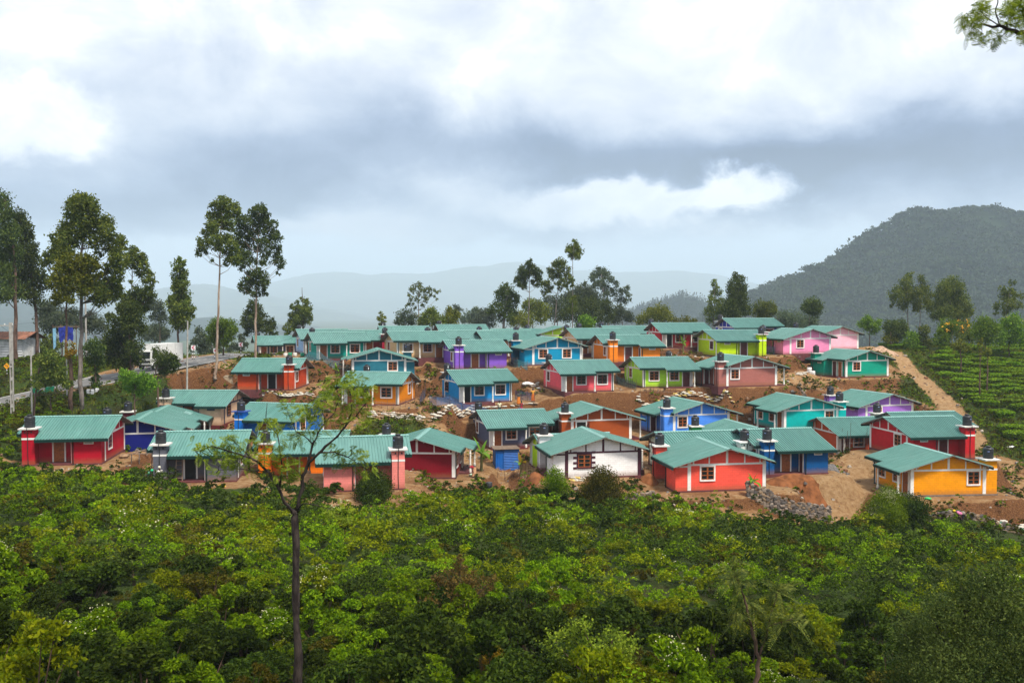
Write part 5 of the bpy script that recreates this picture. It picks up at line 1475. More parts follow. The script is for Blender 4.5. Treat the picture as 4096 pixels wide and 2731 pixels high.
def person(px, py, d, face, label, shirt, lower, skirt=False, bend=0.0, arms=((.05,.25),(.05,.25)), h=1.62, cap=None, stride=.0, onground=True, elbow=.12):
    p = at(px, py, d)
    if 79 < d < 90: p = gr(px, py, 66, 100)
    p[2] = zg(p[0], p[1])
    r = empty('person', p, face); tag(r, label, 'person'); r.scale = (h/1.62,)*3
    cb, sb = cos(bend), sin(bend)
    def up(x, y, z):      # turn the upper body forward about the hips (+y is ahead)
        y2, z2 = y*cb + (z-.86)*sb, -y*sb + (z-.86)*cb
        return (x, y2 - .10*sb, .86 + z2)
    V = []; E = []; R = []
    def add(v, r_, prev=None):
        V.append(v); R.append(r_)
        if prev is not None: E.append((prev, len(V)-1))
        return len(V)-1
    pel = add((0,-.10*sb,.86), .125); ch = add(up(0,0,1.14), .135, pel); uc = add(up(0,0,1.29), .115, ch); nk = add(up(0,.01,1.39), .052, uc)
    hd0 = add(up(0,.03,1.46), .075, nk); hd = add(up(0,.03,1.55), .088, hd0); add(up(0,.02,1.63), .05, hd)
    add(up(0,.125,1.51), .016, hd)
    W = []
    for sx, (out, fwd) in zip((-1,1), arms):
        sh = add(up(sx*.17,0,1.32), .056, uc)
        el = add(up(sx*(.20+out*.5), fwd*.45-elbow*.3, 1.07+out*.35+max(fwd,0)*.1), .042, sh)
        wr = add(up(sx*(.21+out), fwd+elbow*.2, .86+out*.75+max(fwd-.2,0)*.6), .028, el)
        dv = np.array(V[wr])-np.array(V[el]); dv = dv/np.linalg.norm(dv)
        pa = add(tuple(np.array(V[wr])+dv*.07), .030, wr)
        for k, l in enumerate((.075,.085,.08,.06)):
            add(tuple(np.array(V[pa])+dv*l+np.array([0,(k-1.5)*.018,0])), .009, pa)
        add(tuple(np.array(V[wr])+dv*.06+np.array([0,.05,.0])), .010, pa)
        W.append((sh, el, wr))
    L = []
    for sx in (-1,1):
        hp = add((sx*.09,-.10*sb,.80), .088, pel); kn = add((sx*.10, sx*stride*.5+.02, .45), .058, hp); an = add((sx*.10, sx*stride, .08), .038, kn); add((sx*.11, sx*stride+.15, .035), .034, an)
        L.append((hp, kn, an))
    skin = flat('brown_skin', (.085,.042,.026), .6, .1)
    skinned('body', V, E, R, skin, 0, r)
    sm = flat('shirt_cloth', shirt, .85, .15, 9)
    v2 = [V[pel], V[ch], V[uc]]; e2 = [(0,1),(1,2)]; r2 = [.150,.158,.135]
    v2[0] = tuple(np.array(V[pel])+[0,0,-.05])
    for sh, el, wr in W:
        b = len(v2); v2 += [V[sh], tuple(np.array(V[sh])*.25+np.array(V[el])*.75)]; e2 += [(2,b),(b,b+1)]; r2 += [.078,.068]
    skinned('shirt', v2, e2, r2, sm, 0, r)
    lm = flat('lower_cloth', lower, .85, .2, 12)
    if skirt:
        mb = MB(); n = 14; prof = [(.155,.98),(.185,.80),(.21,.5),(.25,.16)]
        vs = []; fs = []
        for i, (rr, z) in enumerate(prof):
            for k in range(n):
                t = 2*pi*k/n; q = rr*(1+.07*sin(5*t)*(i/3))
                vs.append((q*cos(t), q*sin(t)*.85-.10*sb*(1-i/3), z))
        for i in range(3):
            for k in range(n): fs.append((i*n+k, (i+1)*n+k, (i+1)*n+(k+1)%n, i*n+(k+1)%n))
        mb.add(vs, fs); mb.build('skirt', lm, r, True)
    else:
        v3 = [V[pel]]; e3 = []; r3 = [.14]
        for hp, kn, an in L:
            b = len(v3); v3 += [V[hp], V[kn], tuple(np.array(V[an])+[0,0,.06])]; e3 += [(0,b),(b,b+1),(b+1,b+2)]; r3 += [.105,.075,.062]
        skinned('trousers', v3, e3, r3, lm, 0, r)
    hm = flat('cap_cloth', cap, .8, .1) if cap else flat('black_hair', (.008,.007,.007), .6, .1)
    mb = MB(); mb.lathe([(.098,.0),(.112,.04),(.108,.10),(.085,.15),(.04,.175)], 12)
    ho = mb.build('cap' if cap else 'hair', hm, r, True, up(0,-.005,1.525)); ho.rotation_euler = (-bend*.9-.25, 0, 0)
    return r

def build_people():
    w = (.62,.60,.56)
    person(1896, 1912, 80.5, radians(75), 'woman in a red top and patterned skirt bending over by the banana plant', (.30,.008,.022), (.55,.30,.16), True, bend=1.25, arms=((.0,.25),(.0,.3)))
    person(1998, 1594, 110.4, radians(185), 'man in a cream shirt and black trousers standing before the azure house', (.62,.56,.38), (.010,.010,.012), arms=((.06,.12),(.02,.25)))
    person(2086, 1590, 110.5, radians(160), 'woman in a bright red skirt standing in the netted yard', (.25,.02,.03), (.50,.012,.02), True, h=1.5)
    person(2074, 1586, 112.0, radians(200), 'dark-shirted woman with an orange skirt at the yard corner', (.05,.05,.045), (.60,.17,.015), True)
    person(2132, 1572, 113.0, radians(170), 'person in an orange wrap beside the white sacks', (.62,.28,.04), (.60,.14,.02), True, arms=((.1,.2),(.15,.3)))
    person(2166, 1606, 108.5, radians(110), 'man in a white T-shirt reaching out on the steps', w, (.14,.10,.09), arms=((.0,.55),(.1,.1)), stride=.12)
    person(2552, 1746, 100.5, radians(170), 'woman in a purple dress under the rust brown house porch', (.055,.020,.085), (.060,.018,.05), True)
    person(2614, 1738, 102.0, radians(80), 'man in a pale blue shirt stooping behind the long white house roof', (.50,.58,.72), (.08,.09,.12), bend=.75)
    person(3846, 2072, 75.4, radians(85), 'man in a pink shirt and yellow cap bending at the terrace edge', (.66,.18,.36), (.012,.012,.016), bend=1.15, arms=((.0,.28),(.0,.3)), cap=(.70,.45,.01))
    person(638, 1912, 76.0, radians(200), 'worker in a white shirt and pale cap before the grey house', w, (.18,.16,.14), cap=(.60,.60,.48))
    person(692, 1908, 76.0, radians(180), 'worker in black and white bending at the grey house doorway', (.02,.02,.022), (.05,.05,.055), bend=1.0, arms=((.25,.2),(.25,.2)))
    person(588, 1918, 75.0, radians(250), 'worker in a bright green cap half hidden in the scrub', (.06,.22,.13), (.05,.06,.05), bend=.9, cap=(.02,.42,.18))

# ---- vehicles ------------------------------------------------------------
def wheel(parent, x, y, r=.45, w=.24):
    mb = MB(); n = 20
    for rr, ww, mi in ((r, w, 0), (r*.55, w+.03, 1)):
        vs = [(x+sx*ww/2, y+rr*cos(2*pi*k/n), r+rr*sin(2*pi*k/n)) for sx in (-1,1) for k in range(n)]
        fs = [tuple(range(n-1,-1,-1)), tuple(range(n,2*n))] + [(k,(k+1)%n,n+(k+1)%n,n+k) for k in range(n)]
        if mi == 0: mb.add(vs, fs)
        else: rim = MB(); rim.add(vs, fs)
    o = mb.build('wheel', flat('tyre_rubber', (.015,.015,.016), .8, .1), parent)
    rim.build('rim', flat('wheel_rim', (.35,.34,.32), .5, .1), o)
def build_vehicles():
    n, f = ROADXY; mid = n*.62+f*.38
    def pose(px):
        k = int(np.argmin([abs(proj(q)[0]-px) for q in mid])); k = max(2, min(k, 57))
        t = mid[k+2]-mid[k-2]; return mid[k]+[0,0,.03], atan2(-t[1], -t[0])      # heading down the road
    wht = flat('truck_white', (.66,.66,.64), .45, .06); grey = flat('truck_grey', (.45,.45,.44), .5, .1); blk = flat('chassis_black', (.02,.02,.02), .6, .1)
    p, hd = pose(638)
    r = empty('truck', p, hd - pi/2); tag(r, 'white box truck on the road, half hidden by the rounded dark tree', 'truck')   # +y is ahead
    b = MB(); b.box(-1.05,1.05,-3.6,1.5,1.0,3.15); b.build('cargo_box', wht, r)
    b = MB()
    for y in (-3.6,-1.9,-.2,1.46):
        for x in (-1.07, 1.05): b.box(x, x+.02, y, y+.06, 1.0, 3.15)
    b.build('box_rail', grey, r)
    c = MB(); c.prism_x([(1.62,.55),(3.2,.55),(3.2,1.35),(2.95,2.35),(1.62,2.40)], -.98, .98); cab = c.build('cab', wht, r)
    g = MB(); g.add([(-.85,3.215,1.42),(.85,3.215,1.42),(.78,3.0,2.22),(-.78,3.0,2.22)], [(0,1,2,3)])
    for x in (-.99,.99): g.add([(x,1.95,1.45),(x,3.0,1.45),(x,2.85,2.15),(x,1.95,2.15)], [(0,1,2,3)])
    g.build('windscreen', M['glass'], cab)
    q = MB(); q.box(-.9,.9,3.19,3.22,.85,1.15); q.build('grille', blk, cab)
    for x in (-.78,.78):
        q = MB(); q.box(x-.14,x+.14,3.2,3.24,.72,.9); q.build('headlight', flat('headlight', (.7,.7,.65), .2, 0), cab)
    k = MB(); k.box(-.5,.5,-3.6,3.0,.62,.98); k.box(-1,1,3.15,3.3,.45,.65); k.build('chassis', blk, r)
    for x in (-.9,.9):
        for y in (2.4,-2.3): wheel(r, x, y)
    p, hd = pose(132)
    r = empty('tuk_tuk', p + [.5,.0,0], hd - pi/2); tag(r, 'green three-wheeled taxi on the road at far left, screened by saplings', 'tuk tuk')
    gm = flat('tuk_green', (.006,.20,.10), .4, .08); rf = flat('tuk_canopy', (.015,.05,.035), .7, .1)
    b = MB(); b.prism_x([(-1.2,.35),(1.05,.35),(1.3,.75),(1.0,1.05),(.45,.55),(-.2,.55),(-.25,.95),(-1.2,1.05)], -.62, .62); b.build('body', gm, r)
    b = MB(); b.prism_x([(-1.25,1.05),(-1.2,1.05),(-1.1,1.68),(.7,1.72),(.95,1.55),(1.0,1.6),(.75,1.79),(-1.15,1.75)], -.64, .64); b.build('canopy', rf, r)
    g = MB(); g.add([(-.55,1.02,1.05),(.55,1.02,1.05),(.5,.92,1.56),(-.5,.92,1.56)], [(0,1,2,3)]); g.build('windscreen', M['glass'], r)
    q = MB(); q.lathe([(.09,0),(.1,.03),(.09,.05)], 12); q.build('headlight', flat('headlight', (.7,.7,.65), .2, 0), r, loc=(0,1.24,.8))
    for x, y in ((0,1.1),(-.52,-.75),(.52,-.75)): wheel(r, x, y, .23, .13)

# ---- poles, signs, wires ----------------------------------------------------
def build_roadside():
    con = flat('pole_concrete', (.36,.34,.31), .9, .2)
    tops = {}
    def pole(px, py, d, top, w, label, slots=False, arm=None, lean=0):
        b = at(px, py, d); b[2] = zg(b[0], b[1]); h = at(px, top, d)[2]-b[2]
        r = empty('utility_pole', b); tag(r, label, 'utility pole', 'poles along the road')
        mb = MB()
        if slots:
            for sx in (-1,1): mb.add([(sx*w*.5-.035+k*.07, y, z) for z, s in ((-.3,1),(h,.62)) for k, y in ((0,-.1),(1,-.1),(1,.1),(0,.1))], [(3,2,1,0),(4,5,6,7),(0,1,5,4),(1,2,6,5),(2,3,7,6),(3,0,4,7)])
            z = 1.1
            while z < h*.55: mb.box(-w*.5+.036, w*.5-.036, -.095, .095, z, z+.35); z += 1.35
            mb.box(-w*.5+.05, w*.5-.05, -.095, .095, h*.55, h-.02)
        else: mb.tube([(0,0,-.4),(lean*.5,0,h*.5),(lean,0,h)], [w*.5,w*.42,w*.33], 10)
        mb.build('shaft', con, r)
        if arm:
            a = MB(); a.box(arm[0], arm[1], -.05, .05, h-.35, h-.25); ar = a.build('crossarm', con, r)
            i = MB()
            for x in np.linspace(arm[0]+.1, arm[1]-.1, 3): i.lathe([(.05,0),(.08,.05),(.05,.12),(.06,.16)], 8, (x,0,h-.25))
            i.build('insulator', flat('insulator_white', (.7,.7,.68), .3, 0), ar)
        tops[label] = b+[lean,0,h-.15]
        return b+[lean,0,h-.15]
    a = pole(50, 1658, 96, 1290, .25, 'concrete pole with open slots and a crossarm at the far left', True, (-1.5,.25))
    b = pole(128, 1655, 95, 1400, .20, 'thin round pole wedged in the leafy tree at the far left')
    c = pole(745, 1486, 116, 1283, .26, 'plain concrete pole right of the white truck', lean=.25)
    e = pole(269, 1605, 106, 1408, .20, 'thin pole close beside the lopped gum trunk')
    f = pole(346, 1470, 132, 1180, .30, 'pale pole behind the biggest gum trunk')
    def wire(p, q, sag, label):
        m = MB(); m.tube([np.array(p)*(1-t)+np.array(q)*t - np.array([0,0,sag*4*t*(1-t)]) for t in np.linspace(0,1,14)], .014, 4)
        o = m.build('power_line', M['pipe']); tag(o, label, 'wire', 'wires along the road')
    wire(a, f, 1.0, 'wire from the slotted pole to the pale pole behind the gum')
    wire(a+[-1.2,0,0], e, .8, 'wire from the crossarm to the thin pole by the lopped gum')
    wire(e, c, 1.6, 'wire from the lopped gum to the plain pole by the truck')
    wire(c, at(1215,1330,150), 2.2, 'wire sagging from the plain pole to the powder blue house')
    # chevron boards
    wp = flat('sign_white', (.78,.77,.76), .5, .04); rd = flat('sign_red', (.62,.015,.09), .5, .05); bk = flat('post_black', (.015,.015,.016), .6, 0); yl = flat('sign_yellow', (.80,.33,.005), .5, .05)
    for px, py, by, d, lb in ((773,1390,1432,137,'red and white chevron board on two striped posts right of the plain pole'), (862,1402,1436,139,'red and white chevron board half hidden by the bare gum trunk'), (963,1378,1425,142,'red and white chevron board on one striped post near the slate house')):
        p = at(px, py, d); gz = zg(p[0], p[1]); r = empty('chevron_sign', (p[0], p[1], gz)); tag(r, lb, 'road sign', 'chevron boards at the road bend')
        zc = max(p[2]-gz, 1.0)
        m = MB(); m.box(-.32,.32,-.02,.02,zc-.33,zc+.33); bo = m.build('board', wp, r)
        m = MB()
        for sy in (-1,1): m.add([(-.22,-.026,zc),(.06,-.026,zc+sy*.27),(.26,-.026,zc+sy*.27),(-.02,-.026,zc)], [(0,1,2,3) if sy < 0 else (3,2,1,0)])
        m.build('arrow', rd, bo)
        for x in ((-.12,.12) if px < 900 else (0,)):
            m = MB(); k = 0; z = -.2
            while z < zc-.33: m.box(x-.035,x+.035,-.035,.035,z,min(z+.25,zc-.33), k % 2); z += .25; k += 1
            m.build('post', [wp, bk], r)
    p = at(27, 1477, 119); gz = zg(p[0], p[1]); zc = max(p[2]-gz, 1.4)
    r = empty('warning_sign', (p[0], p[1], gz)); tag(r, 'yellow diamond left-turn warning sign on a striped post at the far left', 'road sign')
    m = MB(); s = .40; m.add([(0,-.02,zc-s),(s,-.02,zc),(0,-.02,zc+s),(-s,-.02,zc),(0,.01,zc-s),(s,.01,zc),(0,.01,zc+s),(-s,.01,zc)], [(0,1,2,3),(7,6,5,4),(0,4,5,1),(1,5,6,2),(2,6,7,3),(3,7,4,0)]); bo = m.build('board', yl, r)
    m = MB(); m.box(.04,.10,-.03,-.022,zc-.2,zc+.06); m.box(-.10,.10,-.03,-.022,zc+.06,zc+.12); m.add([(-.10,-.026,zc+.0),(-.10,-.026,zc+.18),(-.22,-.026,zc+.09)], [(0,1,2)]); m.build('arrow', bk, bo)
    m = MB(); z = -.2; k = 0
    while z < zc-s: m.box(-.035,.035,-.015,.05,z,min(z+.25,zc-s), k % 2); z += .25; k += 1
    m.build('post', [wp, bk], r)
    for i, (px, py) in enumerate(((354,1578),(370,1576),(389,1573))):
        p = gr(px, py, 90, 118); m = MB(); m.prism_x([(-.13,-.3),(.13,-.3),(.13,.35),(.08,.46),(-.08,.46),(-.13,.35)], -.16, .16)
        o = m.build('guard_stone', wp, loc=p); tag(o, ('leftmost', 'middle', 'rightmost')[i] + ' of three white guard stones beside the road', 'guard stone', 'white guard stones by the road')

# ---- nets, sticks, sacks, stones -----------------------------------------
def net_mat(col, dens):
    m, nt, b = new_mat('shade_net'); g = NG(nt); b.inputs['Base Color'].default_value = tuple(col)+(1,); b.inputs['Roughness'].default_value = .8
    t = g.n('ShaderNodeBsdfTransparent'); mx = g.n('ShaderNodeMixShader')
    nt.links.new(g.ss(g.noise(g.coord(), 3, 3), .2, .8, dens-.15, dens+.15), mx.inputs[0])
    nt.links.new(t.outputs[0], mx.inputs[1]); nt.links.new(b.outputs[0], mx.inputs[2]); nt.links.new(mx.outputs[0], nt.nodes['Material Output'].inputs['Surface'])
    return m
def poly_ground(pts, step, d0=60, d1=170):
    P = [gr(*p, d0, d1) if len(p) == 2 else np.array([*at(*p)[:2], 0]) for p in pts]
    out = []
    for a, b in zip(P[:-1], P[1:]):
        n = max(1, round(np.hypot(*(b-a)[:2])/step))
        for k in range(n): out.append(a + (b-a)*k/n)
    out.append(P[-1])
    out = np.array(out); out[:,2] = terrain(out[:,0], out[:,1])
    return out
def net_fence(label, pts, h, mat, step=1.3):
    P = poly_ground(pts, step); r = empty('net_fence', P[0]); tag(r, label, 'fence', 'blue netting fences')
    rng = np.random.default_rng(len(P)); H = h*rng.uniform(.88, 1.06, len(P))
    vs = []; fs = []
    for i in range(len(P)-1):
        for k in range(4):
            t = k/4; q = P[i]*(1-t)+P[i+1]*t - P[0]; hh = (H[i]*(1-t)+H[i+1]*t) - .12*h*4*t*(1-t)
            vs += [q+[0,0,-.02], q+[0,.03*sin(k),hh*.5], q+[0,0,hh]]
    q = P[-1]-P[0]; vs += [q, q+[0,0,H[-1]*.5], q+[0,0,H[-1]]]
    for i in range(len(vs)//3-1):
        for k in (0,1): fs.append((i*3+k, i*3+3+k, i*3+4+k, i*3+1+k))
    m = MB(); m.add(vs, fs); m.build('net', mat, r)
    wd = M['bark_brown']
    for i, q in enumerate(P):
        m = MB(); q = q-P[0]; m.tube([q+[0,0,-.3], q+[rng.normal()*.03,0,H[i]+rng.uniform(.05,.3)]], .022, 5); m.build('stake', wd, r)
def stick_fence(label, pts, h, step=.7, rails=2):
    P = poly_ground(pts, step); r = empty('stick_fence', P[0]); tag(r, label, 'fence', 'stick fences in the yards')
    rng = np.random.default_rng(len(P)+3)
    for q in P:
        m = MB(); q = q-P[0]; m.tube([q+[0,0,-.3], q+[rng.normal()*.06,0,h*rng.uniform(.75,1.25)]], .02, 5); m.build('stake', M['bark_brown'], r)
    for k in range(rails):
        m = MB(); z = h*(.35+.45*k); m.tube([q-P[0]+[0,.03,z+rng.normal()*.05] for q in P], .016, 5); m.build('rail', M['bark_pale'], r)
_SACK = []
def sack_wall(label, pts, rows, step=.62, colours=(0,0,0,1), d0=60, d1=170):
    if not _SACK:
        cols = [(.50,.46,.39), (.52,.37,.10), (.05,.27,.18), (.30,.20,.12)]
        for q in range(4):
            for v in range(2):
                rng = np.random.default_rng(q*7+v); mb = MB(); n = 12; vs = []; fs = []
                for i in range(7):
                    t = -1+2*i/6; rr = (1-abs(t)**3.5)**.5
                    for k in range(n):
                        a = 2*pi*k/n; e = 1+rng.normal()*.06
                        vs.append((t*.33, .19*rr*cos(a)*e, .10+.105*(rr if abs(t) < .99 else .25)*sin(a)*e + (0.02*sin(7*t))))
                for i in range(6):
                    for k in range(n): fs.append((i*n+k, i*n+(k+1)%n, (i+1)*n+(k+1)%n, (i+1)*n+k))
                mb.add(vs, fs); _SACK.append(mb.mesh('sandbag', [flat('woven_sack', cols[q], .8, .3, 5)], True))
    P = poly_ground(pts, step*.88, d0, d1); rng = np.random.default_rng(len(P)*3+rows)
    for _ in range(14): P[1:-1] = .25*P[:-2]+.5*P[1:-1]+.25*P[2:]
    P[:,2] = terrain(P[:,0], P[:,1])
    for _ in range(6): P[1:-1,2] = .25*P[:-2,2]+.5*P[1:-1,2]+.25*P[2:,2]
    for rw in range(rows):
        for i in range(len(P)-1):
            if rng.uniform() < .04+.06*rw: continue
            a = P[i]*.5+P[i+1]*.5 + (P[i+1]-P[i])*(.5 if rw % 2 else 0)
            q = colours[rng.integers(len(colours))]
            o = bpy.data.objects.new('sandbag', _SACK[q*2+rng.integers(2)]); COL.objects.link(o)
            t = P[i+1]-P[i]
            o.location = (a[0]+rng.normal()*.04, a[1]+.12*rw+rng.normal()*.05, a[2]+.185*rw-.06)
            o.rotation_euler = (rng.normal()*.12, rng.normal()*.1, atan2(t[1], t[0])+rng.normal()*.15)
            s = rng.uniform(.85,1.12); o.scale = (s, s, rng.uniform(.85,1.1))
            tag(o, {0:'dirty white',1:'yellowish',2:'green',3:'brown'}[q]+' filled sack '+label, 'sack', 'sacks '+label)
def stone_wall(label, pts, h, d0=60, d1=170):
    P = poly_ground(pts, .30, d0, d1)
    for _ in range(40): P[1:-1] = .25*P[:-2]+.5*P[1:-1]+.25*P[2:]
    P[:,2] = terrain(P[:,0], P[:,1]); rng = np.random.default_rng(len(P)); mb = MB()
    m, nt, b = new_mat('rubble_stone'); g = NG(nt); geo = g.n('ShaderNodeNewGeometry')
    nt.links.new(g.mix(g.ss(g.noise(g.coord(), 8, 4), .3, .7, 0, .5), g.ramp(geo.outputs['Random Per Island'], [(.1,(.07,.06,.055)),(.4,(.15,.12,.10)),(.7,(.26,.17,.09)),(.9,(.30,.24,.19))]), (.06,.05,.045)), b.inputs['Base Color']); b.inputs['Roughness'].default_value = .9
    zb = P[:,2].copy()
    for _ in range(10): zb[1:-1] = .25*zb[:-2]+.5*zb[1:-1]+.25*zb[2:]
    ico = bpy.data.meshes.new('tmp'); import bmesh
    bm = bmesh.new(); bmesh.ops.create_icosphere(bm, subdivisions=2, radius=1); I = np.array([v.co[:] for v in bm.verts]); IF = [tuple(v.index for v in f.verts) for f in bm.faces]; bm.free(); bpy.data.meshes.remove(ico)
    I = np.sign(I)*np.abs(I)**.55
    rows = max(1, round(h/.19))
    for rw in range(-2, rows):
        for i in range(len(P)-1):
            if rw == rows-1 and rng.uniform() < .3: continue
            t = rng.uniform(.3,.7); c = P[i]*(1-t)+P[i+1]*t; c = np.array([c[0], c[1]+rng.normal()*.03+.035*rw, zb[i]+.08+.19*rw+rng.normal()*.02])
            s = np.array([.20,.17,.125])*rng.uniform(.75,1.2,3); a = rng.normal()*.35
            v = (I+rng.normal(size=I.shape)*.07)*s; v = np.stack([v[:,0]*cos(a)-v[:,2]*sin(a), v[:,1], v[:,0]*sin(a)+v[:,2]*cos(a)], 1)
            mb.add(v + c - P[0], IF)
    o = mb.build('stone_wall', m, loc=P[0]); tag(o, label, 'stone wall')
def mound(label, px, py, d, rx, ry, h, mat, name='soil_heap', cat='heap', seed=1):
    p = at(px, py, d); rng = np.random.default_rng(seed); n = 22; vs = []; fs = []
    rings = 8
    for i in range(rings+1):
        t = i/rings
        for k in range(n):
            a = 2*pi*k/n; e = 1+.22*fbm(np.array([cos(a)*2+seed]), np.array([sin(a)*2+t]), 1.0, seed)[0]
            x, y = p[0]+rx*(1-t)*cos(a)*e, p[1]+ry*(1-t)*sin(a)*e
            vs.append((x-p[0], y-p[1], zg(x, y)+h*(1-(1-t)**1.6)*(1+rng.normal()*.03)-.1-p[2]))
    for i in range(rings):
        for k in range(n): fs.append((i*n+k, i*n+(k+1)%n, (i+1)*n+(k+1)%n, (i+1)*n+k))
    mb = MB(); mb.add(vs, fs); o = mb.build(name, mat, loc=p, smooth=True); tag(o, label, cat)

def banana(px, py, d, h, n, label, seed, yellow=False):
    p = at(px, py, d) if d > 90 else gr(px, py, 66, 100)
    p[2] = zg(p[0], p[1]); rng = np.random.default_rng(seed)
    r = empty('banana_plant', p); tag(r, label, 'banana plant', 'banana plants in the yards')
    m = MB(); m.tube([(0,0,-.1),(.03,0,h*.35),(.0,.02,h*.6)], [.10*h/2,.08*h/2,.05*h/2], 8); m.build('stem', flat('banana_stem', (.16,.16,.05), .7, .25), r)
    a0 = rng.uniform(0,6.28)
    for k in range(n):
        a = a0+k*2.4; L = h*rng.uniform(.45,.7); up_ = rng.uniform(.5,1.15) if k > 1 else 1.35; vs = []; fs = []; S = 8
        x = z = 0.0; ang = up_
        for i in range(S+1):
            t = i/S; w = .17*h/2*sin(pi*min(1, .12+t*.9))*(1.1 if t < .9 else .7)
            c = np.array([x*cos(a), x*sin(a), h*.55+z]); s = np.array([-sin(a), cos(a), 0])*w
            vs += [c-s-[0,0,w*.35], c, c+s-[0,0,w*.35]]
            x += L/S*cos(ang); z += L/S*sin(ang); ang -= (.16+.2*t)*(1.2 if k > 1 else .35)
        for i in range(S):
            for q in (0,1): fs.append((i*3+q, i*3+q+1, i*3+4+q, i*3+3+q))
        m = MB(); m.add(vs, fs); m.build('leaf', M['yellow_leaf'] if (yellow and k % 2) else M['banana'], r, True)

def build_yards():
    blue = net_mat((.06,.16,.36), .48); teal = net_mat((.04,.20,.24), .48)
    net_fence('blue net fence round the azure house yard, bulging at the right corner', [(1712,0,111.4),(1740,0,110.0),(1850,0,109.8),(1980,0,109.6),(2080,0,109.6),(2142,0,110.2),(2137,0,113.5),(2060,0,116)], 1.15, blue)
    net_fence('blue-grey net fence curving round the orange-red house', [(795,0,113),(900,0,112.3),(1000,0,111.8),(1120,0,111.3),(1230,0,112.3),(1320,0,115.5)], 1.15, teal)
    net_fence('short blue net panel on the bank left of the orange-red house', [(795,0,113),(835,0,116)], 1.3, teal)
    net_fence('long teal net fence along the road edge before the sea green house', [(930,0,125),(1000,0,127),(1100,0,128.5),(1180,0,129.3),(1270,0,130),(1400,0,130.3)], 1.25, teal)
    net_fence('blue net strip between the mustard and the azure house', [(1680,1622),(1692,1600),(1703,1575)], 1.2, blue, .5)
    net_fence('small blue net beside the bubblegum pink house door', [(3058,1415),(3100,1418)], 1.4, blue, .8)
    net_fence('blue net strip at the foot of the pale pink gable', [(3335,1385),(3370,1388)], 1.2, blue, .8)
    net_fence('grey-blue net between the rose pink and the pale green house', [(2462,1528),(2500,1545),(2545,1572)], 1.1, teal, .9)
    net_fence('grey net under the turquoise house wall', [(2035,1460),(2070,1475),(2110,1487)], 1.1, teal, .9)
    stick_fence('thin stick fence under the mustard house window', [(1500,1632),(1600,1636),(1660,1632)], .9)
    stick_fence('stick fence in front of the maroon house wall', [(1625,1878),(1700,1882),(1800,1880),(1880,1876)], 1.5, .75)
    stick_fence('gate of poles before the corrugated blue shed', [(1990,1915),(2055,1912)], 1.2, .8)
    stick_fence('thin stick fence right of the pole gate', [(2070,1918),(2150,1920)], 1.2, .6, 1)
    stick_fence('row of thin sticks below the pale green house', [(2560,1578),(2640,1582),(2700,1580)], .8, .45, 1)
    stick_fence('bamboo pole fence in the brick red house yard', [(3340,1800),(3400,1805),(3460,1800),(3510,1795)], 2.4, 1.3, 1)
    stick_fence('stick fence before the dark rose house porch', [(2660,1420),(2720,1416),(2780,1412)], 1.0, .7)
    stick_fence('stick fence across the cream house yard of the back row', [(1670,1440),(1740,1438),(1800,1440)], 1.0, .7)
    w = 'in the low wall below the orange-red house'
    sack_wall(w, [(1000,1592),(1100,1600),(1200,1605),(1260,1600)], 2, colours=(0,0,1,0,3))
    sack_wall('in the terrace wall below the mustard house', [(1470,1668),(1560,1672),(1660,1682),(1690,1690)], 4, colours=(0,0,3,3,0))
    sack_wall('in the terrace wall below the azure house yard', [(1712,1690),(1780,1680),(1850,1664),(1890,1655)], 4, colours=(0,0,0,3))
    sack_wall('in the row above the slate blue house roof', [(1930,1640),(2040,1630),(2150,1622)], 1, colours=(0,0,3))
    sack_wall('in the terrace wall below the pale green house', [(2545,1612),(2640,1610),(2760,1594),(2850,1585),(2905,1590)], 3, colours=(0,0,3,0,1))
    sack_wall('piled at the corner below the mauve brown house', [(2890,1585),(2915,1600),(2930,1625)], 3, colours=(0,1,0,3))
    sack_wall('in the stack at the right edge of the front terrace', [(3965,2030,78.6),(4040,2034,78.6),(4150,2040,78.7)], 5, .66, colours=(0,0,0,2))
    sack_wall('piled under the rose pink house bank', [(2100,1548),(2150,1545)], 2, colours=(0,0,0))
    sack_wall('heaped beside the emerald house yard path', [(3185,1498),(3225,1500)], 2, .5, colours=(0,0,0))
    sack_wall('standing by the scarlet house foundation', [(3500,1838),(3525,1840)], 2, .4, colours=(0,0,1))
    sack_wall('standing at the petrol blue house corner', [(3285,1868),(3305,1872)], 2, .4, colours=(0,0,1))
    sack_wall('beside the plum-trimmed white house wall', [(2282,1922),(2330,1924)], 2, .42, colours=(0,1,0))
    sack_wall('lying before the maroon house yard', [(1640,1888),(1720,1890)], 1, 1.1, colours=(0,1,0))
    stone_wall('curved dry-stone retaining wall below the emerald house', [(3195,1590,119.5),(3240,1588,120.2),(3300,1588,121.2),(3335,1592,121.6)], 1.5)
    stone_wall('long dry-stone terrace wall between the coral house and the dirt track', [(2985,2015,79.2),(3020,2026,79.0),(3080,2046,78.9),(3170,2058,78.4),(3260,2056,78.9),(3325,2045,80.2)], 1.25)
    stone_wall('low dry-stone wall along the front terrace below the golden yellow house', [(3700,2035,77.6),(3800,2060,77.0),(3920,2085,76.6),(4110,2105,76.6)], .6)
    stone_wall('low dry-stone wall under the plum-trimmed white house', [(2460,1948,79),(2540,1950,79),(2620,1952,79.3)], .5)
    red = flat('red_soil', (.17,.065,.025), .95, .35, 2, spec=.1); san = flat('sand_heap', (.46,.30,.16), .95, .2, 2, spec=.1); grv = flat('gravel_heap', (.14,.13,.125), .95, .4, 6, spec=.1)
    mound('reddish soil heap beside the blue shed and the chartreuse house', 2120, 1905, 84, 1.6, 1.4, .9, red, seed=2)
    mound('pale sand heap in front of the golden yellow house', 3785, 2000, 79.6, 1.2, .7, .5, san, 'sand_heap', seed=3)
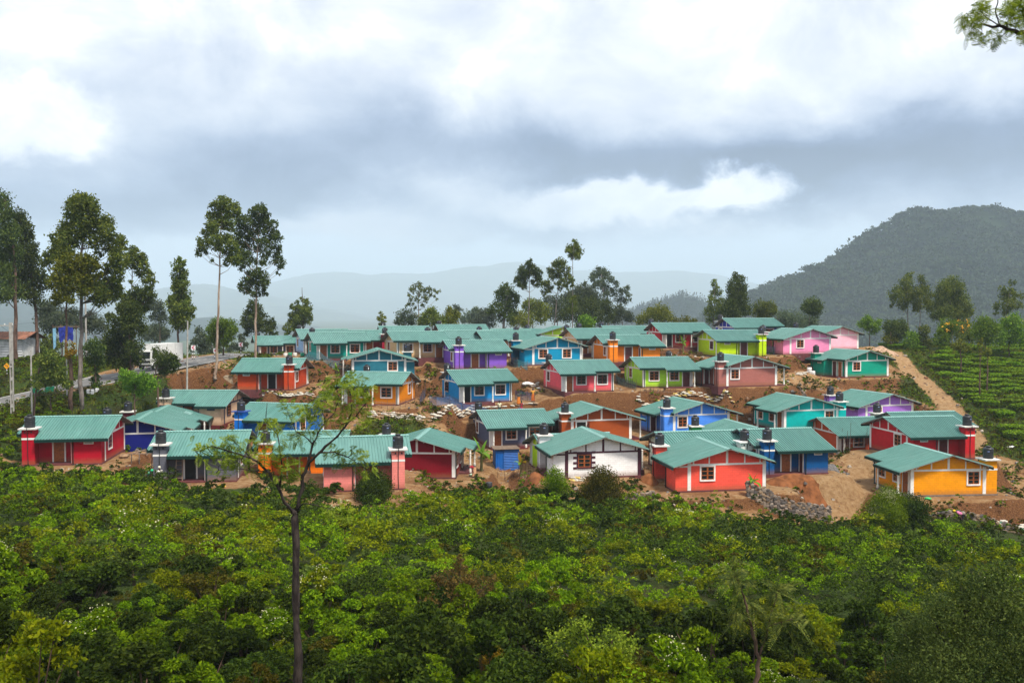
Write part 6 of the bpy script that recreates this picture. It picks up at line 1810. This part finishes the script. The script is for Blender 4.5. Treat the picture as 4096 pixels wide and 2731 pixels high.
    mound('grey gravel heap on the track above the golden yellow house', 3560, 1858, 93, 1.7, 1.3, .7, grv, 'gravel_heap', seed=4)
    mound('grey gravel heap near the petrol blue house corner', 3330, 1885, 90, 1.2, 1.1, .6, grv, 'gravel_heap', seed=5)
    mound('dark soil heap between the two white houses', 2596, 1893, 84, 1.0, .9, .9, red, seed=6)
    mound('rubble and soil heap at the head of the dirt track', 3530, 1408, 146, 2.6, 1.8, 1.3, flat('rubble', (.36,.24,.16), .95, .4, 4, spec=.1), seed=7)
    mound('loose red earth heap left of the dirt track', 3180, 2000, 84.5, 3.0, 1.6, .8, red, seed=8)
    banana(1925, 1885, 81, 3.0, 7, 'tall banana plant beside the maroon house porch', 3)
    banana(2083, 1905, 82, 1.9, 7, 'yellowing banana plant beside the blue shed', 4, True)
    banana(998, 1700, 98, 2.1, 6, 'banana plant at the foot of the bright blue tower', 5)
    banana(3010, 1985, 78, 1.9, 7, 'small banana plant in front of the coral house', 6)
    banana(2732, 1412, 138, 2.2, 5, 'banana plant before the dark rose house porch', 7)
    banana(1345, 1425, 126, 1.7, 5, 'young banana plant in the sea green house yard', 8)
    banana(845, 1720, 99, 1.4, 4, 'small banana plant at the corner of the navy house roof', 9)
    # blue corrugated shed
    p = gr(2022, 1883, 72, 100); p[1] += 1.0; p[2] = zg(p[0], p[1])
    r = empty('shed', p, radians(10)); tag(r, 'bright blue corrugated metal shed between the maroon and chartreuse houses', 'shed')
    bm = flat('blue_sheet', (.006,.105,.42), .4, .12, 2)
    def corr(x0, x1, z0, z1, y, vert, mat, name, par, nrm=-1, amp=.035, pitch=.16):
        vs = []; fs = []
        n = max(4, round(((x1-x0) if vert else (z1-z0))/pitch*2))
        for i in range(n+1):
            t = i/n; o = amp*(i % 2)*nrm
            if vert: vs += [(x0+(x1-x0)*t, y+o, z0), (x0+(x1-x0)*t, y+o, z1)]
            else: vs += [(x0, y+o, z0+(z1-z0)*t), (x1, y+o, z0+(z1-z0)*t)]
        for i in range(n): fs.append((i*2, i*2+2, i*2+3, i*2+1))
        m = MB(); m.add(vs, fs); return m.build(name, mat, par)
    corr(-1.15,-.35,-.2,1.75,-.9,True,bm,'door',r); corr(-.33,1.2,-.2,1.9,-.93,False,bm,'wall',r)
    m = MB(); m.box(-1.15,1.2,-.85,.9,-.2,1.72); m.build('frame', flat('shed_inside', (.02,.06,.2), .8, .1), r)
    m = MB()
    for k in range(6): m.box(-1.35,1.3,-1.15+k*.38,-.80+k*.38,1.93+.02*(k % 2),1.98+.02*(k % 2))
    m.build('roof', flat('old_board', (.16,.11,.075), .9, .3), r)
    # corrugated shack by the road
    p = at(55, 1442, 131); p[2] = zg(p[0], p[1]); r = empty('shack', p, radians(-6)); tag(r, 'whitish corrugated iron shack with a rusty roof at the far left', 'shack')
    zn = flat('whitewashed_iron', (.52,.52,.52), .6, .22, 1.5); ru = flat('rusty_iron', (.20,.085,.05), .85, .4, 1.5)
    corr(-1.2,2.6,-.3,3.3,-2.0,False,zn,'wall',r,pitch=.34,amp=.06); corr(-4.6,-1.2,-.3,3.3,-2.0,False,flat('dark_iron', (.06,.022,.02), .8, .3),'wall',r,pitch=.34,amp=.05)
    m = MB(); m.box(-4.6,2.55,-1.9,2.0,-.3,3.2); m.build('inner_wall', zn, r)
    m = MB(); n = 40
    vs = [(-5.2+8.6*i/n, y, z+.07*(i % 2)) for i in range(n+1) for y, z in ((-2.7,3.25),(0,4.2))]; m.add(vs, [(i*2,i*2+2,i*2+3,i*2+1) for i in range(n)])
    vs = [(-5.2+8.6*i/n, y, z+.07*(i % 2)) for i in range(n+1) for y, z in ((0,4.2),(2.7,3.2))]; m.add(vs, [(i*2,i*2+2,i*2+3,i*2+1) for i in range(n)]); m.build('roof', ru, r)
    # tarpaulin shelter
    p = at(272, 1392, 128); gz = zg(p[0], p[1]); p[2] = gz; r = empty('shelter', p); tag(r, 'pole shelter hung with a torn blue tarpaulin behind the lopped gum', 'shelter')
    hgt = at(272, 1306, 128)[2]-gz
    for x, y in ((-1.5,-1),(1.6,-1),(-1.4,1),(1.5,1)):
        m = MB(); m.tube([(x,y,-.3),(x,y,hgt+.3)], .05, 6); m.build('pole', M['bark_brown'], r)
    rng = np.random.default_rng(3); vs = []; fs = []; nx, nz = 14, 10
    for j in range(nz):
        for i in range(nx):
            vs.append((-.7+1.9*i/(nx-1)+rng.normal()*.05, -1.05-.12*sin(i*1.7+j*.6)*(j/nz), hgt-.1*sin(i*.7)-(hgt*.42)*j/(nz-1)*(.9+.12*sin(i*1.1))))
    for j in range(nz-1):
        for i in range(nx-1): fs.append((j*nx+i, j*nx+i+1, (j+1)*nx+i+1, (j+1)*nx+i))
    m = MB(); m.add(vs, fs); m.build('tarpaulin', flat('blue_tarp', (.012,.025,.26), .6, .4, 2), r)
    m = MB(); m.add([(-1.5,-1.1,hgt*.95),(-1.0,-1.2,hgt*.97),(-1.05,-1.15,hgt*.45),(-1.45,-1.05,hgt*.35)], [(0,1,2,3)]); m.build('cloth', flat('pale_blue_cloth', (.22,.45,.62), .7, .2), r)
    m = MB(); m.box(-1.5,1.6,-1,1,hgt-.04,hgt+.02); m.build('roof', flat('old_board', (.16,.11,.075), .9, .3), r)
    # pole pergola beside the grey house
    p = gr(590, 1885, 66, 100); p[2] = zg(p[0], p[1]); r = empty('pergola', p); tag(r, 'rough pole pergola between the crimson and the grey house', 'pergola')
    for x, y in ((-1.2,-.6),(-1.1,.9),(.6,-.6),(1.3,.9)):
        m = MB(); m.tube([(x,y,-.3),(x+.05,y,1.65)], .045, 6); m.build('post', M['bark_grey'], r)
    for a, b in (((-1.5,-.6,1.62),(1.5,-.7,1.7)),((-1.4,.9,1.66),(1.6,.9,1.72)),((-.9,-.9,1.72),(-.6,1.2,1.75)),((.2,-.9,1.75),(.6,1.2,1.74)),((1.2,-.9,1.76),(1.5,1.2,1.78))):
        m = MB(); m.tube([a,b], .04, 6); m.build('beam', M['bark_pale'], r)
    # ladder in the grey house porch
    h = [q for q in HOUSES if q['short'] == 'grey house'][0]
    R = Matrix.Rotation(h['rot'], 4, 'Z'); q = R @ Vector((1.35, 3.95, 0))
    r = empty('ladder', (h['pos'][0]+q.x, h['pos'][1]+q.y, h['base']+.14), h['rot']+pi); tag(r, 'wooden ladder leaning in the grey house porch', 'ladder')
    for x in (-.28,.28):
        m = MB(); m.tube([(x,-.35,0),(x*.8,.1,2.3)], .035, 6); m.build('rail', M['bark_pale'], r)
    for k in range(6):
        m = MB(); t = .1+.15*k; m.tube([(-.27,-.35+.45*t,2.3*t),(.27,-.35+.45*t,2.3*t)], .022, 5); m.build('rung', M['bark_pale'], r)
    # small loose things
    yc = flat('yellow_cloth', (.70,.42,.01), .6, .25, 5); wc = flat('white_plastic', (.70,.70,.68), .5, .15); bc = flat('blue_plastic', (.03,.14,.50), .45, .1)
    def bundle(px, py, d, s, mat, label, name='bundle', cat='bundle', seed=0):
        rng = np.random.default_rng(seed); p = gr(px, py, d-9, d+9); m = MB(); n = 12; vs = []; fs = []
        for i in range(7):
            t = i/6; rr = sin(pi*(.12+.80*t))
            for k in range(n): a = 2*pi*k/n; e = 1+rng.normal()*.16; vs.append((s*rr*cos(a)*e, s*.7*rr*sin(a)*e, s*.75*t))
        for i in range(6):
            for k in range(n): fs.append((i*n+k, i*n+(k+1)%n, (i+1)*n+(k+1)%n, (i+1)*n+k))
        fs.append(tuple(range(6*n, 7*n))); m.add(vs, fs); o = m.build(name, mat, loc=p, smooth=True); tag(o, label, cat)
    bundle(842, 1922, 75, .42, yc, 'crumpled yellow tarpaulin bundle before the grey house wall', seed=1)
    bundle(884, 1952, 73, .36, yc, 'second yellow cloth bundle lower down among the shrubs', seed=2)
    bundle(495, 1832, 81, .50, flat('brown_sacking', (.30,.19,.11), .8, .3, 4), 'tied sack bundle at the right corner of the crimson house', seed=3)
    bundle(3710, 2000, 78, .30, flat('green_plastic', (.03,.45,.12), .5, .2), 'bright green plastic bag in front of the golden yellow house', 'plastic_bag', 'bag', 4)
    bundle(1888, 1905, 80.2, .32, flat('pale_green_plastic', (.50,.66,.48), .5, .2), 'pale green bag beside the bending woman', 'plastic_bag', 'bag', 5)
    bundle(4045, 1795, 104, .45, wc, 'white plastic bag lying on the grass at the right edge', 'plastic_bag', 'bag', 6)
    bundle(2110, 1515, 112.5, .8, wc, 'white plastic sheet bundled below the turquoise house', 'plastic_sheet', 'sheet', 7)
    bundle(2155, 1556, 113.5, .34, wc, 'white sack bundle by the net fence corner', 'bundle', 'bundle', 8)
    def drum(px, py, d, r_, h_, mat, label, name='barrel', cat='barrel', onz=True):
        p = at(px, py, d); p[2] = zg(p[0], p[1])
        m = MB(); m.lathe([(r_*.95,0),(r_,.03),(r_,h_*.33),(r_*1.05,h_*.36),(r_,h_*.39),(r_,h_*.66),(r_*1.05,h_*.69),(r_,h_*.72),(r_,h_-.03),(r_*.92,h_)], 18); o = m.build(name, mat, loc=p, smooth=True); tag(o, label, cat)
    drum(1956, 1880, 84, .30, .95, M['tank'], 'black barrel at the left side of the blue shed')
    drum(2372, 1577, 110.5, .30, .55, flat('blue_grey_plastic', (.10,.16,.28), .5, .3), 'blue-grey tub at the foot of the rose pink porch post', 'tub', 'tub')
    for i, (px, c, lb) in enumerate(((1142, wc, 'white bucket'), (1160, flat('green_tub', (.01,.25,.13), .5, .1), 'dark green bucket'), (1180, wc, 'white drum'), (1210, flat('green_tub2', (.02,.36,.22), .5, .1), 'mint green bucket'))):
        drum(px, 1424, 140, .30, .5, c, lb + ' lined up behind the long teal net', 'bucket', 'bucket')
    for i, (px, lb) in enumerate(((3238, 'taller white drum beside the bubblegum pink house'), (3252, 'shorter white drum beside the bubblegum pink house'))):
        drum(px, 1422, 133, .32, .85-.25*i, wc, lb)
    # concrete retaining slab left of the orange-red house
    a = gr(850, 1540, 100, 125); b = gr(930, 1540, 100, 125); m = MB()
    t = at(925, 1500, a[1]+2.2); t2 = at(868, 1500, a[1]+2.2)
    m.add([a-[0,0,.3], b-[0,0,.3], t, t2, a+[0,.5,-.3], b+[0,.5,-.3], t+[0,.5,-.2], t2+[0,.5,-.2]], [(0,1,2,3),(3,2,6,7),(4,7,6,5),(0,3,7,4),(1,5,6,2)])
    o = m.build('retaining_slab', flat('rough_concrete', (.24,.19,.13), .95, .3)); tag(o, 'sloping rough concrete slab on the bank left of the orange-red house', 'retaining wall')
    # plum quoins of the white house window: toothed blocks
    hw = [o for o in bpy.data.objects if o.type == 'EMPTY' and o.get('label', '').startswith('white house with dark plum trim')][0]
    for win in [c for c in hw.children if c.name.startswith('window')]:
        if abs(win.location.x) < 3.2: continue
        m = MB()
        for sx in (-1, 1):
            for k in range(4): m.box(sx*.70, sx*1.02, -.045, .01, -.70+k*.46-.02, -.70+k*.46+.17)
        m.build('surround', M['plum'], win)
# ---------------------------------------------------------------- trees on the near slope
def fronds(P, D, L, pairs, pl, pw, rng, droop=.25):
    """feathery leaves: P bases, D directions; each a midrib with paired leaflets"""
    n = len(P); Vs = []
    D = D/np.linalg.norm(D, axis=1)[:,None]
    s = np.cross(D, rng.normal(size=(n,3))*.35+[0,0,1]); s /= np.linalg.norm(s, axis=1)[:,None]+1e-9
    for k in range(pairs):
        t = (k+.6)/pairs
        c = P + D*(L*t)[:,None] - np.array([0,0,1])*(droop*L*t*t)[:,None]
        ll = pl*L*(np.sin(pi*(.18+.78*t)))
        for sg in (-1,1):
            d = s*sg + D*.75 - np.array([0,0,.25]); d /= np.linalg.norm(d, axis=1)[:,None]
            w = np.cross(d, np.cross(D, s)); w /= np.linalg.norm(w, axis=1)[:,None]+1e-9
            V = np.empty((n,4,3)); V[:,0] = c; V[:,1] = c + d*(ll*.45)[:,None] + w*pw; V[:,2] = c + d*ll[:,None]; V[:,3] = c + d*(ll*.45)[:,None] - w*pw
            Vs.append(V.reshape(-1,3))
    # midrib blades
    w = s*.004
    e = P + D*L[:,None] - np.array([0,0,1])*(droop*L)[:,None]
    V = np.empty((n,4,3)); V[:,0] = P-w; V[:,1] = P+w; V[:,2] = e+w*.4; V[:,3] = e-w*.4
    Vs.append(V.reshape(-1,3))
    return np.concatenate(Vs)

def limb_tree(name, label, d, limbs, clusters, off, leaf, bark, fr, seed, cat='tree', dz=.35, ground_=True):
    """limbs: list of (pixel path, r0, r1); clusters of fronds about the twig ends"""
    rng = np.random.default_rng(seed); x0, y0, sc = off
    def W(x, y, dd=0): return at(x0+x/sc, y0+y/sc, d+dd)
    p0 = W(*limbs[0][0][0]); g0 = zg(p0[0], p0[1]) if ground_ else p0[2]
    base = np.array([p0[0], p0[1], min(p0[2], g0)-.1])
    r = empty(name, base); tag(r, label, cat)
    mb = MB(); ends = []
    for k, (path, ra, rb) in enumerate(limbs):
        ph = rng.uniform(-1,1)*(0 if k == 0 else dz*3)
        P = [W(x, y, ph*i/max(1,len(path)-1)) for i, (x, y) in enumerate(path)]
        if k == 0: P[0] = base
        Q = []
        for i in range(len(P)-1):
            for j in range(3):
                Q.append(P[i]+(P[i+1]-P[i])*j/3 + rng.normal(size=3)*ra*(.22 if (i or j) else 0))
        Q.append(P[-1]); Q = np.array(Q)
        rr = np.linspace(ra, rb, len(Q)) * (1+.12*rng.normal(size=len(Q)))
        if k == 0: rr[0] *= 1.2
        mb.tube(Q-base, np.maximum(rr, .006), 9)
        ends.append(Q)
    allp = np.concatenate(ends)
    Ps, Ds, Ls = [], [], []
    n, L0 = fr['n'], fr['L']
    for (x, y, r_) in clusters:
        c = W(x, y); q = allp[np.argmin(np.hypot(allp[:,0]/allp[:,1]-c[0]/c[1], (allp[:,2]-CAMZ)/allp[:,1]-(c[2]-CAMZ)/c[1]))]
        yy = q[1]+rng.normal()*dz*.6; c = at(x0+x/sc, y0+y/sc, yy); R = r_/sc/F*d
        mid = (c+q)/2 + rng.normal(size=3)*R*.3
        mb.tube(np.array([q, mid, c])-base, [.014*fr.get('tw',1), .009*fr.get('tw',1), .005], 5, cap=False)
        m = max(3, int(n*(R/fr['R0'])**1.6))
        a = rng.normal(size=(m,3)); a /= np.linalg.norm(a, axis=1)[:,None]
        a += (c-q)/(np.linalg.norm(c-q)+1e-6)*.5
        Ps.append(c + rng.normal(size=(m,3))*R*.58); Ds.append(a); Ls.append(L0*rng.uniform(.7,1.25,m))
    V = fronds(np.concatenate(Ps), np.concatenate(Ds), np.concatenate(Ls), fr['pairs'], fr['pl'], fr['pw'], rng, fr.get('droop', .25)) - base
    link('crown', np_mesh('crown', V, quadF(len(V)), M[leaf]), r)
    mb.build('trunk', M[bark], r, True)
    return r

def build_front():
    C = (700, 1550, 1.328)
    limb_tree('silky_oak', 'feathery silky oak on the near slope, forked crown before the orange house', 29.5,
        [([(655,1760),(650,1568),(645,1100),(640,680),(638,650)], .14, .105),
         ([(636,670),(580,610),(555,540),(500,450),(450,400),(400,370),(300,340),(200,310),(110,340)], .055, .010),
         ([(555,540),(570,430),(560,350),(545,250),(480,180),(490,80)], .030, .008),
         ([(645,660),(670,540),(685,470),(710,400),(780,330),(840,280),(900,210),(960,150),(1010,90)], .070, .012),
         ([(705,410),(735,300),(760,240),(800,180),(850,130),(870,60),(860,10)], .040, .008),
         ([(760,345),(850,345),(920,370),(1000,420)], .026, .007), ([(735,300),(690,260),(640,230),(590,110)], .022, .006),
         ([(648,650),(680,615),(740,620),(815,642)], .028, .008), ([(800,180),(780,110),(740,60)], .018, .006), ([(900,210),(940,130),(930,40)], .018, .006), ([(500,450),(420,440),(330,430),(230,440)], .018, .006), ([(400,370),(330,300),(280,255)], .014, .005)],
        T('100,325,20 150,320,25 200,310,35 190,370,30 250,340,40 290,300,35 280,250,25 300,370,40 340,330,45 350,390,35 400,360,40 240,410,35 300,430,30 220,450,25 440,290,35 450,380,35 500,360,35 380,420,30 480,200,35 510,170,30 550,230,40 560,290,40 590,120,30 630,140,30 600,200,25 640,270,35 660,240,35 560,380,40 600,420,40 540,430,35 640,430,35 650,470,30 590,470,40 600,90,25 690,130,40 700,180,40 740,130,45 780,90,45 760,190,45 800,150,40 830,60,40 860,110,45 900,60,50 920,120,40 960,90,45 1000,130,40 1030,60,45 990,40,40 1010,180,35 950,180,30 870,180,35 720,260,35 770,60,30 830,340,35 880,350,35 940,320,20 960,370,40 1010,400,40 1000,440,30 1040,430,20 900,400,30 870,660,40 800,670,30 690,100,25 810,-30,30 870,-30,35 930,-35,35 980,-30,30 840,-50,20 920,-60,22 150,350,25 120,340,20 270,330,35 330,300,30 800,20,40 860,0,40 930,0,40 1000,0,35'),
        C, 'grevillea', 'bark_dark', dict(n=19, L=.27, R0=.25, pairs=8, pl=.55, pw=.011, tw=1, droop=.3), 5)
    # tall silky oak standing outside the frame at the right: one bough reaches into the top corner
    limb_tree('silky_oak', 'feathery bough reaching in from a near tree at the top right corner', 12,
        [([(4300,9500),(4100,5000),(3900,2000),(3700,600),(3500,-1200)], .15, .07), ([(3720,700),(2600,640),(1900,600),(1344,470),(1130,400),(1000,350),(780,355),(640,300)], .045, .006),
         ([(1130,400),(1010,330),(950,170),(990,40),(1000,-60)], .010, .005), ([(1500,500),(1350,250),(1300,60),(1320,-100)], .016, .006), ([(2300,620),(2000,300),(1800,0)], .02, .006), ([(1000,350),(820,230),(740,120)], .008, .004)],
        T('560,180,70 650,260,90 560,330,90 640,390,90 740,110,80 820,150,80 720,200,80 850,210,60 760,500,80 1000,520,80 1080,470,70 1100,330,90 1080,200,90 1180,150,90 1250,240,90 1150,50,80 1100,20,60 1330,110,90 1300,30,70 1230,380,60 1330,470,60 1400,200,90 1500,300,90 1500,100,90 1700,250,120 1800,400,120 1900,100,120 2100,300,120 1450,480,70 1600,560,80 2400,500,140 2700,300,140 3000,500,160 3300,200,160'),
        (3700, 0, 3.394), 'grevillea', 'bark_dark', dict(n=13, L=.13, R0=.075, pairs=7, pl=.62, pw=.0055, tw=.35, droop=.35), 8)
    # pinnate sapling
    limb_tree('pinnate_tree', 'slim young tree with long drooping feather leaves at the lower right', 27,
        [([(668,1480),(670,1306),(682,1150),(660,1040),(640,950)], .075, .05), ([(640,950),(610,850),(590,760),(565,690),(545,640)], .035, .010), ([(690,1130),(735,1000),(755,880),(790,780),(800,730)], .035, .010),
         ([(640,950),(570,900),(540,880)], .018, .008), ([(745,950),(830,920),(890,905)], .018, .008), ([(660,1020),(655,900),(660,850)], .018, .008)],
        T('545,630,46 535,610,40 560,660,40 800,720,46 815,740,40 790,760,36 540,870,42 890,900,46 660,840,42 755,860,36 590,760,30 830,910,30 620,900,30 700,930,30'),
        (2600, 1900, 1.572), 'euc', 'bark_brown', dict(n=15, L=.66, R0=.2, pairs=15, pl=.24, pw=.016, tw=1, droop=.38), 9, dz=.3)
    A = (2600, 1900, 1.572); B = (1200, 1900, 1.568); D = (0, 1850, 1.78)
    tree('wattle_tree', 'dense dark wattle rising close by in the lower right corner', 20, [(3900,3100),(3880,2800),(3850,2600),(3860,2450)], .10,
        T('1780,900,120 1700,1000,130 1850,830,100 1950,680,90 2000,900,140 2100,750,150 2200,650,100 2250,800,120 2000,1100,170 2200,1000,170 1700,1150,120 1600,1000,80 1850,1250,200 2100,1250,200 2300,1150,150 2350,950,100 1600,1250,150 2400,1300,200'), 'euc_dark', ls=.058, cover=1.25, off=A, seed=201, bark='bark_dark', depth=.7)
    tree('bronze_bush', 'bronze-brown conical bush standing out of the green scrub', 41, [(1850,2620),(1850,2500),(1840,2300)], .07,
        T('1010,520,30 1000,580,50 950,640,60 1080,650,55 860,680,50 1180,680,50 1000,720,80 900,780,80 1120,780,80 820,850,70 1000,850,90 1180,860,80 900,930,80 1080,940,80 780,960,60 1230,950,60 960,1000,70 1040,1020,60'), 'brown_leaf', ls=.12, cover=1.3, off=B, seed=202, cat='bush')
    tree('yellowing_bush', 'yellow-orange leaved bush at the bottom of the slope, right of the bronze bush', 31, [(1965,2790),(1965,2700),(1960,2640)], .05,
        T('1180,1100,50 1230,1150,60 1160,1200,60 1260,1240,70 1180,1260,60'), 'yellow_leaf', ls=.10, cover=1.2, off=B, seed=203, cat='bush')
    tree('feathery_bush', 'wide yellow-green feathery bush with bare stems at the bottom centre right', 31, [(2400,2800),(2390,2680),(2380,2600)], .05,
        T('1600,1040,70 1700,1000,70 1780,960,60 1650,1130,90 1780,1080,80 1960,1030,80 2050,1080,80 1900,1130,80 2000,1180,80'), 'grevillea', ls=.11, cover=1.1, off=B, seed=204, cat='bush')
    tree('grey_sapling', 'grey-leaved sapling with a thin upright stem at the lower left', 31.5, [(155,2740),(154,2600),(152,2480)], .035,
        T('270,1080,50 260,1160,60 330,1200,65 200,1250,65 280,1280,75 350,1330,65 220,1380,60'), 'shrub_e', ls=.11, cover=1.0, off=D, seed=205)
    tree('leaning_sapling', 'broad-leaved sapling on a pale leaning stem left of the silky oak trunk', 46, [(968,2440),(955,2380),(930,2280)], .035,
        T('1560,680,50 1620,700,60 1520,740,60 1680,690,40 1590,780,50'), 'shrub_e', ls=.20, cover=1.3, off=D, seed=206, bark='bark_pale')
    tree('yellow_bush', 'yellow-green bush cut by the left edge near the bottom', 30, [(10,2800),(12,2650)], .04,
        T('20,1120,70 60,1180,60 10,1250,90 80,1300,80 40,1400,90'), 'shrub_b', ls=.10, cover=1.5, off=D, seed=207, cat='bush')
    tree('tall_shrub', 'dark tall shrub rising in front of the plum-trimmed white house', 76, [(2405,2010),(2405,1950)], .05,
        T('1880,20,70 1920,60,80 1840,80,70 1960,100,60 1880,130,80 1800,110,50'), 'shrub_d', ls=.17, cover=2.2, off=B, seed=208, cat='shrub')
    tree('tall_shrub', 'white-topped bright shrub left of the plum-trimmed white house wall', 77, [(2225,1985),(2225,1950)], .05,
        T('1600,10,50 1620,60,60 1560,60,50 1640,90,50'), 'shrub_a', ls=.16, cover=2.2, off=B, seed=209, cat='shrub',
        extra=[('blossom', T('1600,-10,40 1630,20,35'), 'flower', .06, .35)])
    tree('tall_shrub', 'white-topped bushy shrub at the bottom end of the dirt track', 76, [(3535,2090),(3535,2040)], .05,
        T('1500,150,70 1460,190,70 1540,200,70 1420,250,80 1520,260,80 1590,250,60'), 'shrub_a', ls=.16, cover=2.4, off=A, seed=210, cat='shrub',
        extra=[('blossom', T('1480,120,40 1500,150,50 1420,220,50'), 'flower', .06, .4)])
    tree('tall_shrub', 'rounded dark green shrub right of the white-topped one by the track', 76, [(3660,2085),(3660,2040)], .05,
        T('1640,190,70 1600,230,60 1690,220,60 1650,250,70'), 'shrub_c', ls=.16, cover=2.8, off=A, seed=211, cat='shrub')
    tree('tall_shrub', 'domed dark shrub in front of the salmon pink house door', 72, [(1500,1985),(1500,1940)], .05,
        T('470,40,70 430,70,60 520,80,60 400,100,60 470,110,80'), 'shrub_c', ls=.15, cover=2.6, off=B, seed=212, cat='shrub')
# ---------------------------------------------------------------- assemble
init_mats()
setup_view(); setup_light()
all_houses()
prep_terrain()
build_ground()
for h in HOUSES: build_house(h)
if 0:
    for o in bpy.data.objects:
        if len(o.get('label','').split()) > 16: print('LONG', o.name, o['label'])
    for h in HOUSES: print('H', h['short'], [round(float(v),1) for v in h['pos']], 'base', round(h['base'],2))
init_plants()
build_trees()
build_far()
build_scrub()
build_cover()
build_front()
build_people()
build_vehicles()
build_roadside()
build_yards()
